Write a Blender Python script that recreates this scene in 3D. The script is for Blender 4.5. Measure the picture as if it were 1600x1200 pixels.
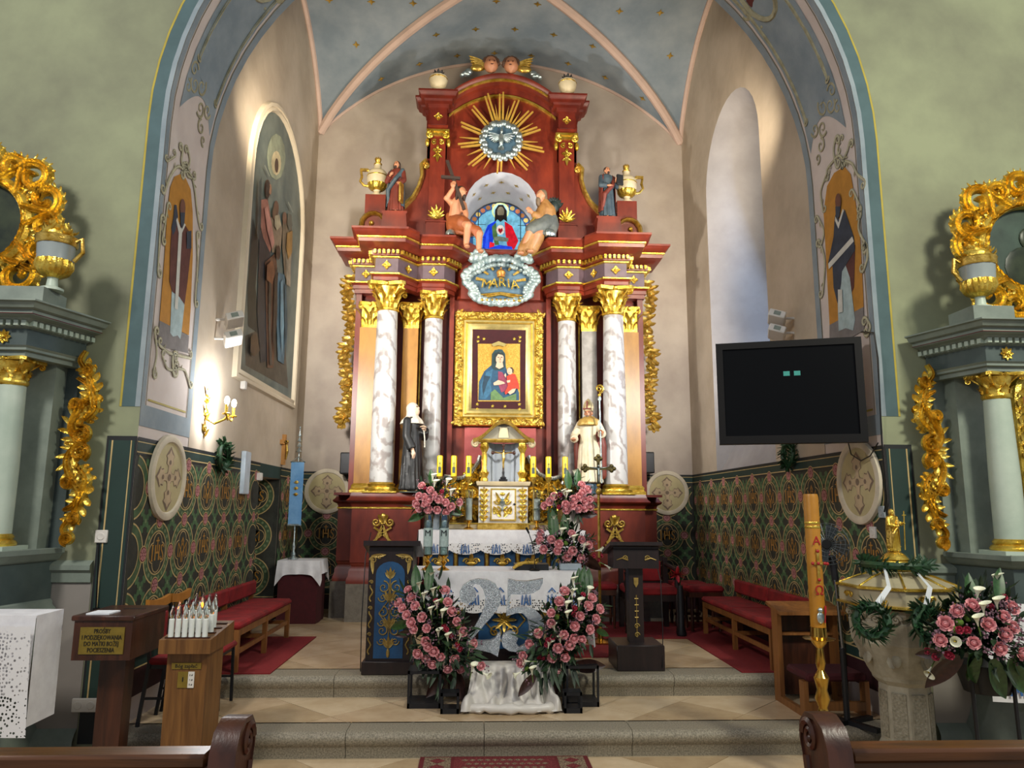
import bpy, bmesh, math, random
from mathutils import Vector, Matrix, kdtree
random.seed(7)
sc = bpy.context.scene
for o in list(bpy.data.objects): bpy.data.objects.remove(o)
C = sc.collection
PI = math.pi
sin, cos, rad = math.sin, math.cos, math.radians
# ---------------- camera ----------------
F = 1150.0; YAW, PIT, ROLL = rad(2.633), rad(9.642), .007
CAM = Vector((-.27, 0, 1.6))
fw = Vector((sin(YAW)*cos(PIT), cos(YAW)*cos(PIT), sin(PIT)))
r0 = Vector((cos(YAW), -sin(YAW), 0)); u0 = r0.cross(fw)
RT = r0*cos(ROLL)+u0*sin(ROLL); UP = u0*cos(ROLL)-r0*sin(ROLL)
cd = bpy.data.cameras.new('camera'); cam = bpy.data.objects.new('camera', cd); C.objects.link(cam)
cd.lens = F/1600*36; cd.sensor_width = 36; cd.clip_start = .05; cd.clip_end = 100
cam.matrix_world = Matrix(((RT.x, UP.x, -fw.x, CAM.x), (RT.y, UP.y, -fw.y, CAM.y), (RT.z, UP.z, -fw.z, CAM.z), (0, 0, 0, 1)))
sc.camera = cam
def ray(x, y): return RT*((x-800)/F)-UP*((y-600)/F)+fw
def on(x, y, ax, v):
    d = ray(x, y); return CAM+d*((v-CAM[ax])/d[ax])
def py(x, y, Y): return on(x, y, 1, Y)
def px_(x, y, X): return on(x, y, 0, X)
def pz(x, y, Z): return on(x, y, 2, Z)
# ---------------- world, exposure, large lights ----------------
sc.view_settings.view_transform = 'Standard'; sc.view_settings.look = 'None'
sc.view_settings.gamma = 1; sc.view_settings.use_curve_mapping = False
sc.view_settings.exposure = 0.36
w = bpy.data.worlds.new('daylight'); sc.world = w; w.use_nodes = True
w.node_tree.nodes['Background'].inputs[0].default_value = (.80, .88, 1, 1)
w.node_tree.nodes['Background'].inputs[1].default_value = .34
def light(name, typ, loc, target, power, col=(1, 1, 1), size=.3, size_y=None, spot=None, blend=.5):
    l = bpy.data.lights.new(name, typ); l.energy = power; l.color = col
    if typ == 'AREA':
        l.size = size
        if size_y: l.shape = 'RECTANGLE'; l.size_y = size_y
    else: l.shadow_soft_size = size
    if spot: l.spot_size = rad(spot); l.spot_blend = blend
    o = bpy.data.objects.new(name, l); C.objects.link(o); o.location = loc
    o.rotation_euler = (Vector(target)-Vector(loc)).to_track_quat('-Z', 'Y').to_euler(); return o
WARM = (1, .86, .66); NEUT = (1, .95, .88); COOL = (.86, .94, 1)
light('nave_lamp_light', 'AREA', (-3.9, .6, 5.6), (-2.6, 5.2, 1.6), 165, NEUT, .8)
light('nave_lamp_light', 'AREA', (3.9, .6, 5.6), (2.6, 5.2, 1.6), 215, (1, .97, .8), .8)
light('flood_light', 'SPOT', (-2.28, 6.75, 3.25), (-.5, 9.3, 3.7), 320, NEUT, .12, spot=106, blend=.6)
light('flood_light', 'SPOT', (2.32, 6.55, 3.35), (.5, 9.3, 3.7), 320, NEUT, .12, spot=106, blend=.6)
light('arch_light', 'SPOT', (-2.2, 6.3, 5.2), (-1.5, 9.3, 6.3), 260, WARM, .3, spot=105, blend=.7)
light('arch_light', 'SPOT', (2.24, 6.3, 5.2), (1.5, 9.3, 6.3), 260, WARM, .3, spot=105, blend=.7)
light('window_daylight', 'AREA', (3.34, 7.97, 4.4), (2.6, 7.97, 4.2), 26, (.42, .64, 1), 1.0, 3.0)
# ---------------- materials ----------------
MATS = {}
def lin(h):
    if isinstance(h, str):
        h = h.lstrip('#'); c = [int(h[i:i+2], 16)/255 for i in (0, 2, 4)]
    else: c = list(h)
    return [((x+.055)/1.055)**2.4 if x > .04045 else x/12.92 for x in c]
def mat(name, col=None, rough=.55, metal=0, var=.12, scale=6, bump=0, bscale=60, col2=None, emis=0, kind='noise', stretch=(1, 1, 1), spec=.5, trans=0, sheen=0, lo=.35, hi=.65, alpha=1):
    if name in MATS: return MATS[name]
    m = bpy.data.materials.new(name); m.use_nodes = True; MATS[name] = m
    nt = m.node_tree; N = nt.nodes; L = nt.links; b = N['Principled BSDF']
    c = lin(col); c2 = lin(col2) if col2 else [min(1, x*(1+var)) for x in c]
    c1 = c if col2 else [x*(1-var) for x in c]
    b.inputs['Roughness'].default_value = rough; b.inputs['Metallic'].default_value = metal
    b.inputs['Specular IOR Level'].default_value = spec
    b.inputs['Transmission Weight'].default_value = trans; b.inputs['Alpha'].default_value = alpha
    if sheen: b.inputs['Sheen Weight'].default_value = sheen
    tc = N.new('ShaderNodeTexCoord'); mp = N.new('ShaderNodeMapping'); mp.inputs['Scale'].default_value = stretch
    L.new(tc.outputs['Object'], mp.inputs[0])
    if kind == 'vor':
        t = N.new('ShaderNodeTexVoronoi'); t.inputs['Scale'].default_value = scale; out = t.outputs['Color']
    elif kind == 'marble':
        t = N.new('ShaderNodeTexWave'); t.inputs['Scale'].default_value = scale; t.inputs['Distortion'].default_value = 14; t.inputs['Detail'].default_value = 5; t.inputs['Detail Scale'].default_value = 1.6; t.bands_direction = 'DIAGONAL'; out = t.outputs['Fac']
    elif kind == 'wood':
        t = N.new('ShaderNodeTexNoise'); t.inputs['Scale'].default_value = scale; t.inputs['Detail'].default_value = 6; t.inputs['Distortion'].default_value = .8; out = t.outputs['Fac']
    else:
        t = N.new('ShaderNodeTexNoise'); t.inputs['Scale'].default_value = scale; t.inputs['Detail'].default_value = 6; t.inputs['Roughness'].default_value = .6; out = t.outputs['Fac']
    L.new(mp.outputs[0], t.inputs['Vector'])
    r = N.new('ShaderNodeValToRGB'); r.color_ramp.elements[0].position = lo; r.color_ramp.elements[1].position = hi
    r.color_ramp.elements[0].color = (*c1, 1); r.color_ramp.elements[1].color = (*c2, 1)
    L.new(out, r.inputs[0]); L.new(r.outputs[0], b.inputs['Base Color'])
    if emis:
        L.new(r.outputs[0], b.inputs['Emission Color']); b.inputs['Emission Strength'].default_value = emis
    if bump:
        n2 = N.new('ShaderNodeTexNoise'); n2.inputs['Scale'].default_value = bscale; n2.inputs['Detail'].default_value = 4
        L.new(mp.outputs[0], n2.inputs['Vector'])
        bp = N.new('ShaderNodeBump'); bp.inputs['Strength'].default_value = bump; bp.inputs['Distance'].default_value = .01
        L.new(n2.outputs['Fac'], bp.inputs['Height']); L.new(bp.outputs[0], b.inputs['Normal'])
    return m
gold = mat('gold_leaf', '#bb9022', .22, .78, .25, 14, .35, 90, col2='#eacb5e')
gold2 = mat('old_gold', '#a07a20', .3, .75, .3, 18, .3, 80, col2='#e0bd62')
brass = mat('brass', '#c9a04a', .2, 1, .1, 10)
silver = mat('silver_leaf', '#84979a', .3, .85, .2, 20, .3, 60, col2='#cfdad8')
red = mat('red_marbling', '#5c1c0f', .4, 0, .3, 5, .12, 14, col2='#7d2d18', stretch=(1, 1, .35))
reddk = mat('dark_red_moulding', '#541a10', .38, 0, .25, 6, .1, 20, col2='#6e2618')
mauve = mat('mauve_paint', '#594850', .5, 0, .15, 8)
marble = mat('white_marbling', '#98908c', .3, 0, .1, 1.7, 0, 60, col2='#bdbcba', kind='marble', lo=.02, hi=.4)
ochre = mat('ochre_marbling', '#95651f', .38, 0, .2, 4, 0, 60, col2='#b98535', stretch=(1, 1, .4))
greymarb = mat('grey_marbling', '#77716c', .38, 0, .2, 6, col2='#97928c')
stone = mat('grey_stone', '#6d665c', .8, 0, .15, 20, .3, 60)
granite = mat('granite', '#655f50', .6, 0, .3, 100, .1, 120, col2='#958c7a', lo=.36, hi=.64)
plaster = mat('cream_plaster', '#a99a86', .9, 0, .1, 1.6, .08, 12, col2='#bdae9a')
plasterback = mat('grey_cream_plaster', '#a3968a', .9, 0, .1, 1.6, .08, 12, col2='#b5a99b')
naveg = mat('sage_plaster', '#747661', .9, 0, .15, 1.3, .08, 10, col2='#8a8f72')
bluegrey = mat('blue_grey_paint', '#77838a', .9, 0, .1, 3, col2='#8d979c')
pinkw = mat('pinkish_white_paint', '#bfb1a9', .9, 0, .06, 2, col2='#cdc1b9')
vaultm = mat('vault_blue_plaster', '#6f7c86', .9, 0, .15, 1.6, .08, 10, col2='#8a949b')
rib = mat('rib_pink_paint', '#bfa698', .85, 0, .08, 3)
black = mat('black_metal', '#16171b', .42, .2, .1, 8)
dkwood = mat('dark_wood', '#2c150c', .35, 0, .3, 5, .08, 40, col2='#482515', kind='wood', stretch=(3, 3, .4))
wenge = mat('wenge_wood', '#140b0c', .4, 0, .3, 5, 0, 40, col2='#221414', kind='wood', stretch=(4, 4, .4))
oak = mat('oak_wood', '#5a3816', .45, 0, .2, 6, .08, 40, col2='#7a5226', kind='wood', stretch=(5, 5, .35))
beech = mat('beech_wood', '#6e4420', .45, 0, .15, 5, 0, 40, col2='#8a5a2c', kind='wood', stretch=(4, 4, .4))
pewwood = mat('pew_wood', '#38200f', .3, 0, .3, 5, .06, 40, col2='#5f381b', kind='wood', stretch=(.4, 4, 4))
velvet = mat('red_velvet', '#68090d', .85, 0, .15, 8, .15, 200, col2='#8a1015')
carpet = mat('red_carpet', '#700c11', .95, 0, .12, 30, .3, 300, col2='#7c1217')
crimson = mat('crimson_velvet', '#400810', .9, 0, .15, 20, .1, 200)
white = mat('white_paint', '#cfcac2', .6, 0, .05, 4)
linen = mat('white_linen', '#d3d1d4', .85, 0, .05, 12, .1, 300, col2='#e2e1e3')
satin = mat('white_satin', '#c9c4bd', .38, 0, .05, 6)
cream = mat('cream_paint', '#cdbf9c', .5, 0, .08, 6)
skin = mat('painted_skin', '#b87e5c', .5, 0, .08, 8)
paleskin = mat('pale_skin', '#d3b398', .5, 0, .08, 8)
hairb = mat('brown_hair', '#33221a', .7, 0, .2, 20, .3, 60)
hairg = mat('grey_brown_hair', '#6e5a45', .7, 0, .2, 20, .3, 60)
leafg = mat('leaf_green', '#1e3d1c', .45, 0, .3, 8, col2='#355a2a')
leafd = mat('dark_leaf', '#132315', .55, 0, .3, 12, col2='#2a4424')
aubergine = mat('dark_red_leaf', '#26110f', .45, 0, .3, 8, col2='#3c1f18')
rosem = mat('pink_rose_petal', '#d58a92', .6, 0, .2, 14, col2='#eeb6b8')
rosed = mat('deep_pink_petal', '#a92a45', .6, 0, .2, 14, col2='#c24a60')
callam = mat('white_calla_petal', '#dcdcbc', .5, 0, .08, 10, col2='#eeeedb')
stemg = mat('flower_stem', '#5b7a35', .5, 0, .1, 10)
mossg = mat('moss_ball_green', '#5c7a2a', .8, 0, .25, 60, .5, 90)
filler = mat('mauve_filler_flowers', '#6b4a5a', .8, 0, .3, 40, col2='#8a6a78')
altgreen = mat('side_altar_green', '#69736a', .5, 0, .12, 4, .05, 20, col2='#808a7f')
altdark = mat('side_altar_dark_green', '#3a4644', .5, 0, .15, 4, col2='#4a5653')
altpale = mat('side_altar_pale_green', '#9fae9f', .45, 0, .08, 3, col2='#b3bfb0')
blueplush = mat('blue_panel', '#0c3a60', .6, 0, .1, 8, col2='#124a76')
glassm = mat('clear_glass', '#e8f2f4', .03, 0, 0, 5, trans=1)
darkpic = mat('dark_canvas', '#1c241d', .35, 0, .4, 4, col2='#39412e', spec=.25)
screen = mat('tv_screen', '#030304', .3, 0, .1, 5, spec=.15)
plastic = mat('black_plastic', '#0a0a0b', .45, 0, .1, 5, spec=.3)
# ---------------- mesh builder ----------------
class MB:
    def __init__(s): s.v = []; s.f = []; s.m = []
    def add(s, vs, fs, mi=0):
        o = len(s.v); s.v += [Vector(p) for p in vs]; s.f += [tuple(i+o for i in f) for f in fs]; s.m += [mi]*len(fs); return s
    def box(s, x0, x1, y0, y1, z0, z1, mi=0, b=0):
        if b:
            pf = [(x0+b, y0), (x1-b, y0), (x1, y0+b), (x1, y1-b), (x1-b, y1), (x0+b, y1), (x0, y1-b), (x0, y0+b)]
            inn = [(x0+b, y0+b), (x1-b, y0+b), (x1-b, y0+b), (x1-b, y1-b), (x1-b, y1-b), (x0+b, y1-b), (x0+b, y1-b), (x0+b, y0+b)]
            R = [[(*p, z0) for p in inn], [(*p, z0+b) for p in pf], [(*p, z1-b) for p in pf], [(*p, z1) for p in inn]]
            return s.rings(R, mi)
        vs = [(x, y, z) for z in (z0, z1) for x, y in ((x0, y0), (x1, y0), (x1, y1), (x0, y1))]
        return s.add(vs, [(3, 2, 1, 0), (4, 5, 6, 7), (0, 1, 5, 4), (1, 2, 6, 5), (2, 3, 7, 6), (3, 0, 4, 7)], mi)
    def rings(s, R, mi=0, cap=True, closed=True, loop=False):
        n = len(R[0]); k = len(R); vs = [p for r in R for p in r]; fs = []
        for i in range(k if loop else k-1):
            j2 = (i+1) % k
            for j in range(n if closed else n-1):
                a, b = i*n+j, i*n+(j+1) % n; fs.append((a, b, j2*n+(j+1) % n, j2*n+j))
        if cap and closed and not loop: fs.append(tuple(range(n-1, -1, -1))); fs.append(tuple((k-1)*n+j for j in range(n)))
        return s.add(vs, fs, mi)
    def lathe(s, prof, c=(0, 0, 0), n=16, mi=0, sx=1, sy=1, flute=0, fk=8):
        R = []
        for r, z in prof:
            R.append([(c[0]+sx*r*(1+flute*cos(fk*a))*cos(a), c[1]+sy*r*(1+flute*cos(fk*a))*sin(a), c[2]+z) for a in [2*PI*j/n for j in range(n)]])
        return s.rings(R, mi)
    def tube(s, pts, r, n=6, mi=0, closed=False, flat=1.0, nrm=None):
        P = [Vector(p) for p in pts]; k = len(P); rr = r if isinstance(r, (list, tuple)) else [r]*k
        R = []; prev = None
        for i in range(k):
            t = (P[(i+1) % k]-P[i-1]) if closed else (P[min(i+1, k-1)]-P[max(i-1, 0)])
            if t.length < 1e-9: t = Vector((0, 0, 1))
            t.normalize()
            if nrm is not None: a = Vector(nrm)-t*t.dot(Vector(nrm))
            elif prev is None: a = t.orthogonal()
            else: a = prev-t*prev.dot(t)
            if a.length < 1e-6: a = t.orthogonal()
            a.normalize(); prev = a; b = t.cross(a)
            R.append([P[i]+(a*cos(q)*flat+b*sin(q))*rr[i] for q in [2*PI*j/n for j in range(n)]])
        return s.rings(R, mi, loop=closed)
    def ell(s, c, r, nu=10, nv=7, mi=0):
        if not isinstance(r, (tuple, list)): r = (r, r, r)
        R = []
        for i in range(1, nv):
            p = PI*i/nv-PI/2
            R.append([(c[0]+r[0]*cos(p)*cos(q), c[1]+r[1]*cos(p)*sin(q), c[2]+r[2]*sin(p)) for q in [2*PI*j/nu for j in range(nu)]])
        o = len(s.v); s.rings(R, mi, cap=False)
        s.v += [Vector((c[0], c[1], c[2]-r[2])), Vector((c[0], c[1], c[2]+r[2]))]; b, t = len(s.v)-2, len(s.v)-1
        for j in range(nu):
            s.f.append((b, o+(j+1) % nu, o+j)); s.m.append(mi); q = o+(nv-2)*nu; s.f.append((t, q+j, q+(j+1) % nu)); s.m.append(mi)
        return s
    def prism(s, poly, ext, mi=0):
        e = Vector(ext); A = [Vector(p) for p in poly]; n = len(A)
        vs = A+[p+e for p in A]
        return s.add(vs, [tuple(range(n)), tuple(range(2*n-1, n-1, -1))]+[(i, n+i, n+(i+1) % n, (i+1) % n) for i in range(n)], mi)
    def mold(s, path, prof, mi=0, closed=False):
        # path: plan points walked left to right seen from the front (out = to the right-hand side of travel)
        P = [Vector((p[0], p[1])) for p in path]; k = len(P); R = []
        def nr(a, b):
            d = (b-a); d.normalize(); return Vector((d.y, -d.x))
        for i in range(k):
            if closed or 0 < i < k-1:
                n1 = nr(P[i-1], P[i]); n2 = nr(P[i], P[(i+1) % k]); m = (n1+n2); m = m/max(.35, m.dot(n1))
            else: m = nr(P[0], P[1]) if i == 0 else nr(P[-2], P[-1])
            R.append([(P[i].x+m.x*o, P[i].y+m.y*o, z) for o, z in prof])
        return s.rings(R, mi, closed=False, cap=False, loop=closed)
    def ribbon(s, pts, w, th, nrm, mi=0):
        # flat brush stroke of varying width in the plane of normal nrm, thickness th
        P = [Vector(p) for p in pts]; k = len(P); N = Vector(nrm).normalized(); R = []
        ww = w if isinstance(w, (list, tuple)) else [w]*k
        for i in range(k):
            t = P[min(i+1, k-1)]-P[max(i-1, 0)]; t.normalize(); b = N.cross(t)*ww[i]*.5
            R.append([P[i]+b, P[i]+b+N*th, P[i]-b+N*th, P[i]-b])
        return s.rings(R, mi)
    def leaf(s, p, d, up, L, W, curl=.6, n=6, mi=0, lobes=0, cup=.25, blunt=False):
        # acanthus / plant leaf starting at p along d, curling towards up
        p = Vector(p); d = Vector(d).normalized(); up = Vector(up); up = (up-d*up.dot(d)).normalized(); sd = d.cross(up)
        vs = []; fs = []; pos = p.copy(); st = L/n
        for i in range(n+1):
            t = i/n; a = curl*t*t*PI; dr = d*cos(a)+up*sin(a); nn = up*cos(a)-d*sin(a)
            wd = W*.5*max(.04, sin(PI*min(1, t*.86+.14))**.8)
            if blunt: wd = W*.5*(.25+.75*sin(PI*min(1, t*.6+.12)))
            if lobes: wd *= 1-.38*(.5+.5*cos(2*PI*lobes*t))
            vs += [pos-sd*wd+nn*cup*wd, pos-sd*wd*.5+nn*cup*wd*.1, pos-nn*cup*wd*.4, pos+sd*wd*.5+nn*cup*wd*.1, pos+sd*wd+nn*cup*wd]
            pos = pos+dr*st
        for i in range(n):
            for j in range(4): fs.append((i*5+j, i*5+j+1, i*5+j+6, i*5+j+5))
        return s.add(vs, fs, mi)
    def spiral(s, c, r, turns, w, ax=(1, 0, 0), ay=(0, 0, 1), a0=0, mi=0, n=6, shrink=.9, sgn=1, flat=1, lead=None):
        ax, ay, c = Vector(ax), Vector(ay), Vector(c); k = max(8, int(turns*14)); pts = []; rr = []
        for i in range(k+1):
            t = i/k; q = a0+sgn*2*PI*turns*t; R = r*(1-shrink*t); pts.append(c+ax*cos(q)*R+ay*sin(q)*R); rr.append(w*(1-.55*t))
        if lead:
            pts = [Vector(p) for p in lead]+pts; rr = [w*.6+.4*w*i/len(lead) for i in range(len(lead))]+rr
        s.tube(pts, rr, n, mi, nrm=ax.cross(ay), flat=flat); s.ell(pts[-1], w*.9, 6, 5, mi); return s
    def txt(s, t, size, M, ext=.002, mi=0, align='CENTER', sx=1):
        cu = bpy.data.curves.new('t', 'FONT'); cu.body = t; cu.size = size; cu.extrude = ext; cu.align_x = align; cu.align_y = 'CENTER'; cu.resolution_u = 2
        ob = bpy.data.objects.new('t', cu); me = bpy.data.meshes.new_from_object(ob)
        s.add([M @ Vector((v.co.x*sx, v.co.y, v.co.z)) for v in me.vertices], [tuple(p.vertices) for p in me.polygons], mi)
        bpy.data.objects.remove(ob); bpy.data.curves.remove(cu); bpy.data.meshes.remove(me); return s
    def merge(s, o, M=None, mi=None):
        k = len(s.v); s.v += [(M @ p if M else p.copy()) for p in o.v]; s.f += [tuple(i+k for i in f) for f in o.f]; s.m += o.m if mi is None else [mi]*len(o.m); return s
    def mesh(s, name, mats, smooth=40):
        me = bpy.data.meshes.new(name); me.from_pydata(s.v, [], s.f)
        for m in (mats if isinstance(mats, (list, tuple)) else [mats]): me.materials.append(m)
        me.polygons.foreach_set('material_index', s.m)
        me.update()
        bm = bmesh.new(); bm.from_mesh(me); bmesh.ops.recalc_face_normals(bm, faces=bm.faces); bm.to_mesh(me); bm.free()
        if smooth:
            me.shade_smooth(); me.set_sharp_from_angle(angle=rad(smooth))
        return me
def cat(pts, k=5):
    P = [Vector(p) for p in pts]; Q = []
    for i in range(len(P)-1):
        a, b, c, d = P[max(i-1, 0)], P[i], P[i+1], P[min(i+2, len(P)-1)]
        for j in range(k):
            u = j/k; Q.append(.5*((2*b)+(c-a)*u+(2*a-5*b+4*c-d)*u*u+(3*b-a-3*c+d)*u**3))
    return Q+[P[-1]]
def acan(m, pts, w, h, N=(0, -1, 0), taper=.3, leaf=0, side=1, mi=0):
    # fluted acanthus band swept along pts, with leaflets on one side
    P = [Vector(p) for p in pts]; k = len(P); N = Vector(N); R = []
    for i in range(k):
        t = (P[min(i+1, k-1)]-P[max(i-1, 0)]).normalized(); b = N.cross(t); q = i/(k-1); ww = w*(taper+(1-taper)*sin(PI*min(1, q*.75+.2)))
        R.append([P[i]+b*ww*o+N*h*z for o, z in ((-1, 0), (-.8, .7), (-.5, .35), (-.2, 1), (.15, .5), (.5, .95), (.8, .4), (1, 0))])
        if leaf and i % 2 == 0 and q < .75: m.leaf(P[i]+b*ww*.7*side+N*h*.3, b*side*.9+t*.75, N+b*side*.3, leaf*(1.1-.5*q), leaf*.42, .45, 5, mi, 0)
    m.rings(R, mi)
def scroll_pts(c, r, turns, s, a0, sgn, lead=(), shrink=.85):
    k = int(turns*16); return [Vector(p) for p in lead]+[Vector(c)+Vector((s*cos(a0+sgn*2*PI*turns*i/k), 0, sin(a0+sgn*2*PI*turns*i/k)))*r*(1-shrink*i/k) for i in range(k+1)]
def tag(o, label=None, cat=None, group=None, kind=None):
    if label: o['label'] = label
    if cat: o['category'] = cat
    if group: o['group'] = group
    if kind: o['kind'] = kind
    return o
def thing(name, label, cat, loc=(0, 0, 0), rz=0, group=None):
    o = bpy.data.objects.new(name, None); C.objects.link(o); o.location = loc; o.rotation_euler = (0, 0, rz); o.empty_display_size = .05
    return tag(o, label, cat, group)
def obj(name, mb, m, parent=None, loc=None, world=False, smooth=40, rot=None, label=None, kind=None):
    me = mb.mesh(name, m, smooth) if isinstance(mb, MB) else mb
    o = bpy.data.objects.new(name, me); C.objects.link(o)
    if parent:
        o.parent = parent
        if world:
            q = parent; off = Vector((0, 0, 0))
            while q: off += q.location; q = q.parent
            o.location = -off
    if loc is not None: o.location = Vector(loc)
    if rot is not None: o.rotation_euler = rot
    if label: o['label'] = label
    if kind: o['kind'] = kind
    return o
def struct(name, mb, m, label=None, smooth=40):
    o = obj(name, mb, m, smooth=smooth); o['kind'] = 'structure'
    if label: o['label'] = label
    return o
def single(name, mb, m, label, cat, loc=(0, 0, 0), rz=0, group=None, smooth=40):
    o = obj(name, mb, m, loc=loc, smooth=smooth); o.rotation_euler = (0, 0, rz); return tag(o, label, cat, group)
def copyof(me, name, parent, loc, rot=(0, 0, 0), sca=1, world=False):
    o = bpy.data.objects.new(name, me); C.objects.link(o); o.parent = parent; o.location = loc
    if world: o.location = Vector(loc)-parent.location
    o.rotation_euler = rot; o.scale = (sca, sca, sca) if not isinstance(sca, (tuple, list)) else sca; return o
def dup(root, loc, rz, label=None, sx=1):
    r = root.copy(); C.objects.link(r); r.location = loc; r.rotation_euler = (0, 0, rz); r.scale = (sx, 1, 1)
    if label: r['label'] = label
    for ch in list(root.children):
        c = ch.copy(); C.objects.link(c); c.parent = r
        for g in list(ch.children):
            d = g.copy(); C.objects.link(d); d.parent = c
    return r
def arcpts(cx, cz, r, a0, a1, n, r2=None):
    return [(cx+r*cos(rad(a0+(a1-a0)*i/n)), cz+(r2 or r)*sin(rad(a0+(a1-a0)*i/n))) for i in range(n+1)]
def remesh(mb, voxel, it=3):
    me = mb.mesh('tmp', [skin], 0); ob = bpy.data.objects.new('tmp', me); C.objects.link(ob)
    md = ob.modifiers.new('r', 'REMESH'); md.mode = 'VOXEL'; md.voxel_size = voxel
    sm = ob.modifiers.new('s', 'SMOOTH'); sm.iterations = it; sm.factor = .5
    dg = bpy.context.evaluated_depsgraph_get(); e = ob.evaluated_get(dg)
    out = bpy.data.meshes.new_from_object(e); bpy.data.objects.remove(ob); bpy.data.meshes.remove(me)
    out.materials.clear(); out.shade_smooth(); return out
def rm(name, mb, voxel, m, parent, it=3, **k):
    me = remesh(mb, voxel, it); me.materials.append(m); me.name = name; return obj(name, me, None, parent, **k)
# =====================================================  THE ROOM  =====================================================
XL, XR, YF, YA, YB = -2.6, 2.64, 5.15, 6.05, 9.9
ZS, AR, AC = 4.42, 2.62, .02
Z1, Z2 = .16, .32
mb = MB()
arch = [(AC-AR*cos(rad(a)), ZS+AR*sin(rad(a))) for a in [180*i/36 for i in range(37)]]
for y, fl in ((YF, 0), (YA, 1)):
    def q(a, b, c, d): mb.add([(a[0], y, a[1]), (b[0], y, b[1]), (c[0], y, c[1]), (d[0], y, d[1])], [(0, 1, 2, 3)])
    q((-7, -.02), (XL, -.02), (XL, ZS), (-7, ZS)); q((XR, -.02), (7, -.02), (7, ZS), (XR, ZS))
    q((-7, ZS), (XL, ZS), (XL, 9.6), (-7, 9.6)); q((XR, ZS), (7, ZS), (7, 9.6), (XR, 9.6))
    for i in range(36): q(arch[i], arch[i+1], (arch[i+1][0], 9.6), (arch[i][0], 9.6))
wall_nave = struct('wall_nave', mb, naveg, 'sage green plaster wall of the nave around the chancel arch')
# reveal of the arch: jambs + soffit, parametrised by s (height, then arc length) and Y
def reveal(s, Y, off=0, side=-1):
    if s <= ZS: return Vector((XL+off, Y, s)) if side < 0 else Vector((XR-off, Y, s))
    a = (s-ZS)/AR; R = AR-off
    return Vector((AC-R*cos(a), Y, ZS+R*sin(a))) if side < 0 else Vector((AC+R*cos(a), Y, ZS+R*sin(a)))
def rstrip(mb, S, Y0, Y1, off, side, mi=0):
    f0 = Y0 if callable(Y0) else (lambda s: Y0); f1 = Y1 if callable(Y1) else (lambda s: Y1)
    mb.rings([[reveal(s, f0(s), off, side), reveal(s, f1(s), off, side)] for s in S], mi, cap=False, closed=False)
mb = MB(); SMAX = ZS+AR*PI/2
SS = [0, Z1, Z2, 2.25, 3.3, ZS]+[ZS+AR*PI/2*i/18 for i in range(1, 19)]
for sd in (-1, 1): rstrip(mb, SS, YF, YA, 0, sd)
wall_arch = struct('wall_arch', mb, pinkw, 'pinkish white painted reveal of the chancel arch')
ornm = mat('olive_painted_scroll', '#8b8468', .9, 0, .2, 14, col2='#a8a285')
ornl = mat('pale_painted_highlight', '#b9b49a', .9, 0, .1, 14)
orns = mat('dark_olive_painted_line', '#6a6753', .9, 0, .1, 14)
teal = mat('teal_painted_band', '#4a5f62', .9, 0, .12, 4)
yline = mat('yellow_painted_line', '#a3923a', .8, 0, .1, 8)
SU = [2.3, 3.3, ZS]+[ZS+AR*PI/2*i/18 for i in range(1, 19)]
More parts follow.
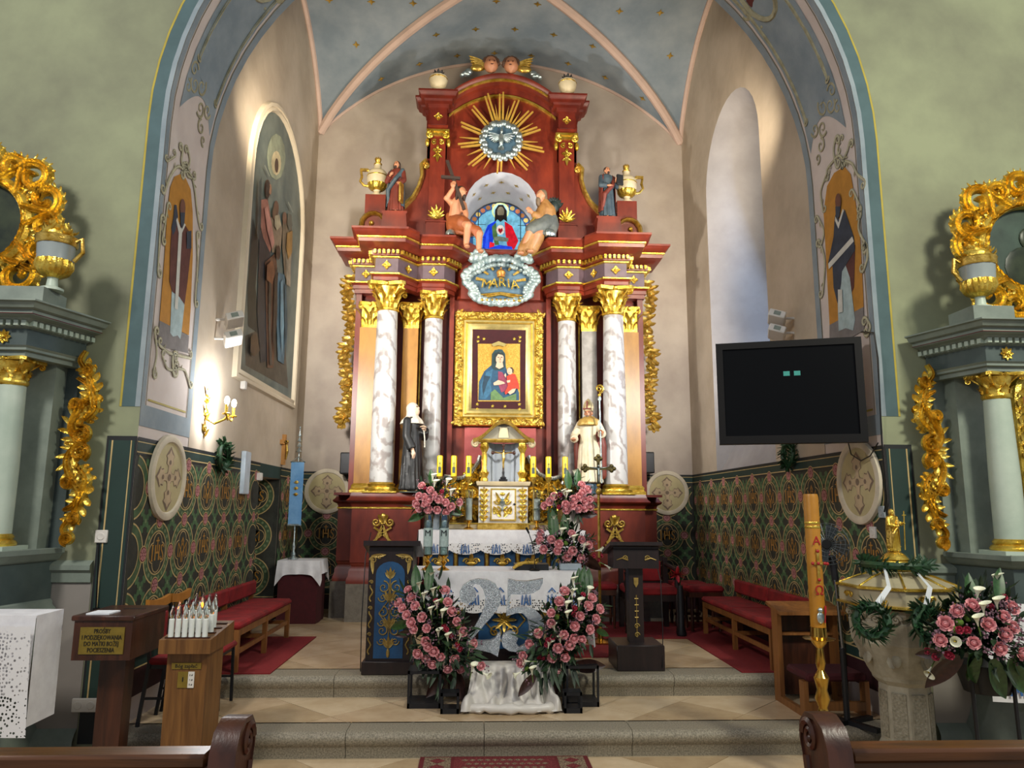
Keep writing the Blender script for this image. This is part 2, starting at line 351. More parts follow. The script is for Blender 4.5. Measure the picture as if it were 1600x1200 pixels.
for sd in (-1, 1):
    mb = MB(); rstrip(mb, SU, YF, YF+.06, .003, sd); obj('painted_border', mb, bluegrey, wall_arch)
    mb = MB(); rstrip(mb, SU, YA-.085, YA, .003, sd); obj('painted_border', mb, bluegrey, wall_arch)
    mb = MB(); rstrip(mb, SU, YF+.07, YF+.078, .004, sd); rstrip(mb, SU, YA-.1, YA-.09, .004, sd); obj('painted_line', mb, orns, wall_arch)
    mb = MB(); rstrip(mb, [2.15, 2.3], YF, YA, .003, sd); obj('painted_border', mb, bluegrey, wall_arch)
    mb = MB(); rstrip(mb, [2.335, 2.35], YF+.1, YA-.12, .004, sd); obj('painted_line', mb, yline, wall_arch)
    # blue-grey upper panel with a curved lower edge
    n = 12; mb = MB(); R = []
    for i in range(n+1):
        t = i/n; Y = YF+.17+(YA-.13-YF-.17)*t; lo = 4.62+.34*sin(PI*(t*.8))-.12*t
        R.append([reveal(lo+(SMAX-lo)*j/14, Y, .004, sd) for j in range(15)])
    mb.rings(R, 0, cap=False, closed=False); obj('painted_panel', mb, bluegrey, wall_arch)
    # painted scroll lines inside the panel
    for (Yl, s0) in ((YF+.235, 5.1), (YA-.19, 4.98)):
        mb = MB(); mb.tube([reveal(s0+(SMAX-s0)*i/14, Yl, .008, sd) for i in range(15)], .011, 5, flat=.3)
        mb.tube([reveal(s0+(SMAX-s0)*i/14, Yl+.022, .008, sd) for i in range(15)], .005, 5)
        mb.spiral(reveal(s0, Yl+.02, .008, sd), .045, 1.2, .014, (0, 1, 0), (0, 0, 1), PI/2, flat=.3)
        obj('painted_scroll_line', mb, ornm, wall_arch)
    mb = MB()
    for (Y, s, r, a, g, tn) in ((YF+.24, 4.99, .05, .5, 1, 1.2), (YF+.22, 4.83, .04, 2, -1, 1.1), (YF+.31, 4.9, .055, 3, 1, 1.3), (YF+.42, 4.95, .06, 1, -1, 1.2), (YF+.5, 4.8, .055, 4, 1, 1.3), (YF+.62, 4.85, .05, 0, -1, 1.2), (YF+.58, 4.68, .05, 2, 1, 1.2), (YF+.66, 4.6, .035, 5, -1, 1.0)):
        mb.ribbon([reveal(s+sin(a+g*2*PI*tn*i/20)*r*1.35*(1-.85*i/20), Y+cos(a+g*2*PI*tn*i/20)*r*1.35*(1-.85*i/20), .007, sd) for i in range(21)], [.022*(1-.6*i/20) for i in range(21)], .003, (-sd, 0, 0))
    for k in range(7):
        a = rad(30+20*k); p = reveal(4.98, YF+.42, .008, sd); mb.leaf(p, (0, cos(a), sin(a)), (-sd, 0, 0), .12, .03, .02, 4)
    obj('painted_scroll_cluster', mb, ornm, wall_arch)
    # painted medallion further up the soffit
    sM, YM = 6.15, (YF+YA)/2+.02
    fr = mat('medallion_dark_red', '#5c2a24', .9); mb = MB()
    cen = reveal(sM, YM, .006, sd); tn = reveal(sM+.01, YM, .006, sd)-reveal(sM-.01, YM, .006, sd); tn.normalize()
    mb.add([cen+Vector((0, 1, 0))*.16*cos(a)+tn*.21*sin(a) for a in [2*PI*i/20 for i in range(20)]], [tuple(range(20))]); obj('painted_medallion', mb, fr, wall_arch)
    mb = MB(); mb.tube([cen+Vector((0, 1, 0))*.19*cos(a)+tn*.25*sin(a) for a in [2*PI*i/20 for i in range(20)]], .03, 5, closed=True)
    for i in range(10):
        a = 2*PI*i/10; mb.spiral(cen+Vector((0, 1, 0))*.25*cos(a)+tn*.36*sin(a), .07, 1.2, .02, (0, 1, 0), tuple(tn), a, 0, 5, .85, 1 if i % 2 else -1, flat=.3)
    obj('painted_medallion_frame', mb, ornm, wall_arch)
    # bands painted on the nave wall round the opening
    def naveline(o0, o1, dy, m, nm):
        mb = MB(); R = []
        for s in [2.28, 3.3, ZS]+[ZS+AR*PI/2*i/18 for i in range(1, 19)]:
            R.append([Vector((p.x, YF-dy, p.z)) for p in (reveal(s, YF, -o0, sd), reveal(s, YF, -o1, sd))])
        mb.rings(R, 0, cap=False, closed=False); obj(nm, mb, m, wall_nave)
    naveline(0, .035, .003, bluegrey, 'painted_band'); naveline(.035, .125, .003, teal, 'painted_band'); naveline(.125, .14, .004, yline, 'painted_line')
# ---- murals of saints on the jambs (flat paint, traced on the wall plane) ----
def onjamb(p, X, side, k):      # follow the curve of the soffit above the springing
    d = AR-math.sqrt(max(0, AR*AR-(p.z-ZS)**2)) if p.z > ZS else 0
    return Vector((X-side*(k+d), p.y, p.z))
def mural(side, cv, polys, scrolls, lab):
    X = XL if side < 0 else XR; k = .005
    o0 = px_(*cv(*polys[1][2][0]), X); root = thing('saint_mural', lab, 'mural', (X, o0.y, o0.z))
    for nm, m, pts in polys:
        k += .0012; mb = MB(); mb.add([onjamb(p, X, side, k) for p in [px_(*cv(a, b), X) for a, b in pts]], [tuple(range(len(pts)))])
        obj(nm, mb, m, root, world=True)
    for pts, wd in scrolls:
        mb = MB(); P = [px_(*cv(a, b), X) for a, b in pts]; nrm = Vector((-side, 0, 0)); P = cat([Vector((X-side*.007, p.y, p.z)) for p in P]); k_ = len(P)
        for e in (0, 1):     # flat C-scroll ends
            c0 = P[-1 if e else 0]; d0 = (P[-1]-P[-3]) if e else (P[0]-P[2]); d0.normalize(); n0 = Vector((0, -d0.z, d0.y))*(1 if e else -1); r0_ = wd*1.7; cc = c0+n0*r0_
            tail = [cc+(-n0*cos(q)+d0*sin(q))*r0_*(1-.8*j/12) for j, q in [(j, 2*PI*1.15*j/12) for j in range(1, 13)]]; P = P+tail if e else tail[::-1]+P
        P = [onjamb(p, X, side, .008) for p in P]; K = len(P); W_ = [wd*1.15*(.25+.75*min(1, 4*min(i, K-1-i)/K)) for i in range(K)]; mb.ribbon(P, W_, .002, nrm)
        mb.ribbon([p+nrm*.0015 for p in P[3:-3]], [w_*.35 for w_ in W_[3:-3]], .002, nrm, 1)
        for i in range(14, K-14, 6): t_ = (P[i+1]-P[i-1]).normalized(); mb.leaf(P[i], t_*.7+Vector((0, -t_.z, t_.y))*.8, nrm, wd*2.6, wd*.9, .04, 4)
        obj('painted_scroll', mb, [ornm, ornl], root, world=True, smooth=0)
    return root
orange = mat('painted_orange_gold', '#b07a2c', .8, 0, .12, 10)
mgrey = mat('painted_grey', '#77716e', .9, 0, .15, 10)
mred = mat('painted_oxblood', '#5a332c', .9, 0, .2, 10); mblue = mat('painted_slate_blue', '#343a46', .9, 0, .2, 10)
malb = mat('painted_pale_blue', '#9fb0b0', .9, 0, .15, 14); mwhite = mat('painted_white', '#c4c2b8', .9, 0, .1, 10); mflesh = mat('painted_flesh', '#6b4636', .9, 0, .15, 10)
def ellp(cx, cy, rx, ry, n=12): return [(cx+rx*cos(2*PI*i/n), cy+ry*sin(2*PI*i/n)) for i in range(n)]
cvl = lambda x, y: (200+x/2.5, 200+y/2.5)
mural(-1, cvl, [('painted_niche', orange, [(120, 752), (140, 500), (150, 330), (162, 230), (178, 190), (200, 180), (222, 195), (242, 240), (250, 330), (250, 500), (242, 700), (235, 810)]),
    ('painted_ground', mgrey, [(120, 752), (235, 812), (230, 880), (110, 850)]),
    ('painted_alb', malb, [(168, 600), (222, 640), (204, 805), (200, 825), (190, 810), (172, 815), (160, 800)]),
    ('painted_cope', mred, [(178, 345), (195, 372), (216, 375), (238, 410), (242, 470), (228, 600), (216, 690), (196, 660), (168, 640), (157, 600), (160, 480), (166, 390)]),
    ('painted_sleeve', mblue, [(176, 300), (184, 300), (190, 345), (180, 400), (170, 420), (164, 390), (172, 350)]),
    ('painted_stole', mwhite, [(186, 350), (200, 392), (214, 372), (219, 378), (205, 410), (188, 710), (176, 705), (192, 410), (182, 360)]),
    ('painted_head', mflesh, ellp(207, 312, 11, 36)), ('painted_beard', mblue, [(197, 330), (216, 330), (213, 372), (204, 395), (198, 370)]),
    ('painted_book', mblue, [(222, 405), (240, 400), (240, 470), (222, 472)])],
    [([(140, 250), (160, 190), (190, 150), (215, 165)], .022), ([(225, 165), (245, 190), (258, 250), (268, 340), (278, 390)], .022), ([(150, 300), (140, 380), (130, 430)], .02), ([(125, 350), (118, 450), (112, 560)], .022),
     ([(265, 420), (268, 520), (262, 620), (258, 680)], .022), ([(100, 800), (108, 880), (95, 950)], .022), ([(120, 850), (160, 880), (200, 890), (240, 900)], .02), ([(130, 890), (150, 940), (180, 945)], .018), ([(190, 940), (220, 950), (238, 1010)], .018),
     ([(215, 170), (205, 130), (210, 90)], .024), ([(225, 170), (238, 130), (230, 80)], .02), ([(232, 190), (256, 200)], .02), ([(150, 130), (180, 110)], .016), ([(170, 900), (172, 950)], .03)],
    'painted bishop saint in red cope in orange niche on left arch jamb')
cvr = lambda x, y: (1260+x/3.156, 180+y/3.156)
mural(1, cvr, [('painted_niche', orange, [(118, 1040), (100, 700), (88, 480), (105, 350), (140, 285), (190, 252), (222, 290), (245, 420), (268, 600), (280, 800), (286, 945)]),
    ('painted_ground', mgrey, [(118, 1035), (286, 945), (290, 1060), (200, 1110), (118, 1120)]),
    ('painted_cope', mred, [(190, 640), (246, 640), (240, 850), (222, 890), (195, 720)]),
    ('painted_alb', malb, [(150, 820), (190, 715), (220, 800), (246, 1010), (236, 1062), (200, 1050), (165, 1065), (160, 930)]),
    ('painted_cloak', mblue, [(152, 480), (170, 520), (195, 465), (240, 600), (246, 665), (182, 770), (178, 830), (160, 930), (140, 850), (135, 745), (112, 735), (140, 600), (145, 510)]),
    ('painted_collar', mwhite, [(148, 520), (165, 560), (192, 470), (186, 462), (165, 530), (150, 500)]),
    ('painted_scroll_sheet', mwhite, [(115, 732), (234, 598), (242, 622), (118, 760)]),
    ('painted_head', mflesh, ellp(165, 425, 15, 40)), ('painted_beard', mblue, [(152, 450), (178, 450), (172, 500), (162, 512), (153, 490)]),
    ('painted_orphrey', mwhite, [(165, 860), (186, 860), (190, 970), (168, 975)])],
    [([(110, 260), (130, 235), (165, 200), (190, 225)], .022), ([(190, 225), (230, 240), (255, 290), (290, 320)], .022), ([(85, 470), (75, 380), (100, 300)], .02), ([(60, 500), (90, 570), (78, 640)], .02), ([(235, 370), (262, 430), (275, 480)], .02),
     ([(275, 470), (262, 560), (300, 640)], .022), ([(300, 640), (305, 700), (290, 760)], .022), ([(70, 620), (95, 720), (85, 880)], .022), ([(300, 1000), (320, 1040), (310, 1080)], .022), ([(150, 250), (140, 180), (150, 120)], .024), ([(185, 220), (205, 180), (215, 140)], .022), ([(160, 170), (175, 110)], .016)],
    'painted bearded saint in blue cloak with scroll on right arch jamb')
# ---- chancel walls ----
def wallrect(mb, X, rects):
    for y0, y1, z0, z1 in rects: mb.add([(X, y0, z0), (X, y1, z0), (X, y1, z1), (X, y0, z1)], [(0, 1, 2, 3)])
DY0, DY1, DZ = 8.04, 8.89, 1.93
mb = MB(); wallrect(mb, XL, [(YA-.01, DY0, 0, 8.4), (DY0, DY1, DZ, 8.4), (DY1, YB, 0, 8.4)])
for a, b, c, d in (((XL, DY0), (XL-.7, DY0), 0, DZ), ((XL, DY1), (XL-.7, DY1), 0, DZ), ((XL-.7, DY0), (XL-.7, DY1), 0, DZ)):
    mb.add([(*a, c), (*b, c), (*b, d), (*a, d)], [(0, 1, 2, 3)])
mb.add([(XL, DY0, DZ), (XL, DY1, DZ), (XL-.7, DY1, DZ), (XL-.7, DY0, DZ)], [(0, 1, 2, 3)])
wall_left = struct('wall_left', mb, plaster, 'cream plaster chancel wall with doorway on the left')
WC, WH, WB, WS = 7.97, .9, 2.0, 5.58
mb = MB(); wallrect(mb, XR, [(YA-.01, WC-WH, 0, 8.4), (WC+WH, YB, 0, 8.4), (WC-WH, WC+WH, 0, WB)])
wa = [(WC-WH*cos(rad(a)), WS+.86*sin(rad(a))) for a in range(0, 181, 10)]
for i in range(18): mb.add([(XR, *wa[i]), (XR, *wa[i+1]), (XR, wa[i+1][0], 8.4), (XR, wa[i][0], 8.4)], [(0, 1, 2, 3)])
wall_right = struct('wall_right', mb, plaster, 'cream plaster chancel wall with window on the right')
mid = [(WC-.76, 2.45), (WC-.76, 5.52)]+[(WC-.76*cos(rad(a)), 5.52+.72*sin(rad(a))) for a in range(10, 171, 10)]+[(WC+.76, 5.52), (WC+.76, 2.45)]
out = [(WC-WH, WB), (WC-WH, WS)]+wa[1:-1]+[(WC+WH, WS), (WC+WH, WB)]
inn = [(WC-.7, 2.75), (WC-.7, 5.5)]+[(WC-.7*cos(rad(a)), 5.5+.66*sin(rad(a))) for a in range(10, 171, 10)]+[(WC+.7, 5.5), (WC+.7, 2.75)]
mb = MB(); mb.rings([[(XR, *p) for p in out], [(XR+.24, *p) for p in mid], [(XR+.75, *p) for p in inn]], 0, cap=False)
wr = struct('window_1', mb, mat('window_reveal_plaster', '#928d8b', .9, 0, .08, 2, col2='#a29d9b'), 'deep splayed white window reveal in the right chancel wall')
mb = MB(); mb.add([(XR+.74, *p) for p in inn], [tuple(range(len(inn)))]); obj('pane', mb, mat('frosted_glass', '#dfe9f5', .3, 0, 0, 5, trans=.9), wr)
mb = MB(); P = [(XR+.73, *p) for p in inn]; mb.tube(P, .025, 6, closed=True)
for z in (3.3, 3.9, 4.5, 5.1, 5.6): mb.box(XR+.715, XR+.735, WC-.7, WC+.7, z-.01, z+.01)
mb.box(XR+.715, XR+.735, WC-.012, WC+.012, 2.75, 6.08); obj('window_frame', mb, black, wr)
mb = MB(); mb.add([(XL, YB, 0), (XR, YB, 0), (XR, YB, 8.4), (XL, YB, 8.4)], [(0, 1, 2, 3)])
wall_back = struct('wall_back', mb, plasterback, 'grey cream plaster wall behind the high altar')
# ---- vault ----
XM, YM_ = (XL+XR)/2, (YA+YB)/2; HX, HY = (XR-XL)/2, (YB-YA)/2
def zA(x): R = (HX*HX+1.44)/2.4; return 8.08-R+math.sqrt(max(0, R*R-(x-XM)**2))
def zB(y): R = (HY*HY+1.44)/2.4; return 8.08-R+math.sqrt(max(0, R*R-(y-YM_)**2))
def zV(x, y): return max(zA(x), zB(y))
n = 64; mb = MB(); mb.rings([[(XL+(XR-XL)*j/n, YA+(YB-YA)*i/n, zV(XL+(XR-XL)*j/n, YA+(YB-YA)*i/n)) for j in range(n+1)] for i in range(n+1)], 0, cap=False, closed=False)
ceil = struct('ceiling', mb, vaultm, 'blue grey groin vault with painted gold stars over the chancel')
for sg in (-1, 1):
    mb = MB(); P = []
    for i in range(33):
        t = -1+2*i/32; x, y = XM+HX*t*.995, YM_+HY*t*sg*.995; P.append((x, y, zV(x, y)-.01))
    mb.tube(P, .062, 8); obj('vault_rib', mb, rib, ceil)
for sd, X in ((-1, XL), (1, XR)):
    mb = MB(); mb.tube([(X-sd*.02, YA+(YB-YA)*i/24, zB(YA+(YB-YA)*i/24)-.005) for i in range(25)], .04, 7); obj('wall_rib', mb, rib, ceil)
mb = MB(); mb.tube([(XL+(XR-XL)*i/30, YB-.01, zA(XL+(XR-XL)*i/30)-.01) for i in range(31)], .022, 7); obj('wall_rib', mb, rib, ceil)
star = MB(); star.prism([((.05 if i % 2 == 0 else .02)*cos(PI*i/4), (.05 if i % 2 == 0 else .02)*sin(PI*i/4), 0) for i in range(8)], (0, 0, -.006)); starm = star.mesh('star', gold2, 0)
for ix in range(9):
    for iy in range(7):
        x = XL+.35+(XR-XL-.7)*(ix+.5*(iy % 2))/8.5; y = YA+.3+(YB-YA-.55)*iy/6
        if abs(abs((x-XM)/HX)-abs((y-YM_)/HY)) < .1 or x > XR-.3: continue
        e = .02; nn = Vector((-(zV(x+e, y)-zV(x-e, y))/(2*e), -(zV(x, y+e)-zV(x, y-e))/(2*e), 1)).normalized()
        copyof(starm, 'star', ceil, (x, y, zV(x, y)-.008), nn.to_track_quat('Z', 'X').to_euler())
# ---- floors and steps ----
tilem = [mat('tile_a', '#b59b7a', .26, 0, .12, 5, col2='#c6ae8e'), mat('tile_b', '#c2aa88', .26, 0, .12, 5, col2='#d0ba9a'), mat('tile_c', '#a88f6e', .26, 0, .12, 5, col2='#baa27f')]
def clip(poly, x0, x1, y0, y1):
    for ax, v, s in ((0, x0, 1), (0, x1, -1), (1, y0, 1), (1, y1, -1)):
        o = []
        for i in range(len(poly)):
            a, b = poly[i-1], poly[i]; ia, ib = s*(a[ax]-v) >= 0, s*(b[ax]-v) >= 0
            if ia != ib: t = (v-a[ax])/(b[ax]-a[ax]); o.append((a[0]+t*(b[0]-a[0]), a[1]+t*(b[1]-a[1])))
            if ib: o.append(b)
        poly = o
        if len(poly) < 3: return []
    return poly
def tiles(parent, x0, x1, y0, y1, z, sz, gap=.004, off=0):
    h = sz/math.sqrt(2); k = 0
    for i in range(int((x0-1)/h), int((x1+1)/h)+1):
        for j in range(int((y0-1)/h)-1, int((y1+1)/h)+2):
            if (i+j) % 2: continue
            cx, cy = i*h+off, j*h; g = h-gap
            P = clip([(cx-g, cy), (cx, cy-g), (cx+g, cy), (cx, cy+g)], x0, x1, y0, y1)
            if len(P) < 3: continue
            ar = abs(sum(P[q-1][0]*P[q][1]-P[q][0]*P[q-1][1] for q in range(len(P))))/2
            if ar < .004: continue
            m = MB(); m.prism([(a, b, z) for a, b in P], (0, 0, -.012)); obj('tile', m, random.choice(tilem), parent, smooth=0)
grout = mat('grout', '#85735a', .8)
mb = MB(); mb.box(XL-.7, XR, 6.2, YB, -.05, Z2-.004); fl = struct('floor', mb, grout, 'polished beige stone chancel floor of diagonal tiles'); tiles(fl, XL, XR, 6.28, YB, Z2, .52)
mb = MB(); mb.box(XL, XR, 5.4, 6.2, -.05, Z1-.004); fl1 = struct('floor_landing', mb, grout, 'beige tiled landing between the two granite steps'); tiles(fl1, XL, XR, 5.36, 6.08, Z1, .52, off=.2)
mb = MB(); mb.box(-7, 7, -3, 5.3, -.1, -.004); fl0 = struct('floor_nave', mb, mat('nave_floor', '#a08d70', .35, 0, .15, 3, col2='#b3a184'), 'beige stone nave floor in front of the steps'); tiles(fl0, -2.6, 2.7, 4.3, 5.13, 0, .75)
def step(name, y0, y1, zb, zt, cuts, lab):
    root = None
    for a, b in zip(cuts[:-1], cuts[1:]):
        pr = [(y1, zt)]; r = .045
        pr += [(y0+r-r*sin(rad(t)), zt-r+r*cos(rad(t))) for t in (0, 20, 40, 60, 80, 100, 130)]
        pr += [(y0+.022, zt-.09), (y0+.03, zt-.1), (y0+.03, zb-.02), (y1, zb-.02)]
        m = MB(); m.prism([(a+.002, y, z) for y, z in pr], (b-a-.004, 0, 0))
        if root is None: root = struct(name, m, granite, lab); root['kind'] = 'structure'
        else: obj('granite_block', m, granite, root)
step('floor_step_lower', 5.13, 5.38, 0, Z1, [XL, -1.1, -.2, .78, XR], 'lower speckled granite step at the chancel arch')
step('floor_step_upper', 6.02, 6.3, Z1, Z2, [XL, -1.35, -.1, 1.3, XR], 'upper speckled granite step of the chancel')
# ---- painted wainscot ----
wbase = mat('wainscot_dark_ground', '#2f3129', .75, 0, .25, 14); wgreen = mat('wainscot_green', '#34492f', .75, 0, .25, 10, col2='#4d6342'); wleaf = mat('wainscot_leaf_green', '#456340', .75, 0, .2, 14)
wdot = mat('wainscot_pale_green', '#6b7d58', .75); wgold = mat('wainscot_ochre_line', '#b59d6a', .7, 0, .15, 10); wlet = mat('wainscot_gold_letter', '#a8792e', .55, .1, .15, 10); wpink = mat('wainscot_pink', '#b57a78', .7, 0, .15, 12); wred = mat('wainscot_dark_red', '#5a221f', .7)
wband = mat('wainscot_green_band', '#17312b', .7, 0, .12, 4); wblack = mat('wainscot_black', '#15181a', .7); wmar = mat('wainscot_maroon', '#33141a', .6)
WM = [wbase, wgreen, wleaf, wdot, wgold, wlet, wpink, wred]
def disc(m, c, r, z, mi, n=20, ry=None): m.add([(c[0]+r*cos(2*PI*i/n), c[1]+(ry or r)*sin(2*PI*i/n), z) for i in range(n)], [tuple(range(n))], mi)
def annul(m, c, r0, r1, z, mi, n=28):
    m.rings([[(c[0]+r*cos(2*PI*i/n), c[1]+r*sin(2*PI*i/n), z) for i in range(n)] for r in (r0, r1)], mi, cap=False)
PT = .46
def roundel(letters):
    m = MB(); annul(m, (0, 0), .155, .224, .001, 1); annul(m, (0, 0), .214, .226, .002, 4); annul(m, (0, 0), .15, .16, .002, 4)
    for i in range(20):
        if i % 5 == 0: continue
        a = 2*PI*i/20; disc(m, (.187*cos(a), .187*sin(a)), .016, .002, 3, 6)
    for dx, dy in ((1, 0), (-1, 0), (0, 1), (0, -1)): disc(m, (.068*dx, .068*dy), .076, .002, 4)
    for dx, dy in ((1, 0), (-1, 0), (0, 1), (0, -1)): disc(m, (.068*dx, .068*dy), .068, .0032, 0)
    disc(m, (0, 0), .1, .003, 0, 4)
    N = (0, 0, 1)
    def st(pts, w): m.ribbon([(a, b, .004) for a, b in pts], w, .001, N, 5)
    if letters == 'IHS':
        for x in (-.085, -.035, .028): st([(x, -.055), (x, .055)], .017)
        st([(-.1, .055), (-.07, .055)], .008); st([(-.1, -.055), (-.07, -.055)], .008); st([(-.035, 0), (.028, 0)], .014)
        st([(-.004, 0), (-.004, .11)], .012); st([(-.03, .085), (.022, .085)], .01)
        st([(.1, .035), (.085, .055), (.062, .045), (.065, .018), (.085, -.002), (.1, -.025), (.088, -.052), (.06, -.05), (.052, -.03)], .014)
    else:
        st([(-.08, -.055), (-.08, .05), (0, -.04), (.08, .05), (.08, -.055)], .016); st([(-.05, -.06), (0, .09), (.05, -.06)], .013); st([(-.02, .06), (0, .03), (.02, .06), (0, .09), (-.02, .06)], .01); st([(-.012, -.1), (-.012, -.04)], .01); st([(.012, -.1), (.012, -.04)], .01)
    return m.mesh('roundel', WM, 0)
R_I, R_M = roundel('IHS'), roundel('M')
m = MB(); disc(m, (0, 0), .06, .0035, 4); disc(m, (0, 0), .052, .0045, 7)
for i in range(8): a = 2*PI*i/8; disc(m, (.03*cos(a), .03*sin(a)), .0165, .0052, 6, 8)
disc(m, (0, 0), .011, .006, 6, 8); ROS = m.mesh('rosette', WM, 0)
m = MB()
for i in range(4):
    a = PI/4+PI/2*i; c, s_ = cos(a), sin(a)
    m.add([(c*u-s_*v, s_*u+c*v, .0015) for u, v in ((0, 0), (.03, -.025), (.06, -.012), (.075, -.035), (.105, -.02), (.125, 0), (.105, .02), (.075, .035), (.06, .012), (.03, .025))], [tuple(range(10))], 2)
disc(m, (0, 0), .016, .002, 3, 8); LCR = m.mesh('leaf_cross', WM, 0)
ROWS = [1.73, 1.27, .81]
def wainscot(parent, org, rz, length, c0, alt0=0, zt=1.95, zb=.6, top=True):
    # org: corner on the wall at u=0; rz: 0 back wall, 90 left wall, -90 right wall
    rot = (PI/2, 0, rz); ux, uy = cos(rz), sin(rz); nx, ny = sin(rz), -cos(rz)
    W = lambda u, z, d=.004: Vector((org[0]+ux*u+nx*d, org[1]+uy*u+ny*d, z))
    def plate(u0, u1, z0, z1, d, m_, nm):
        m = MB(); m.add([W(u0, z0, d), W(u1, z0, d), W(u1, z1, d), W(u0, z1, d)], [(0, 1, 2, 3)]); m.add([W(u0, z0, 0), W(u1, z0, 0), W(u1, z0, d), W(u0, z0, d)], [(0, 1, 2, 3)]); return obj(nm, m, m_, parent)
    plate(0, length, zb, zt, .004, wbase, 'painted_ground')
    if top:
        plate(0, length, zt, 2.07, .005, wband, 'painted_band'); plate(0, length, zt, zt+.012, .006, wblack, 'painted_line'); plate(0, length, zt+.015, zt+.024, .006, wgold, 'painted_line')
        plate(0, length, 2.05, 2.072, .006, wblack, 'painted_line'); plate(0, length, 2.036, 2.043, .006, wgold, 'painted_line')
    plate(0, length, Z2, .5, .004, wmar, 'painted_plinth'); plate(0, length, .5, zb, .005, wband, 'painted_band'); plate(0, length, .5, .51, .006, wgold, 'painted_line'); plate(0, length, zb-.02, zb-.01, .006, wgold, 'painted_line')
    k = 0; u = c0-PT
    while u < length+PT:
        for r, z in enumerate(ROWS):
            if .17 < u < length-.17: copyof(R_I if (k+r+alt0) % 2 == 0 else R_M, 'roundel', parent, W(u, z), rot)
            elif -.1 < u < length+.1:      # cut roundels at the ends: half rings
                m = MB()
                for ra, rb, mi, zz in ((.155, .224, 1, .001), (.214, .226, 4, .002), (.15, .16, 4, .002), (0, .08, 0, .003)):
                    A = [i for i in range(33)]; 
                    for i in range(32):
                        a1, a2 = 2*PI*i/32, 2*PI*(i+1)/32; q = [(u+ra*cos(a1), z+ra*sin(a1)), (u+rb*cos(a1), z+rb*sin(a1)), (u+rb*cos(a2), z+rb*sin(a2)), (u+ra*cos(a2), z+ra*sin(a2))]
                        if all(0 <= p[0] <= length for p in q): m.add([W(p[0], p[1], .004+zz) for p in q], [(0, 1, 2, 3)], mi)
                if m.f: obj('roundel', m, WM, parent, smooth=0)
            if .05 < u < length-.05 and r < 3:
                copyof(ROS, 'rosette', parent, W(u, z+PT/2-(.03 if r == 0 else 0)), rot)
                if r == 2: pass
            if .05 < u+PT/2 < length-.05: copyof(ROS, 'rosette', parent, W(u+PT/2, z), rot)
            if .1 < u+PT/2 < length-.1:
                if r: copyof(LCR, 'leaf_cross', parent, W(u+PT/2, z+PT/2), rot)
                else:
                    copyof(LCR, 'leaf_cross', parent, W(u+PT/2, z+PT/2-.1), rot, .8)
        k += 1; u += PT
wainscot(wall_left, (XL, YF, 0), PI/2, DY0-YF, 6.07-YF-2*PT, 1)
wainscot(wall_left, (XL, DY1, 0), PI/2, YB-DY1, .35, 0)
wainscot(wall_left, (XL-.7, DY1, 0), 0, .7, .42, 1, zt=DZ-.005, top=False)
wainscot(wall_back, (XL, YB, 0), 0, .75, .37, 0); wainscot(wall_back, (XR-.75, YB, 0), 0, .75, .38, 0)
wainscot(wall_right, (XR, YB, 0), -PI/2, YB-YF, YB-9.548, 1)
m = MB(); wallrect(m, XL+.005, [(DY0, DY1, DZ, 2.07)]); obj('painted_band', m, wband, wall_left)
for s, X in ((-1, XL), (1, XR)):   # green painted strip that turns the corner onto the nave wall
    m = MB(); x0, x1 = sorted((X, X+s*.2)); m.box(x0, x1, YF-.006, YF, .1, 2.075); o = obj('painted_strip', m, wblack, wall_nave)
    for a, b, d, mm in ((.012, .185, .008, wband), (.155, .165, .01, wgold), (.03, .037, .01, wgold)):
        m = MB(); xa, xb = sorted((X+s*a, X+s*b)); m.box(xa, xb, YF-d, YF, .35, 2.045); obj('painted_line', m, mm, wall_nave)
# mouldings on the nave wall
zc = py(140, 890, YF).z; zb = py(100, 1150, YF).z
for x0, x1 in ((-7, XL-.21), (XR+.21, 7)):
    m = MB(); m.mold([(x0, YF), (x1, YF)], [(0, zc-.09), (.02, zc-.08), (.025, zc-.02), (.045, zc), (.045, zc+.03), (.02, zc+.05), (0, zc+.06)]); obj('dado_moulding', m, altgreen, wall_nave)
    m = MB(); m.mold([(x0, YF), (x1, YF)], [(.05, -.02), (.05, zb-.02), (.03, zb+.02), (.0, zb+.05)]); obj('base_moulding', m, altgreen, wall_nave)
    m = MB(); m.box(x0, x1, YF-.004, YF, zb+.04, zc-.085); obj('dado_panel', m, mat('dado_grey_pink', '#86807a', .85, 0, .08, 2), wall_nave)
# ---- large arched painting on the left wall ----
CY, RY, SZ, BZ = 8.1, 1.04, 4.98, 2.92
def archpoly(r, b, n=16): return [(CY-r, b)]+[(CY-r*cos(PI*i/n), SZ+r*sin(PI*i/n)) for i in range(n+1)]+[(CY+r, b)]
T = thing('wall_painting', 'tall arched painting of robed figures on the left chancel wall', 'painting', (XL, CY, BZ-.06))
m = MB(); m.add([(XL+.012, *p) for p in archpoly(RY, BZ)], [tuple(range(19))]); obj('canvas', m, mat('painting_teal_sky', '#4b5654', .5, 0, .3, 2.5, col2='#6b736b'), T, world=True)
m = MB(); P = archpoly(1, 0)
def ringp(r, b, X): return [(X, *p) for p in archpoly(r, b)]
m.rings([ringp(RY, BZ, XL+.012), ringp(RY+.015, BZ-.015, XL+.05), ringp(RY+.05, BZ-.05, XL+.035), ringp(RY+.06, BZ-.07, XL+.05), ringp(RY+.1, BZ-.1, XL+.045), ringp(RY+.11, BZ-.11, XL)], 0, cap=False); obj('frame', m, mat('stucco_cream', '#c2b49c', .8, 0, .05, 4), T, world=True)
pc = lambda x, y: (370+x/2.61, 180+y/2.61)
lay = .012
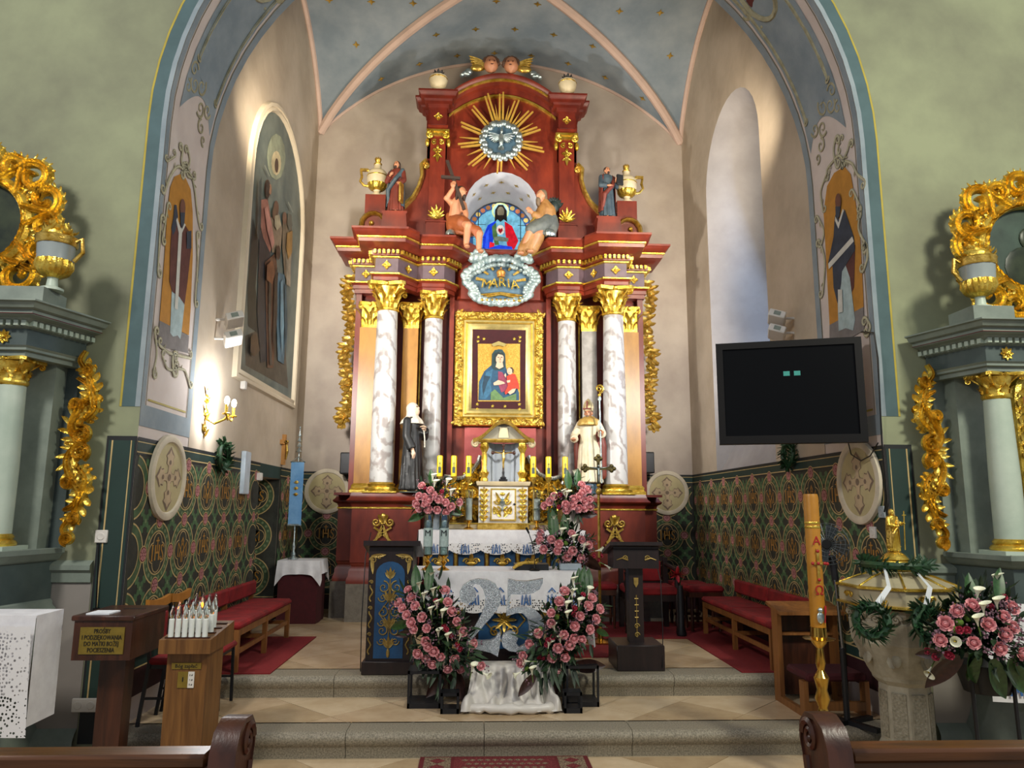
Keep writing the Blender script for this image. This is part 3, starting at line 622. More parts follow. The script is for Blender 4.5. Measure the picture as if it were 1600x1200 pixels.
for nm, col, pts in (('painted_ground', '#4a443a', [(28, 900), (95, 870), (190, 900), (205, 1115), (30, 1020)]), ('painted_shadow', '#2d302c', [(60, 420), (85, 520), (70, 700), (95, 900), (40, 860), (38, 700)]),
    ('painted_halo', '#7f8570', ellp(155, 170, 38, 95)), ('painted_glory', '#b3a582', ellp(155, 195, 20, 50)), ('painted_child', '#4d3a2e', ellp(156, 205, 8, 30)),
    ('painted_robe', '#2b2c30', [(85, 470), (125, 480), (130, 600), (112, 780), (125, 1000), (90, 1010), (75, 800)]), ('painted_tunic', '#8d5f52', [(92, 345), (118, 340), (128, 400), (140, 520), (128, 560), (100, 500), (84, 430)]), ('painted_head', '#4a3226', ellp(117, 300, 13, 38)),
    ('painted_woman', '#7d6e5b', [(128, 420), (160, 400), (178, 460), (170, 560), (135, 560)]), ('painted_head', '#5a4234', ellp(152, 378, 11, 30)), ('painted_skirt', '#553a2a', [(105, 600), (150, 560), (160, 680), (140, 1030), (115, 1030), (110, 800)]),
    ('painted_cloak', '#46606e', [(160, 640), (185, 650), (195, 850), (182, 1015), (158, 1000), (150, 760)]), ('painted_figure', '#6d5f4c', [(178, 430), (215, 440), (215, 560), (205, 700), (185, 650), (176, 540)]), ('painted_head', '#6a4e3d', ellp(185, 420, 9, 26)), ('painted_head', '#6a4e3d', ellp(203, 435, 9, 26)), ('painted_apron', '#857a68', [(190, 560), (212, 540), (208, 700), (192, 690)]),
    ('painted_sleeve', '#a5756a', [(100, 380), (112, 372), (130, 440), (142, 520), (132, 545), (112, 470)]), ('painted_face', '#8a6a54', ellp(124, 302, 6, 22)), ('painted_hair', '#2a201c', [(104, 330), (106, 275), (116, 262), (122, 290), (114, 345)]),
    ('painted_head', '#55402f', ellp(140, 400, 8, 26)), ('painted_shawl', '#938a72', [(142, 410), (160, 405), (168, 450), (150, 470), (140, 450)]), ('painted_veil', '#5d5b50', [(196, 400), (210, 405), (214, 450), (200, 470), (192, 440)]), ('painted_robe', '#8a6a3a', [(192, 480), (214, 470), (212, 560), (196, 590), (188, 540)]),
    ('painted_fold', '#39332c', [(118, 620), (126, 620), (124, 900), (130, 1020), (120, 1020), (114, 820)]), ('painted_fold', '#2a2018', [(140, 640), (150, 620), (150, 800), (138, 980), (132, 900)]), ('painted_fold', '#5f7c8a', [(164, 680), (174, 670), (178, 860), (170, 980), (162, 860)]), ('painted_fold', '#33464f', [(180, 690), (187, 690), (192, 850), (186, 980), (180, 850)]),
    ('painted_child_figure', '#70482f', [(106, 610), (128, 590), (140, 640), (128, 690), (104, 670)]), ('painted_head', '#3d2c22', ellp(152, 560, 9, 30)), ('painted_basket', '#4a3a2a', [(38, 900), (62, 890), (75, 960), (50, 985), (36, 960)]), ('painted_pillar', '#3a4442', [(72, 270), (82, 250), (78, 480), (66, 520)]), ('painted_staff', '#7d8276', [(92, 205), (96, 203), (116, 245), (113, 250)]), ('painted_staff', '#7d8276', [(190, 355), (193, 352), (213, 395), (210, 398)])):
    lay += .0012; m = MB(); m.add([Vector((XL+lay, p.y, p.z)) for p in [px_(*pc(a, b), XL) for a, b in pts]], [tuple(range(len(pts)))]); obj(nm, m, mat('paint_'+col[1:], col, .55, 0, .3, 6), T, world=True)
# ---- painted cross medallions on the walls ----
medg = mat('medallion_cream', '#b3a67c', .8, 0, .1, 4); medr = mat('medallion_rim', '#c9bda6', .8); medl = mat('medallion_cross_line', '#7d6a58', .8); medc = mat('medallion_cross_fill', '#b7a181', .8)
def medmesh():
    out = []
    m = MB(); m.lathe([(.0, 0), (.33, 0), (.33, .012), (0, .014)], n=40); out.append(('disc', m, medg))
    m = MB(); m.lathe([(.275, .01), (.285, .024), (.315, .03), (.34, .022), (.345, 0), (.275, 0)], n=40); out.append(('rim', m, medr))
    for nm, k, z, mm in (('cross_outline', 1.0, .0145, medl), ('cross', .86, .016, medc)):
        m = MB()
        for i in range(4):
            a = PI/2*i; c, s_ = cos(a), sin(a); L = .2 if i != 3 else .22
            prof = [(0, .04*k), (L*.45, .028*k), (L*.55, .07*k), (L*.75, .062*k), (L*.85, .085*k), (L*k+.02, .03*k), (L*k+.05, 0)]
            pl = prof+[(u, -v) for u, v in prof[::-1]][1:]
            m.add([(c*u-s_*v, s_*u+c*v, z) for u, v in pl], [tuple(range(len(pl)))])
        disc(m, (0, 0), .06*k, z+.0005, 0, 14); out.append((nm, m, mm))
    for i in range(5): m = MB(); disc(m, (.12*cos(PI/2*i), .12*sin(PI/2*i)) if i < 4 else (0, 0), .02 if i < 4 else .03, .018, 0, 8); out.append(('cross_detail', m, medl))
    return [(n_, q_.mesh(n_, mm, 40)) for n_, q_, mm in out]
MED = medmesh()
for (loc, rz, lab) in (((XL+.012, 5.66, 1.815), PI/2, 'oval-looking cream cross medallion on the left wall near the arch'), ((XR-.012, 5.5, 1.82), -PI/2, 'round cream cross medallion on the right wall under the television'),
                       ((-2.24, YB-.012, 1.815), 0, 'round cream cross medallion behind the blue banner'), ((2.28, YB-.012, 1.83), 0, 'round cream cross medallion on back wall right of high altar')):
    t = thing('cross_medallion', lab, 'medallion', loc); t.rotation_euler = (PI/2, 0, rz); t['group'] = 'consecration cross medallions'
    for nm, me in MED: copyof(me, nm, t, (0, 0, 0), sca=(1, 1, 1))
    if rz == 0: t.scale = (.86, .86, 1)
    else: t.scale = (.93, .93, 1)
# =====================================================  HIGH ALTAR  =====================================================
HA = thing('high_altar', 'towering red marbled high altar with white columns and gilded capitals', 'altar', (0, 9.2, Z2))
def H(name, mb, m, **k): return obj(name, mb, m, HA, world=True, **k)
def capital(r, h, W, sq=False):
    m = MB()
    if sq: m.box(-r, r, -r*.6, r*.6, 0, h*.9)
    else: m.lathe([(r, 0), (r*1.14, .012), (r*1.14, .03), (r*.98, .045), (r*.98, h*.5), (r*1.4, h*.86)], n=14)
    for row, (z, L, k, w) in enumerate(((.035, h*.42, 8, r*.85), (.08, h*.66, 8, r*.75))):
        for i in range(k):
            a = 2*PI*(i+.5*row)/k; c, s = cos(a), sin(a); rr = r*.98 if not sq else r*min(1/max(abs(c), 1e-6), .6/max(abs(s), 1e-6))
            m.leaf((rr*c, rr*s, z), (c*.12, s*.12, 1), (c, s, 0), L, w, .62, 6, 0, 3)
    for i in range(4):
        a = PI/4+PI/2*i; c, s = cos(a), sin(a)*(1 if not sq else .6)
        m.spiral((W*.62*c, W*.62*s, h*.8), h*.13, 1.4, h*.045, (c, s, 0), (0, 0, 1), PI*.8, 0, 5, .85, -1, lead=[(r*.9*c, r*.9*s, h*.45), (r*1.1*c, r*1.1*s, h*.65)])
    for i in range(4):
        a = PI/2*i; c, s = cos(a), sin(a)*(1 if not sq else .6); m.ell((W*.46*c, W*.46*s, h*.92), h*.09, 6, 5)
    ab = []
    for i in range(4):
        a = PI/4+PI/2*i
        ab += [(W*.72*cos(a-.1), W*.72*sin(a-.1)*(1 if not sq else .6)), (W*.72*cos(a+.1), W*.72*sin(a+.1)*(1 if not sq else .6)), (W*.42*cos(a+PI/4), W*.42*sin(a+PI/4)*(1 if not sq else .6))]
    m.prism([(x, y, h*.88) for x, y in ab], (0, 0, h*.12)); return m.mesh('capital', gold, 50)
CAPB, CAPS, CAPP = capital(.125, .35, .42), capital(.112, .35, .31), capital(.1, .34, .25, True)
for s in (-1, 1):
    sx = lambda a, b: sorted((s*a, s*b))
    # pedestal
    m = MB(); m.box(*sx(.9, 1.76), 8.78, 9.75, Z2, .74); H('stone_plinth', m, stone)
    m = MB(); m.box(*sx(1.7, 2.0), 9.1, 9.8, Z2, .74); H('stone_plinth', m, stone)
    ped = [(-1.73, 9.7), (-1.73, 8.81), (-.93, 8.81), (-.93, 9.6)]; side = [(-1.95, 9.8), (-1.95, 9.14), (-1.7, 9.14)]
    fl = (lambda P: P) if s < 0 else (lambda P: [(-x, y) for x, y in P][::-1])
    for P in (ped, side):
        P = fl(P)
        m = MB(); m.mold(P, [(.03, .74), (.03, .79), (.01, .83), (.01, .88), (-.02, .93), (0, .97), (0, .975)]); H('base_moulding', m, red)
        m = MB(); m.mold(P, [(0, .97), (0, 1.59)]); H('pedestal_body', m, red)
        m = MB(); m.mold(P, [(0, 1.59), (.012, 1.595), (.012, 1.61), (0, 1.615)]); H('gold_fillet', m, gold)
        m = MB(); m.mold(P, [(0, 1.615), (.01, 1.65), (.05, 1.67), (.06, 1.69), (.03, 1.72), (.02, 1.75), (.01, 1.78), (-.6, 1.78)]); H('pedestal_cornice', m, reddk)
    m = MB(); m.box(*sx(.9, 1.95), 8.83, 9.7, 1.75, 1.779); H('pedestal_top', m, reddk)
    # gilded monogram on the pedestal
    m = MB(); c = Vector((s*1.36, 8.79, 1.32))
    for q in (-1, 1):
        m.ribbon([c+Vector((q*.09, 0, -.12)), c+Vector((0, 0, .08))], .028, -.025, (0, 1, 0)); m.ribbon([c+Vector((q*.1, 0, -.1)), c+Vector((q*-.04, 0, .02)), c+Vector((q*-.1, 0, .06))], .022, -.02, (0, 1, 0))
        m.spiral(c+Vector((q*.08, -.01, .12)), .05, 1.3, .016, (q, 0, 0), (0, 0, 1), PI, 0, 6, .85, 1); m.spiral(c+Vector((q*.07, -.01, -.12)), .045, 1.2, .014, (q, 0, 0), (0, 0, 1), 0, 0, 6, .85, -1)
        m.leaf(c+Vector((0, 0, .1)), (q*.5, 0, 1), (0, -1, 0), .13, .06, .3, 5, 0, 2)
    m.ell(c+Vector((0, 0, .19)), (.035, .02, .035)); H('gilded_monogram', m, gold2)
    # columns
    for nm, (cx, cy), r1, r2, zt, cap, pl in (('column', (s*1.42, 8.98), .145, .125, 4.01, CAPB, .2), ('column', (s*.855, 9.2), .12, .112, 3.98, CAPS, .17)):
        m = MB(); m.lathe([(r1, 1.9), (r1*1.0, 2.4), (r1*.97, 3.0), (r2, zt)], (cx, cy, 0), 28); col = H('column_shaft', m, marble)
        m = MB(); m.box(cx-pl, cx+pl, cy-pl, cy+pl, 1.779, 1.80); m.lathe([(pl*.98, 1.8), (pl, 1.815), (pl*.98, 1.84), (r1*1.1, 1.855), (r1*1.12, 1.87), (r1*1.15, 1.885), (r1*1.02, 1.9), (r1, 1.905)], (cx, cy, 0), 28); H('column_base', m, gold)
        o = copyof(cap, 'capital', HA, Vector((cx, cy, zt))-HA.location)
    # pilasters
    for a, b, mm in ((1.56, 1.79, ochre), (1.05, 1.24, ochre if s < 0 else greymarb)):
        x0, x1 = sx(a, b); m = MB(); m.box(x0, x1, 9.2, 9.4, 1.9, 3.87); H('pilaster', m, mm)
        m = MB(); m.mold([(x0, 9.4), (x0, 9.2), (x1, 9.2), (x1, 9.4)], [(.04, 1.779), (.04, 1.82), (.02, 1.84), (.025, 1.87), (0, 1.9)]); H('pilaster_base', m, gold)
        copyof(CAPP, 'pilaster_capital', HA, Vector(((x0+x1)/2, 9.27, 3.87))-HA.location)
    m = MB(); m.box(*sx(1.79, 1.86), 9.24, 9.5, 1.78, 4.4); H('edge_strip', m, red)
    m = MB(); m.box(*sx(1.02, 1.035), 9.3, 9.34, 1.78, 4.3); H('gold_strip', m, gold)
    m = MB(); m.box(*sx(.6, .66), 9.3, 9.36, 1.78, 4.4); H('moulding_strip', m, red)
    # entablature
    EP = fl([(-1.88, 9.6), (-1.88, 9.2), (-1.6, 9.2), (-1.57, 8.82), (-1.29, 8.82), (-1.07, 9.12), (-1.0, 9.06), (-.73, 9.06), (-.6, 9.25), (-.6, 9.5)])
    m = MB(); m.mold(EP, [(-.12, 4.32), (.0, 4.32), (0, 4.37), (.018, 4.375), (.018, 4.42), (.04, 4.44)]); H('architrave', m, red)
    m = MB(); m.mold(EP, [(.03, 4.44), (.055, 4.445), (.055, 4.462), (0, 4.475)]); H('gold_fillet', m, gold)
    m = MB(); m.mold(EP, [(0, 4.47), (0, 4.665)]); H('frieze', m, mauve)
    m = MB(); m.mold(EP, [(0, 4.66), (.03, 4.665), (.03, 4.68), (0, 4.69)]); H('gold_fillet', m, gold)
    m = MB(); m.mold(EP, [(.0, 4.685), (.04, 4.69), (.045, 4.755), (.1, 4.765), (.13, 4.79), (.2, 4.81), (.205, 4.85)]); H('cornice', m, reddk)
    m = MB(); m.mold(EP, [(.2, 4.85), (.222, 4.855), (.222, 4.873), (.2, 4.88)]); H('gold_fillet', m, gold)
    m = MB(); m.mold(EP, [(.2, 4.876), (.235, 4.89), (.26, 4.93), (.285, 4.945), (.285, 4.97), (-.2, 4.985)]); H('cornice_crown', m, red)
    m = MB(); m.add([(x, y, 4.98) for x, y in EP], [tuple(range(len(EP)))]); H('entablature_top', m, red)
    m = MB()
    for (ax, ay), (bx, by) in zip(EP[:-1], EP[1:]):
        d = Vector((bx-ax, by-ay)); L = d.length
        if L < .06: continue
        d /= L; nn = Vector((d.y, -d.x)); k = max(2, int(L/.055))
        for i in range(k+1):
            if L < .12 and i in (0, k): continue
            p = Vector((ax, ay))+d*(L*(i+.0)/k)+nn*.065
            m.add([(p.x+d.x*a+nn.x*b, p.y+d.y*a+nn.y*b, z) for z in (4.705, 4.75) for a, b in ((-.014, -.03), (.014, -.03), (.014, .022), (-.014, .022))], [(0, 1, 2, 3), (4, 5, 6, 7), (0, 1, 5, 4), (1, 2, 6, 5), (2, 3, 7, 6), (3, 0, 4, 7)])
    H('dentil_row', m, gold, smooth=0, kind='stuff')
    ro = MB()
    for i in range(4): ro.leaf((0, 0, 0), (cos(PI/2*i), 0, sin(PI/2*i)), (0, -1, 0), .06, .05, .2, 4); ro.leaf((0, 0, 0), (cos(PI/4+PI/2*i), 0, sin(PI/4+PI/2*i)), (0, -1, 0), .04, .03, .2, 4)
    ro.ell((0, -.008, 0), .016); rome = ro.mesh('frieze_rosette', gold, 60)
    for x, y in ((1.43, 8.81), (.865, 9.05), (1.74, 9.19)): copyof(rome, 'frieze_rosette', HA, Vector((s*x, y, 4.57))-HA.location)
    m2 = copyof(rome, 'frieze_rosette', HA, Vector((s*1.18, 8.96, 4.57))-HA.location, (0, 0, -s*rad(53)))
    # gilded side garland of leaves and blossoms
    m = MB(); P = []
    for i in range(24):
        t = i/23; z = 4.58-1.92*t; x = s*(1.95+.035*sin(t*14)); P.append((x, 9.34, z)); big = 1 if (i % 5) in (1, 2) else .75
        for q in range(5):
            a = rad(-90+(-2+q)*48+random.uniform(-20, 20)); m.leaf((x, 9.33, z), (cos(a), -.2, sin(a)), (0, -1, .2), .14*big, .075, .3, 5, 0, 2)
        if i % 5 == 2:
            for q in range(5): a = 2*PI*q/5; m.leaf((x, 9.31, z), (cos(a), -.3, sin(a)), (0, -1, 0), .06, .05, .3, 4)
            m.ell((x, 9.29, z), .022, 7, 5)
    m.tube(P, .012, 5); H('garland', m, gold2)
    # upper pilaster
    x0, x1 = sx(.755, .955)
    m = MB(); m.box(*sx(.735, .98), 9.07, 9.35, 4.96, 5.25); m.mold([(x0, 9.3), (x0, 9.1), (x1, 9.1), (x1, 9.3)], [(.02, 5.25), (.035, 5.255), (.035, 5.275), (.01, 5.29)]); H('upper_pedestal', m, red)
    m = MB(); m.box(x0, x1, 9.1, 9.35, 5.28, 6.56); H('upper_pilaster', m, red)
    cx = s*.855
    m = MB(); m.mold([(x0, 9.3), (x0, 9.1), (x1, 9.1), (x1, 9.3)], [(.0, 6.46), (.03, 6.47), (.03, 6.5), (.05, 6.51), (.05, 6.54), (0, 6.56)])
    for q in (-1, 1): m.spiral((cx+q*.1, 9.06, 6.46), .05, 1.6, .018, (q, 0, 0), (0, 0, 1), PI/2, 0, 6, .9, -1); m.ell((cx+q*.14, 9.12, 6.38), (.03, .04, .06))
    H('ionic_capital', m, gold)
    m = MB()
    for q in (-1, 1):
        m.spiral((cx+q*.045, 9.085, 6.37), .04, 1.2, .012, (q, 0, 0), (0, 0, 1), PI*.7, 0, 5, .8, -1); m.spiral((cx+q*.03, 9.085, 6.25), .03, 1.2, .01, (q, 0, 0), (0, 0, 1), 0, 0, 5, .8, 1)
        m.leaf((cx, 9.09, 6.2), (q*.7, 0, -.5), (0, -1, 0), .08, .03, .2, 4)
    m.leaf((cx, 9.09, 6.28), (0, 0, -1), (0, -1, 0), .2, .05, .1, 5); m.ell((cx, 9.085, 6.3), (.02, .015, .03)); H('pendant_ornament', m, gold)
    m = MB()
    for q in range(-3, 4): m.leaf((cx, 9.095, 5.31), (sin(q*.38), 0, cos(q*.38)), (0, -1, 0), .2-.025*abs(q), .04, .12, 5)
    m.ell((cx, 9.09, 5.32), (.03, .015, .02)); H('palmette', m, gold)
    m = MB(); m.mold([(x0, 9.3), (x0, 9.1), (x1, 9.1), (x1, 9.3)], [(0, 6.56), (.03, 6.58), (.03, 6.61), (0, 6.62)]); H('moulding', m, red)
    m = MB(); m.box(x0+.005, x1-.005, 9.09, 9.35, 6.62, 6.86); H('frieze_block', m, mauve)
    copyof(rome, 'frieze_rosette', HA, Vector((cx, 9.08, 6.73))-HA.location)
    m = MB(); m.box(x0, x1, 9.08, 9.1, 6.86, 6.885); H('gold_fillet', m, gold)
    CP = fl([(-1.02, 9.4), (-1.02, 9.25), (-.965, 9.25), (-.965, 9.08), (-.745, 9.08), (-.745, 9.2), (-.66, 9.2)])
    m = MB(); m.mold(CP, [(0, 6.62), (0, 6.84), (.02, 6.85), (.03, 6.9), (.07, 6.92), (.08, 6.95), (.12, 6.97), (.13, 7.0), (.15, 7.02), (.15, 7.045), (-.15, 7.06)]); m.add([(x, y, 7.055) for x, y in CP], [tuple(range(len(CP)))]); H('cornice_block', m, reddk)
    # swept volute wing with gilt edge
    W = [(-1.0, 6.12), (-1.06, 6.05), (-1.05, 5.9), (-1.09, 5.75), (-1.16, 5.6), (-1.27, 5.48), (-1.38, 5.41)]
    W = [(s*-x, z) for x, z in W]
    m = MB(); m.prism([(x, 9.14, z) for x, z in W]+[(s*1.38, 9.14, 4.98), (s*.95, 9.14, 4.98), (s*.95, 9.14, 6.1)], (0, .16, 0)); H('wing_panel', m, red)
    m = MB(); m.tube([(x, 9.12, z) for x, z in W], [.03, .035, .03, .03, .032, .036, .04], 7, nrm=(0, 1, 0), flat=2.2); m.spiral((s*1.0, 9.12, 6.06), .055, 1.4, .025, (s, 0, 0), (0, 0, 1), PI/2, 0, 6, .85, -1, flat=1.8); H('gilt_wing_edge', m, gold2)
    m = MB(); m.spiral((s*1.62, 8.98, 5.17), .2, 1.3, .036, (s, 0, 0), (0, 0, 1), -PI*.5, 0, 6, .75, 1, flat=2.2); H('gilt_scroll', m, gold2)
    m = MB(); m.box(*sx(1.5, 1.76), 9.0, 9.25, 4.98, 5.58); H('urn_block', m, red)
    m = MB(); m.rings([[(s*1.36+q*a, 8.82+(0 if b < 0 else .3), z) for q, b in ((-1, -1), (1, -1), (1, 1), (-1, 1))] for a, z in ((.17, 4.98), (.16, 5.1), (.145, 5.25), (.16, 5.27), (.16, 5.29))]); H('statue_block', m, red)
# central fields
m = MB(); m.box(-.93, .93, 9.0, 9.6, Z2, 1.778); H('central_base', m, red)
m = MB(); m.box(-1.86, 1.86, 9.38, 9.55, 1.778, 4.98); H('back_panel', m, red)
m = MB(); m.box(-.44, .47, 9.345, 9.38, 1.778, 2.62); H('lower_panel', m, mat('lit_red_marbling', '#9c4340', .45, 0, .15, 4, col2='#ad5350'))  # paler than the red around it: light falling here is put into the colour
m = MB(); m.mold([(-.62, 9.4), (-.52, 9.3), (.52, 9.3), (.62, 9.4)], [(0, 4.3), (0, 4.86), (.05, 4.88), (.08, 4.92), (.08, 4.95), (-.2, 4.96)]); H('central_panel', m, red)
I = [(-.5, 4.96), (-.5, 5.5)]+[(-.5*cos(rad(a)), 5.5+.54*sin(rad(a))) for a in range(15, 166, 15)]+[(.5, 5.5), (.5, 4.96)]
def topz(x): return 7.0+.33*max(0, 1-(abs(x)/.74)**2)
O = []
for i, (x, z) in enumerate(I):
    if z <= 5.5: O.append((math.copysign(1.0, x), z)); continue
    d = Vector((x/.5, (z-5.5)/.54)); t = .5
    while t < 3 and abs(d.x*t) < 1.0 and 5.5+d.y*t < topz(d.x*t): t += .01
    O.append((d.x*t, 5.5+d.y*t))
m = MB(); m.rings([[(x, 9.22, z) for x, z in I], [(x, 9.22, z) for x, z in O], [(x, 9.4, z) for x, z in O]], 0, cap=False, closed=False)
for s in (-1, 1):
    m.box(*sorted((s*.74, s*1.0)), 9.22, 9.4, 6.2, 7.0)
m.prism([(-.75, 9.221, 6.3)]+[(x, 9.221, topz(x)) for x in [-.75+.1*i for i in range(16)]]+[(.75, 9.221, 6.3)], (0, .15, 0)); H('upper_panel', m, red)
def arcmold(mm, prof, nm):
    m = MB(); R = []
    for i in range(25):
        x = -.72+1.44*i/24; R.append([(x, 9.22-o, topz(x)+dz) for o, dz in prof])
    m.rings(R, 0, cap=False, closed=False); H(nm, m, mm)
arcmold(red, [(0, -.18), (.03, -.17), (.04, -.1), (.09, -.08), (.1, -.03), (.14, 0), (.16, .03), (.16, .055), (-.1, .06)], 'arched_pediment')
arcmold(gold, [(.0, -.22), (.045, -.215), (.045, -.19), (0, -.185)], 'gold_fillet'); arcmold(gold, [(.1, -.035), (.135, -.03), (.135, -.012), (.1, -.008)], 'gold_fillet')
WIN = [(-.47, 5.02), (-.47, 5.42)]+[(-.47*cos(rad(a)), 5.42+.47*sin(rad(a))) for a in range(15, 166, 15)]+[(.47, 5.42), (.47, 5.02)]
m = MB(); m.rings([[(x, 9.22, z) for x, z in I], [(x, 9.87, z) for x, z in WIN]], 0, cap=False); H('niche_vault', m, mat('niche_white', '#b9bcc4', .85, 0, .06, 3, col2='#c9ccd2'))
for a in (40, 65, 90, 115, 140):
    for t in (.3, .62):
        aa = rad(a+(12 if t > .5 else 0)); rr = .5-.03*t-.012; z0 = 5.5-.08*t
        p = Vector((-rr*cos(aa), 9.22+.65*t, z0+(.54-.07*t)*sin(aa)-.012)); nn = Vector((cos(aa), -.1, -sin(aa)))
        copyof(starm, 'niche_star', HA, p-HA.location, nn.to_track_quat('-Z', 'Y').to_euler(), .7)
# glory of rays with the silver dove
raym = mat('ray_gilding', '#c99f45', .42, .35, .1, 20)
c = Vector((-.02, 9.12, 6.42)); k = .0079/5.714*1.0
for dbl, tips in ((1, [(815, 285), (665, 310), (530, 450), (420, 630), (405, 860), (515, 1065), (800, 1130), (1080, 1075), (1235, 880), (1190, 650), (1110, 470), (970, 360)]), (0, [(755, 415), (890, 420), (1005, 480), (1125, 600), (1170, 795), (1120, 1000), (955, 1085), (650, 1090), (490, 955), (415, 770)])):
    for tx, ty in tips:
        d = Vector(((tx-815)*k, 0, -(ty-800)*k)); L = d.length; d.normalize(); n_ = Vector((d.z, 0, -d.x)); m = MB()
        if dbl:
            for q in (-1, 1):
                e = c+d*(L-(.03 if q < 0 else 0)); P = [c+d*.2+n_*q*.004, c+d*.2+n_*q*.036, e+n_*q*.034, e+n_*q*.014]
                m.prism(P, (0, -.022, 0)); m.prism([c+d*.2-n_*.006, c+d*.2+n_*.006, c+d*L*.62+n_*.006, c+d*L*.62-n_*.006], (0, -.02, 0))
        else: m.prism([c+d*.2-n_*.018, c+d*.2+n_*.018, c+d*L], (0, -.02, 0))
        H('gilded_ray', m, raym, smooth=0)
m = MB(); m.lathe([(0, 0), (.2, 0), (.2, .015), (0, .018)], n=24); o = obj('dove_disc', m, mat('slate_blue_paint', '#3b5566', .5, 0, .15, 8), HA, c+Vector((0, -.03, 0))-HA.location, rot=(PI/2, 0, 0))
m = MB()
for i in range(22):
    a = 2*PI*i/22; r = .225+.02*(i % 2); m.ell((c.x+r*cos(a), c.y-.05, c.z+r*sin(a)), (.048, .03, .048), 8, 6)
    m.ell((c.x+.265*cos(a+.1), c.y-.03, c.z+.265*sin(a+.1)), (.035, .025, .035), 7, 5)
H('cloud_ring', m, silver)
m = MB(); m.ell((c.x, c.y-.08, c.z-.01), (.035, .03, .1)); m.ell((c.x+.005, c.y-.09, c.z+.1), (.02, .02, .03)); m.tube([(c.x+.005, c.y-.09, c.z+.12), (c.x+.01, c.y-.1, c.z+.17)], [.015, .006])
for q in (-1, 1):
    for i in range(6): m.leaf((c.x+q*.03, c.y-.08, c.z+.05-.012*i), (q*1, 0, .18-.2*i), (0, -1, 0), .17-.017*i, .035, .1, 4)
for i in range(-2, 3): m.leaf((c.x, c.y-.07, c.z-.08), (i*.25, 0, -1), (0, -1, 0), .09, .03, .1, 4)
H('dove', m, silver)
# cartouche with MARIA
c = Vector((0, 9.27, 4.5)); m = MB()
m.add([(c.x+.44*cos(2*PI*i/28), c.y-.01, c.z+.29*sin(2*PI*i/28)) for i in range(28)], [tuple(range(28))]); H('cartouche_field', m, mat('cartouche_blue', '#4f6c80', .5, 0, .2, 8))
cloudm = mat('painted_cloud', '#667c80', .4, .4, .3, 10, .2, 40, col2='#b4c3c2'); m = MB(); random.seed(3)
for i in range(44):
    a = 2*PI*i/44; ex = .44+.045*sin(5*a); r = random.uniform(.045, .075)
    if -2.2 < a-2*PI < -.95 and False: continue
    m.ell((c.x+ex*1.0*cos(a), c.y-.035, c.z+(.34 if sin(a) > 0 else .265)*sin(a)), (r, .04, r*.9), 8, 6)
    m.ell((c.x+(ex-.06)*cos(a+.07), c.y-.05, c.z+.25*sin(a+.07)), (r*.6, .035, r*.55), 7, 5)
for q in (-1, 1):
    for dx, dz, r in ((.3, .34, .075), (.37, .32, .07), (.26, .4, .065), (.34, .41, .065), (.4, .38, .055), (.22, .36, .055)): m.ell((c.x+q*dx, c.y-.06, c.z+dz), (r, .06, r*.9), 8, 6)
H('cloud_border', m, cloudm)
for ch, dx, dz, rt in zip('MARIA', (-.19, -.09, .015, .1, .18), (-.03, -.012, 0, -.012, -.03), (10, 5, 0, -5, -10)):
    m = MB(); m.txt(ch, .17, Matrix.Translation((c.x+dx, c.y-.06, c.z+dz)) @ Matrix.Rotation(rad(rt), 4, 'Y') @ Matrix.Rotation(PI/2, 4, 'X'), .012); o = H('letter', m, gold, smooth=0)
m = MB(); m.tube([(c.x+.3*cos(rad(a)), c.y-.05, c.z-.0+.2*sin(rad(a))-.01*0) for a in range(205, 336, 10)][0:0] or [(c.x-.3+.06*i, c.y-.05, c.z-.21+.06*(1-abs(i-5)/5)) for i in range(11)], .018, 6); m.tube([(c.x-.28+.056*i, c.y-.06, c.z-.17+.035*(1-abs(i-5)/5)) for i in range(11)], .012, 6)
for i in range(9): m.ell((c.x-.24+.06*i, c.y-.06, c.z-.235), (.035, .02, .022), 7, 5)
H('gilded_crescent', m, gold2)
m = MB(); m.lathe([(.05, 0), (.055, .01), (.05, .02), (.062, .06), (.045, .09), (.01, .1)], (c.x, c.y-.05, c.z+.08), 12); m.ell((c.x, c.y-.05, c.z+.2), .014); H('crown', m, mat('crown_red_gold', '#a5522a', .4, .4, .4, 30, col2='#d9a94a'))
for a in (35, 60, 120, 145, 10, 170):
    d = Vector((cos(rad(a)), 0, sin(rad(a)))); n_ = Vector((d.z, 0, -d.x)); m = MB(); m.prism([c+d*.2+Vector((0, -.03, .0))-n_*.012, c+d*.2+Vector((0, -.03, 0))+n_*.012, c+d*.33+Vector((0, -.03, 0))+n_*.02, c+d*.33+Vector((0, -.03, 0))-n_*.02], (0, -.012, 0)); H('small_ray', m, gold2, smooth=0)
# ---- stained glass window behind the niche ----
sg = {}
def sgm(col, e=.9):
    return mat('stained_'+col[1:]+str(e), col, .2, 0, .25, 14, emis=e)
zc6 = lambda x, y: (520+x/3.077, 240+y/3.077)
m = MB(); m.add([(x, 9.868, z) for x, z in WIN], [tuple(range(len(WIN)))]); w2 = struct('window_2', m, sgm('#5f98b0', .8), 'arched stained glass window of a robed man behind the upper niche')
lay = 0
m = MB(); R = [[(x*k_, 9.866, 5.42+(z-5.42)*k_ if z > 5.42 else z) for x, z in WIN] for k_ in (.8, 1)]; m.rings(R, 0, cap=False, closed=False); obj('border_pane', m, sgm('#2a4a78', .7), w2)
for i in range(15):
    a = rad(6+12*i); m = MB(); m.add([(.42*cos(a)+.035*cos(2*PI*j/8), 9.864, 5.42+.42*sin(a)+.035*sin(2*PI*j/8)) for j in range(8)], [tuple(range(8))]); obj('border_roundel', m, sgm(('#8a5a30', '#b06a48', '#c0a860')[i % 3], .6), w2)
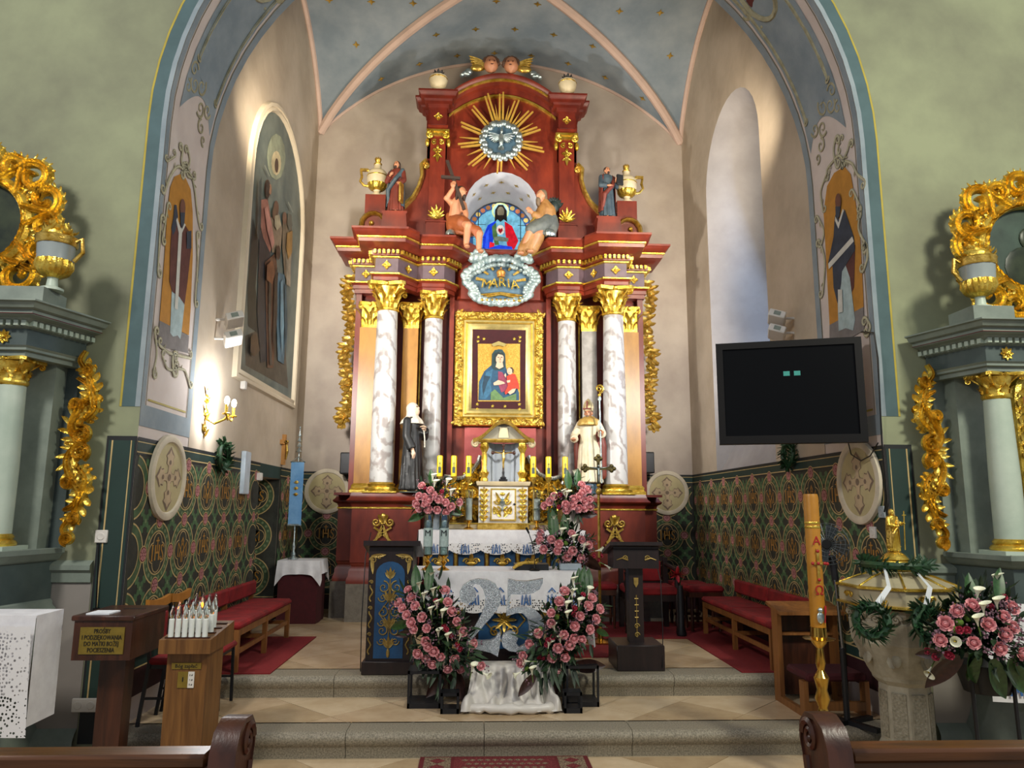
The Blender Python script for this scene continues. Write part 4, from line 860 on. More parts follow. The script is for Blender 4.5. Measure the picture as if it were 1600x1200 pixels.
def sgp(nm, col, pts, e=.9):
    global lay
    lay += .001; m = MB(); m.add([Vector((p.x, 9.86-lay, p.z)) for p in [py(*zc6(a, b), 9.86) for a, b in pts]], [tuple(range(len(pts)))]); obj(nm, m, sgm(col, e), w2)
sgp('halo_pane', '#b8c890', ellp(806, 277, 42, 42, 16), .8); sgp('halo_pane', '#8fb8c0', ellp(806, 277, 34, 34, 16), .8)
sgp('mantle_pane', '#1030b0', [(718, 492), (722, 400), (745, 345), (785, 322), (775, 400), (755, 492)]); sgp('mantle_pane', '#2448c8', [(728, 470), (740, 380), (752, 360), (748, 440), (742, 490)])
sgp('cloak_pane', '#b01020', [(826, 326), (862, 350), (892, 420), (872, 462), (850, 470), (838, 440), (830, 390)], .8); sgp('cloak_pane', '#d01828', [(755, 425), (778, 432), (772, 462), (752, 458)], .8)
sgp('sleeve_pane', '#1838b8', [(750, 455), (800, 440), (860, 448), (876, 492), (742, 492)]); sgp('lining_pane', '#48683c', [(765, 352), (784, 332), (792, 400), (800, 440), (780, 440), (768, 395)], .6)
sgp('chest_pane', '#d8c8c0', ellp(806, 368, 20, 24, 12), .55); sgp('heart_pane', '#8a1820', [(806, 386), (795, 372), (796, 362), (802, 360), (806, 365), (810, 360), (816, 362), (817, 372)], .6)
sgp('hand_pane', '#6a7466', [(775, 404), (800, 398), (845, 408), (842, 425), (800, 422), (778, 418)], .5); sgp('hair_pane', '#1e1a1a', [(778, 330), (780, 272), (796, 248), (818, 248), (836, 276), (838, 330), (822, 318), (806, 330), (792, 318)], .2)
sgp('face_pane', '#6a6452', ellp(807, 282, 17, 26, 12), .5); sgp('beard_pane', '#26221e', [(794, 298), (820, 298), (814, 322), (806, 328), (799, 320)], .2)
m = MB()
for x in (700, 902): a, b = py(*zc6(x, 240), 9.858), py(*zc6(x, 495), 9.858); m.tube([a, b], .007, 4)
for z in (5.2, 5.36, 5.55): m.tube([(-.46, 9.858, z), (-.2, 9.858, z)], .004, 4); m.tube([(.25, 9.858, z), (.46, 9.858, z)], .004, 4)
m.tube([(x, 9.858, z) for x, z in WIN], .012, 5, closed=True); obj('leading', m, black, w2)
# ---- framed icon ----
FR = thing('framed_icon', 'gilt framed icon of a veiled mother and child above the tabernacle', 'painting', (-.01, 9.3, 2.62))
def rframe(m, x0, x1, z0, z1, Y, prof, mi=0):
    m.rings([[(x0+i, Y-d, z0+i), (x1-i, Y-d, z0+i), (x1-i, Y-d, z1-i), (x0+i, Y-d, z1-i)] for i, d in prof], mi, cap=False)
FX0, FX1, FZ0, FZ1, FY = -.585, .56, 2.635, 4.13, 9.345
m = MB(); rframe(m, FX0, FX1, FZ0, FZ1, FY, [(0, 0), (0, .05), (.015, .07), (.095, .07), (.11, .055)]); obj('outer_frame', m, gold, FR, world=True)
m = MB(); random.seed(5); per = []
for i in range(40): t = (i+.5)/40; per += [(FX0+(FX1-FX0)*t, FZ0+.055, 0), (FX0+(FX1-FX0)*t, FZ1-.055, 0)]
for i in range(52): t = (i+.5)/52; per += [(FX0+.055, FZ0+(FZ1-FZ0)*t, 1), (FX1-.055, FZ0+(FZ1-FZ0)*t, 1)]
for x, z, v in per:
    a = random.uniform(0, 2*PI); m.leaf((x, FY-.07, z), (cos(a), -.1, sin(a)), (0, -1, 0), .07, .035, .5, 4); m.ell((x+random.uniform(-.03, .03), FY-.072, z+random.uniform(-.03, .03)), .014, 6, 4)
obj('carved_ornament', m, gold2, FR, world=True, kind='stuff')
m = MB(); rframe(m, FX0+.11, FX1-.11, FZ0+.11, FZ1-.11, FY, [(0, .055), (.01, .065), (.03, .06), (.04, .04), (.055, .055), (.07, .05), (.1, .03), (.12, .02)]); obj('inner_frame', m, mat('pale_gold', '#d8c079', .3, .9, .15, 12, .1, 80), FR, world=True)
m = MB(); m.box(-.36, .335, FY-.022, FY-.015, 2.86, 3.9); obj('velvet_backing', m, mat('burgundy_velvet', '#3a0a12', .9, 0, .15, 12, sheen=.4), FR, world=True)
ic = lambda x, y: (700+x/6, 480+y/6); yl = FY-.024
def icp(nm, mm, pts):
    global yl
    yl -= .0012; m = MB(); m.add([Vector((p.x, yl, p.z)) for p in [py(*ic(a, b), FY-.03) for a, b in pts]], [tuple(range(len(pts)))]); return obj(nm, m, mm, FR, world=True)
P_ = lambda c_: mat('icon_'+c_[1:], c_, .5, 0, .2, 20)
icp('icon_ground', mat('icon_gold_ground', '#b3862f', .4, .5, .3, 60, .3, 120, col2='#d8ae4e'), [(280, 342), (676, 342), (676, 882), (280, 882)])
icp('halo', mat('icon_halo', '#c79a3c', .4, .6, .1, 20), ellp(478, 455, 92, 92, 20))
icp('mantle', P_('#1f4a66'), [(284, 872), (290, 700), (340, 600), (410, 540), (430, 430), (470, 392), (510, 398), (536, 440), (542, 560), (560, 620), (640, 740), (666, 800), (668, 874)])
icp('mantle_fold', P_('#2f6280'), [(300, 860), (310, 720), (360, 610), (420, 580), (400, 700), (410, 800), (350, 860)]); icp('mantle_fold', P_('#163548'), [(340, 640), (400, 650), (370, 700), (330, 830), (320, 740)])
icp('veil', P_('#1f3b3e'), [(408, 560), (412, 440), (440, 400), (500, 396), (532, 430), (540, 560), (500, 590), (440, 590)]); icp('tunic', P_('#8a3550'), [(470, 600), (510, 610), (560, 700), (556, 780), (500, 800), (470, 720)])
icp('green_hem', P_('#5a7a4a'), [(400, 800), (440, 770), (520, 850), (640, 810), (640, 872), (400, 872)]); icp('face', paleskin, ellp(484, 478, 38, 58, 16)); icp('neck', paleskin, [(456, 520), (512, 520), (520, 560), (480, 580), (446, 560)])
icp('veil_hair', P_('#1c2a2a'), [(432, 520), (436, 440), (470, 418), (512, 428), (528, 470), (512, 450), (470, 440), (450, 470), (446, 530)])
icp('eyes', P_('#3a2418'), [(462, 470), (474, 466), (480, 471), (472, 475)]); icp('eyes', P_('#3a2418'), [(494, 470), (504, 466), (512, 471), (502, 475)]); icp('mouth', P_('#a04a44'), [(480, 514), (490, 511), (500, 514), (490, 519)]); icp('nose', P_('#b98a68'), [(486, 474), (490, 474), (496, 498), (486, 500)])
icp('hand', paleskin, [(424, 712), (470, 684), (520, 700), (536, 716), (480, 730), (430, 734)]); icp('child_robe', P_('#c23a22'), [(548, 650), (590, 625), (630, 630), (662, 720), (668, 770), (620, 760), (570, 800), (540, 822), (530, 800), (560, 740)])
icp('child_head', paleskin, ellp(580, 600, 28, 34, 14)); icp('child_hair', P_('#3b2a22'), [(574, 566), (600, 566), (616, 590), (612, 622), (602, 612), (600, 585)]); icp('child_hand', paleskin, [(526, 640), (538, 618), (546, 640), (540, 664)]); icp('child_hand', paleskin, [(548, 690), (584, 684), (582, 706), (556, 712)]); icp('child_leg', paleskin, [(560, 800), (600, 770), (636, 764), (620, 800), (580, 822)]); icp('mouth', P_('#a04a44'), [(566, 614), (574, 612), (578, 616), (570, 619)])
icp('crown', mat('icon_crown', '#d8c27a', .3, .8, .1, 10), [(408, 348), (474, 322), (546, 348), (530, 372), (474, 360), (424, 372)])
for x, y in ((338, 298), (285, 280), (282, 320), (622, 298), (676, 282), (672, 318), (274, 910), (274, 955), (418, 928), (534, 930), (670, 910), (672, 956)):
    p = py(*ic(x, y), FY-.024); m = MB(); m.prism([((.026 if i % 2 == 0 else .011)*cos(PI*i/5+PI/2), 0, (.026 if i % 2 == 0 else .011)*sin(PI*i/5+PI/2)) for i in range(10)], (0, -.006, 0)); obj('gold_star', m, gold, FR, loc=p-FR.location, smooth=0)
# =====================================================  ON AND ROUND THE HIGH ALTAR  =====================================================
def lacemat(name, scale=38, th=.36, base='#d8d6d6'):
    m = bpy.data.materials.new(name); m.use_nodes = True; nt = m.node_tree; N, L = nt.nodes, nt.links; b = N['Principled BSDF']; b.inputs['Base Color'].default_value = (*lin(base), 1); b.inputs['Roughness'].default_value = .85
    tc = N.new('ShaderNodeTexCoord'); v = N.new('ShaderNodeTexVoronoi'); v.inputs['Scale'].default_value = scale; v.inputs['Randomness'].default_value = .55; L.new(tc.outputs['Object'], v.inputs['Vector'])
    a = N.new('ShaderNodeMath'); a.operation = 'GREATER_THAN'; a.inputs[1].default_value = th; L.new(v.outputs['Distance'], a.inputs[0]); L.new(a.outputs[0], b.inputs['Alpha']); return m
lace = lacemat('white_lace', 46, .36)
lacef = lacemat('fine_white_lace', 52, .34)
mblu = mat('blue_embroidery', '#2f5f9a', .8)
def motif(m, c, s, n=(0, -1, 0), ux=(1, 0, 0)):
    c = Vector(c); u = Vector(ux); z = Vector((0, 0, 1)); Nn = Vector(n)
    for P in ([(-.5, -.6), (-.42, .5), (0, -.35), (.42, .5), (.5, -.6)], [(-.22, -.6), (0, .65), (.22, -.6)]):
        m.ribbon([c+u*(a*s)+z*(b*s) for a, b in P], s*.17, .003, Nn)
# ---- rear altar table ----
RT_ = thing('altar_table', 'rear altar table with blue arched panels under the tabernacle', 'altar', (.02, 8.66, Z2))
m = MB(); m.box(-.86, .88, 8.42, 8.75, Z2, 1.32); obj('body', m, dkwood, RT_, world=True); m = MB(); m.box(-.84, .84, 8.75, 8.985, Z2, 1.32); obj('rear_body', m, dkwood, RT_, world=True)
for i in range(5):
    x0 = -.84+i*.345; m = MB(); a = [(x0+.03, 8.415, .5), (x0+.315, 8.415, .5), (x0+.315, 8.415, 1.12)]+[(x0+.1725+.1425*cos(rad(q)), 8.415, 1.12+.12*sin(rad(q))) for q in range(20, 161, 20)]+[(x0+.03, 8.415, 1.12)]
    m.prism(a, (0, .004, 0)); obj('blue_panel', m, blueplush, RT_, world=True)
    m = MB(); m.lathe([(.03, .5), (.02, .56), (.018, 1.05), (.03, 1.12), (.035, 1.3)], (x0, 8.41, 0), 10); obj('colonnette', m, gold2, RT_, world=True)
    m = MB(); p = Vector((x0+.172, 8.405, 1.0))
    for q in (-1, 1): m.spiral(p+Vector((q*.05, 0, .02)), .04, 1.2, .013, (q, 0, 0), (0, 0, 1), 0, 0, 5, .8, 1)
    m.leaf(p, (0, 0, 1), (0, -1, 0), .12, .07, .2, 5, 0, 2); m.ell(p, (.05, .015, .025)); obj('gilt_bracket', m, gold2, RT_, world=True)
m = MB(); m.box(-.9, .94, 8.4, 8.74, 1.32, 1.355); m.box(-.85, .85, 8.74, 8.99, 1.32, 1.355); obj('table_top', m, dkwood, RT_, world=True)
RC = thing('altar_cloth', 'white altar cloth with scalloped lace hem on the rear altar', 'tablecloth', (.02, 8.66, 1.356))
m = MB(); m.box(-.91, .95, 8.362, 8.745, 1.356, 1.366, 0); m.box(-.85, .85, 8.745, 8.99, 1.356, 1.366, 0)
m.rings([[(x, 8.358+.003*sin(x*40)-(.006 if z < 1.3 else 0), z) for x in [-.91+1.86*i/60 for i in range(61)]] for z in (1.364, 1.33, 1.27, 1.22)], 0, cap=False, closed=False)
for X, s in ((-.915, -1), (.955, 1)): m.rings([[(X+s*(.05*(1.364-z)/.4), 8.362+.36*i/10, z) for i in range(11)] for z in (1.364, 1.2, 1.05)], 0, cap=False, closed=False)
obj('cloth', m, linen, RC, world=True)
m = MB(); R = [[], [], []]
for i in range(181):
    x = -.91+1.86*i/180; ph = (x+.91)/1.86*5.4; sc_ = abs(sin(PI*ph))**.6; zb_ = 1.10+.055*(1-sc_); y = 8.346+.004*sin(x*40)
    for r, z in zip(R, (1.222, (1.222+zb_)/2, zb_)): r.append((x, y, z))
m.rings(R, 0, cap=False, closed=False)
for X, s in ((-.92, -1), (.96, 1)): m.rings([[(X+s*.05*(1.364-z), 8.362+.36*i/10, z) for i in range(11)] for z in (1.06, .98, .9)], 0, cap=False, closed=False)
obj('lace_hem', m, lace, RC, world=True)
for i in range(5):
    m = MB(); motif(m, (-.91+1.86*(i+.5)/5.4, 8.338, 1.165), .085); obj('embroidered_motif', m, mblu, RC, world=True)
# ---- tabernacle ----
TB = thing('tabernacle', 'white and gold tabernacle with curved gable and scrolled wings', 'tabernacle', (.035, 8.75, 1.367))
tz = lambda x, y, Y=8.7: py(640+x/5.333, 650+y/5.333, Y)
tgrey = mat('tabernacle_blue_white', '#aab2bb', .5, 0, .05, 5); tcream = mat('tabernacle_cream', '#b9a987', .5, 0, .1, 6)
XC = .035
def T_(n, m, mm, **k): return obj(n, m, mm, TB, world=True, **k)
m = MB(); m.box(-.64, .71, 8.62, 8.98, 1.367, 1.44, 0, .01); T_('gradine', m, tcream)
m = MB(); m.box(-.64, .71, 8.612, 8.62, 1.425, 1.44); T_('gold_fillet', m, gold)
m = MB(); m.box(XC-.3, XC+.3, 8.58, 8.96, 1.367, 1.43, 0, .008); T_('base_step', m, gold2)
m = MB(); m.box(XC-.285, XC+.285, 8.64, 8.96, 1.43, 1.87); T_('cabinet', m, white)
m = MB(); m.mold([(XC-.285, 8.9), (XC-.285, 8.63), (XC+.285, 8.63), (XC+.285, 8.9)], [(0, 1.86), (.02, 1.87), (.03, 1.9), (.03, 1.915), (-.2, 1.92)]); T_('shelf', m, tcream)
dr = MB(); dr.box(XC-.155, XC+.155, 8.618, 8.64, 1.46, 1.84, 0, .006); door = T_('door', dr, white)
m = MB(); rframe(m, XC-.15, XC+.15, 1.465, 1.835, 8.618, [(0, 0), (.004, .008), (.014, .008), (.018, 0)]); obj('door_moulding', m, gold, door)
m = MB(); c = Vector((XC-.01, 8.612, 1.64))
for q in (-1, 1):
    m.spiral(c+Vector((q*.06, 0, -.06)), .045, 1.3, .013, (q, 0, 0), (0, 0, 1), PI/2, 0, 5, .8, 1); m.spiral(c+Vector((q*.055, 0, .05)), .04, 1.3, .012, (q, 0, 0), (0, 0, 1), 0, 0, 5, .8, -1)
    m.leaf(c+Vector((q*.02, 0, -.13)), (q*.6, 0, 1), (0, -1, 0), .14, .05, .2, 5, 0, 2); m.leaf(c+Vector((q*.02, 0, .02)), (q*.45, 0, 1), (0, -1, 0), .15, .045, .15, 5, 0, 2); m.leaf(c+Vector((q*.09, 0, -.1)), (q*.1, 0, 1), (0, -1, 0), .1, .035, .3, 5)
m.ell(c+Vector((0, 0, .13)), (.03, .01, .02)); obj('gilt_relief', m, gold, door)
m = MB(); m.lathe([(.006, -.05), (.03, -.045), (.008, -.03), (.008, -.01), (.03, .01), (.035, .05), (0, .05)], (c.x, c.y-.006, c.z), 10); m.ell((c.x, c.y-.01, c.z+.075), (.022, .006, .022)); obj('chalice_relief', m, silver, door)
m = MB(); m.ell((XC+.13, 8.61, 1.655), (.016, .01, .012)); obj('keyhole_cover', m, black, door)
for s in (-1, 1):
    m = MB(); x = XC+s*.225
    for i in range(6):
        z = 1.47+.062*i
        for q in (-1, 1): m.leaf((x, 8.632, z), (q*.8, 0, .9), (0, -1, 0), .075, .04, .35, 4, 0, 2); m.spiral((x+q*.025, 8.628, z+.03), .02, 1.1, .008, (q, 0, 0), (0, 0, 1), 0, 0, 5, .8, 1)
    m.box(x-.006, x+.006, 8.62, 8.64, 1.45, 1.85); T_('gilt_pilaster', m, gold)
    m = MB(); x = XC+s*.225; m.lathe([(.045, 1.92), (.045, 1.95), (.03, 1.97), (.042, 2.03), (.028, 2.07), (.034, 2.2), (.026, 2.27), (.038, 2.3), (.046, 2.34), (.046, 2.37)], (x, 8.72, 0), 14, 0, flute=.06, fk=7)
    for i in range(8): a = 2*PI*i/8; m.leaf((x+.03*cos(a), 8.72+.03*sin(a), 1.96), (cos(a)*.3, sin(a)*.3, 1), (cos(a), sin(a), 0), .09, .04, .4, 4); m.leaf((x+.028*cos(a), 8.72+.028*sin(a), 2.26), (cos(a)*.3, sin(a)*.3, 1), (cos(a), sin(a), 0), .09, .035, .45, 4)
    T_('gilt_colonnette', m, gold)
    m = MB(); W = [tz(x if s < 0 else 1578-x, y, 8.8) for x, y in ((588, 330), (572, 380), (540, 430), (500, 480), (440, 512), (380, 520), (330, 505), (300, 500), (285, 530), (310, 570))]
    m.tube(W, .024, 8, nrm=(0, 1, 0), flat=1.6)
    T_('wing_rail', m, mat('silver_white', '#bdbdb8', .35, .3, .1, 10)); m = MB()
    for a, b in zip(W[:-1], W[1:]):
        for k_ in range(3): p = a.lerp(b, k_/3); m.ell((p.x, p.y-.045, p.z-.012), (.005, .006, .02), 5, 4)
    T_('rail_flutes', m, altdark, kind='stuff')
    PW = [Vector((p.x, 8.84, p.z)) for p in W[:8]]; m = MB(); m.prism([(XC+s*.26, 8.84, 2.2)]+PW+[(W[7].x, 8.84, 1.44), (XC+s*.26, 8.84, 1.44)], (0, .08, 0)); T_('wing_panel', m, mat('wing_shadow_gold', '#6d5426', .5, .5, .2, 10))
    m = MB(); random.seed(11)
    for dx, z, r, a0, g in ((.36, 1.78, .085, 0, 1), (.5, 1.7, .075, 2, -1), (.36, 1.58, .075, 4, -1), (.52, 1.55, .06, 1, 1), (.62, 1.75, .05, 3, 1), (.33, 1.98, .06, 1, -1), (.32, 2.1, .04, 2, 1), (.6, 1.6, .04, 0, 1), (.45, 1.87, .075, 2.5, -1), (.58, 1.86, .065, 1, 1), (.4, 2.0, .05, 4, 1), (.66, 1.88, .05, 3, -1)):
        acan(m, scroll_pts((XC+s*dx, 8.815, z), r, 1.4, s, a0, g), .02, .02, leaf=r*.7, side=g*s)
        for i in range(5): a = random.uniform(0, 2*PI); m.leaf((XC+s*dx+r*.6*cos(a), 8.81, z+r*.6*sin(a)), (cos(a), -.2, sin(a)), (0, -1, 0), r*1.3, .05, .4, 5, 0, 2)
    T_('gilt_scrollwork', m, gold)
    m = MB(); m.spiral((XC+s*.33, 8.72, 2.36), .05, 1.5, .024, (s, 0, 0), (0, 0, 1), PI, 0, 7, .85, -1, flat=1.6); T_('volute', m, tcream)
m = MB(); m.box(XC-.2, XC+.2, 8.9, 8.95, 1.92, 2.38); T_('niche_back', m, tgrey)
for s in (-1, 1):
    m = MB(); a, b = sorted((XC+s*.1, XC+s*.2)); m.prism([(XC+s*.1, 8.9, 1.92), (XC+s*.2, 8.74, 1.92), (XC+s*.2, 8.9, 1.92)], (0, 0, .46)); T_('niche_side', m, tgrey)
m = MB(); m.mold([(XC-.29, 8.9), (XC-.29, 8.68), (XC+.29, 8.68), (XC+.29, 8.9)], [(-.02, 2.37), (0, 2.375), (.01, 2.39), (.02, 2.4), (.02, 2.415), (-.3, 2.42)]); T_('cornice', m, gold2)
def og(x): t = min(1, abs(x)/.36); return 2.405+.22*(.5+.5*cos(PI*t))
m = MB(); xs = [-.36+.72*i/24 for i in range(25)]
m.rings([[(XC+x, 8.66, og(x)-.035), (XC+x, 8.63, og(x)-.03), (XC+x, 8.62, og(x)), (XC+x, 8.64, og(x)+.015), (XC+x, 8.95, og(x)+.015)] for x in xs], 0, cap=False, closed=False); T_('gable', m, gold2)
m = MB(); m.prism([(XC-.3, 8.7, 2.415)]+[(XC+x, 8.7, og(x)-.03) for x in xs[2:-2]]+[(XC+.3, 8.7, 2.415)], (0, .2, 0)); T_('tympanum', m, mat('tympanum_grey', '#8d8877', .5, 0, .1, 6))
m = MB(); m.prism([(XC-.06, 8.69, 2.43), (XC+.06, 8.69, 2.43), (XC+.045, 8.69, 2.55), (XC-.045, 8.69, 2.55)], (0, .01, 0)); T_('tympanum_plate', m, cream)
# crucifix in the niche
CR = thing('crucifix', 'small standing gilt crucifix inside the tabernacle niche', 'crucifix', (XC, 8.72, 1.921))
m = MB(); m.box(-.05, .05, -.035, .035, 0, .025, 0, .004); m.box(-.035, .035, -.025, .025, .025, .05, 0, .004); m.lathe([(.02, .05), (.012, .08), (.016, .1), (.01, .13)], n=10); obj('foot', m, black, CR)
m = MB(); m.box(-.009, .009, -.008, .008, .1, .42); m.box(-.12, .12, -.008, .008, .325, .343)
for x, z in ((-.125, .334), (.125, .334), (0, .425)): m.ell((x, 0, z), (.022, .01, .022))
obj('cross', m, dkwood, CR)
m = MB(); m.tube([(0, -.012, .34), (.004, -.016, .27), (0, -.014, .22), (0, -.012, .15)], [.012, .017, .013, .007], 8); m.tube([(-.1, -.01, .345), (-.03, -.014, .325), (0, -.014, .32), (.03, -.014, .325), (.1, -.01, .345)], [.004, .007, .009, .007, .004], 6); m.ell((.004, -.016, .355), (.012, .012, .016)); rm('figure', m, .003, gold2, CR)
# six yellow candles
yc = mat('yellow_wax', '#d8b90a', .35, 0, .08, 10, col2='#ecd22a')
ord_ = ('outermost left', 'middle left', 'inner left', 'inner right', 'middle right', 'outermost right')
for i, x in enumerate([py(q_, 740, 8.7).x for q_ in (687, 709, 732, 833, 857, 883)]):
    t = thing('altar_candle', 'yellow candle beside the tabernacle, %s of the six' % ord_[i], 'candle', (x, 8.7, 1.441), group='yellow altar candles')
    m = MB(); m.lathe([(.05, 0), (.05, .015), (.018, .03), (.007, .08), (.007, .3), (.007, .46), (.035, .5), (.038, .53), (.03, .535)], n=12); obj('candlestick', m, gold2, t)
    m = MB(); m.lathe([(.034, .532), (.034, .76), (.03, .772), (.012, .776), (0, .774)], n=16); obj('candle', m, yc, t)
    m = MB(); m.tube([(0, 0, .775), (0, 0, .79)], .002, 4); obj('wick', m, black, t)
    m = MB(); m.box(-.016, .016, -.0362, -.033, .57, .64); m.tube([(0, -.0355, .64), (0, -.0355, .7)], .003, 4); m.tube([(-.012, -.0355, .68), (.012, -.0355, .68)], .003, 4); obj('motif', m, altdark, t)
for i, (x, lab) in enumerate(((-.36, 'white altar candle in slim glass left of the tabernacle door'), (.42, 'white altar candle in slim glass right of the tabernacle door'))):
    t = thing('glass_candle', lab, 'candle', (x, 8.54, 1.367), group='white candles in glasses'); m = MB(); m.lathe([(.06, 0), (.062, .012), (.02, .03), (.014, .07), (.026, .085), (.042, .1), (.042, .108), (0, .108)], n=14); obj('stand', m, brass, t)
    m = MB(); m.lathe([(.035, .108), (.035, .35), (.0, .352)], n=14); obj('candle', m, mat('white_wax', '#ddd8cc', .45, 0, .04, 8), t)
    m = MB(); m.lathe([(.04, .11), (.042, .45), (.04, .45), (.038, .112)], n=14); obj('glass', m, glassm, t)
# =====================================================  STATUES  =====================================================
def robe_loft(m, rings, k=13, n=64, ph=0):
    R = []
    for z, rx, ry, cx, cy, f in rings:
        R.append([(cx+rx*(1+f*(cos(k*a+ph+z*3)+.5*cos((k-5)*a+1.3)))*cos(a), cy+ry*(1+f*(cos(k*a+ph+z*3)+.5*cos((k-5)*a+1.3)))*sin(a), z) for a in [2*PI*j/n for j in range(n)]])
    m.rings(R)
def limb(m, P, r, n=10):
    m.tube(P, r, n)
    for p, q in zip(P, r if isinstance(r, (list, tuple)) else [r]*len(P)): m.ell(p, q, 8, 6)
def hand(m, p, d, h, up=(0, 0, 1)):
    p = Vector(p); d = Vector(d).normalized(); u = Vector(up); u = (u-d*u.dot(d)).normalized(); s = d.cross(u); L = .1*h
    m.ell(p+d*L*.3, L*.28, 8, 6)
    for i, l in enumerate((.42, .5, .47, .36)):
        o = s*(-.21+.14*i)*L; a = p+d*L*.45+o; b = a+d*L*l*.6-u*L*.05; m.tube([a, b, b+d*L*l*.3-u*L*.12], [L*.085, L*.075, L*.06], 6)
    a = p+d*L*.15-s*L*.2; m.tube([a, a+d*L*.25-s*L*.16, a+d*L*.42-s*L*.18], [L*.1, L*.085, L*.06], 6)
def head(m, c, h, look=(0, -1, 0)):
    c = Vector(c); l = Vector(look).normalized(); q = Vector((0, -1, 0)).rotation_difference(l).to_matrix()
    V = lambda x, y, z: c+q @ Vector((x, y, z))*h
    for p, r in (((0, .005, .012), .06), ((0, -.012, -.02), .047), ((0, -.02, -.045), .03)): m.ell(V(*p), (r*h*.88, r*h, r*h*1.12), 12, 9)
    m.tube([V(0, -.055, .012), V(0, -.068, -.012)], [h*.006, h*.011], 6); m.ell(V(0, -.052, -.036), (h*.017, h*.01, h*.006), 6, 5)
    for s in (-1, 1): m.ell(V(s*.054, .005, -.005), (h*.01, h*.012, h*.018), 6, 5); m.ell(V(s*.021, -.052, .016), (h*.014, h*.008, h*.006), 6, 5)
    return V
def saint(name, label, loc, rz, h, robe, arms, cloak=None, hairm=hairb, beard=True, look=(0, -1, 0), sk=skin, robe_k=13, wide=1.0, hood=None, longhair=True):
    t = thing(name, label, 'statue', loc, rz); vx = h*.011
    b = MB(); V = head(b, (0, -.012*h, .918*h), h, look); limb(b, [(0, 0, .86*h), (0, 0, .80*h), (0, 0, .55*h)], [.032*h, .05*h, .08*h]); limb(b, [(-.1*h, 0, .8*h), (.1*h, 0, .8*h)], .035*h)
    for s in (-1, 1): limb(b, [(s*.05*h, 0, .5*h), (s*.05*h, -.01*h, .27*h), (s*.05*h, 0, .03*h)], [.06*h, .045*h, .03*h]); b.ell((s*.05*h, -.05*h, .018*h), (.03*h, .07*h, .02*h), 8, 6)
    r = MB(); robe_loft(r, [(.012*h, .15*h*wide, .125*h*wide, 0, 0, .09), (.2*h, .135*h*wide, .11*h, 0, 0, .09), (.45*h, .12*h*wide, .1*h, 0, 0, .06), (.62*h, .11*h, .085*h, 0, 0, .03), (.75*h, .125*h, .085*h, 0, 0, .02), (.82*h, .11*h, .07*h, 0, 0, .01), (.85*h, .055*h, .05*h, 0, 0, 0)], robe_k)
    for sh, el, ha, hd in arms:
        S, E_, Hn = [Vector(q)*h for q in (sh, el, ha)]
        limb(b, [S, E_, Hn], [.04*h, .03*h, .02*h]); hand(b, Hn, hd, h); limb(r, [S, E_], [.05*h, .048*h]); r.tube([E_, E_.lerp(Hn, .5), E_.lerp(Hn, .85)], [.048*h, .052*h, .055*h], 10)
    rm('body', b, vx*.75, sk, t, 2); rm('robe', r, vx, robe, t, 2)
    e = MB()
    for s in (-1, 1): e.ell(V(s*.021, -.056, .012), h*.0075, 6, 5)
    obj('eyes', e, mat('painted_eye', '#1d1410', .3), t)
    if cloak:
        c = MB(); R = []; n = 30
        for z, k_, f in ((.1, 1.28, .06), (.3, 1.2, .06), (.5, 1.18, .05), (.68, 1.14, .03), (.8, 1.1, .01), (.85, .8, 0)):
            ring = []
            for j in range(n+1):
                a = rad(-35+250*j/n); rr = (.125 if z < .8 else .115)*h*k_*(1+f*cos(9*a)); ring.append((rr*cos(a)*1.05, rr*sin(a)*.95, z*h))
            R.append(ring+[(p[0]*.93, p[1]*.93, p[2]) for p in ring[::-1]])
        c.rings(R); limb(c, [(.13*h, -.02*h, .8*h), (.04*h, -.125*h, .6*h), (-.11*h, -.1*h, .42*h), (-.12*h, -.06*h, .2*h)], [.035*h, .04*h, .045*h, .025*h]); rm('cloak', c, vx, cloak, t, 2)
    if hood:
        c = MB(); c.ell(V(0, .018, .022), (.075*h, .072*h, .078*h), 14, 10); c.lathe([(.14*h, .755*h), (.12*h, .8*h), (.07*h, .85*h), (.068*h, .9*h), (.05*h, .92*h)], (0, .012*h, 0), 22, flute=.05, fk=9); rm('veil', c, vx*.8, hood, t, 2)
    else:
        c = MB(); c.ell(V(0, .018, .025), (.06*h, .06*h, .06*h), 12, 9)
        if longhair:
            for s in (-1, 1): limb(c, [V(s*.048, .01, .02), V(s*.055, .015, -.03), V(s*.05, .015, -.075)], [.024*h, .022*h, .014*h])
            limb(c, [V(0, .05, .0), V(0, .05, -.08)], [.045*h, .035*h])
        rm('hair', c, vx*.7, hairm, t, 1)
        if beard: c = MB(); limb(c, [V(0, -.042, -.045), V(0, -.045, -.08)], [.026*h, .015*h]); rm('beard', c, vx*.6, hairm, t, 1)
    return t
robeR = mat('statue_red_robe', '#6a2c20', .55, 0, .2, 10); clB = mat('statue_blue_cloak', '#2e3d47', .55, 0, .2, 10, col2='#46565f'); habit = mat('statue_black_habit', '#191a1b', .5, 0, .2, 8); vw = mat('statue_white_veil', '#c9c2b2', .6, 0, .08, 8); albw = mat('statue_white_alb', '#c4b89a', .6, 0, .12, 8, col2='#d6ccb2')
S1 = saint('saint_statue', 'statue in red robe and blue cloak beside the upper left urn', (-1.36, 8.93, 5.298), rad(-20), .71, robeR, [((-.12, 0, .78), (-.16, -.06, .6), (-.06, -.13, .68), (.6, -.4, .4)), ((.12, 0, .78), (.17, -.04, .6), (.12, -.13, .5), (0, -1, 0))], clB, hairb)
m = MB(); m.box(.1, .125, -.13, -.03, .1, .36, 0, .004); obj('book', m, gold2, S1)
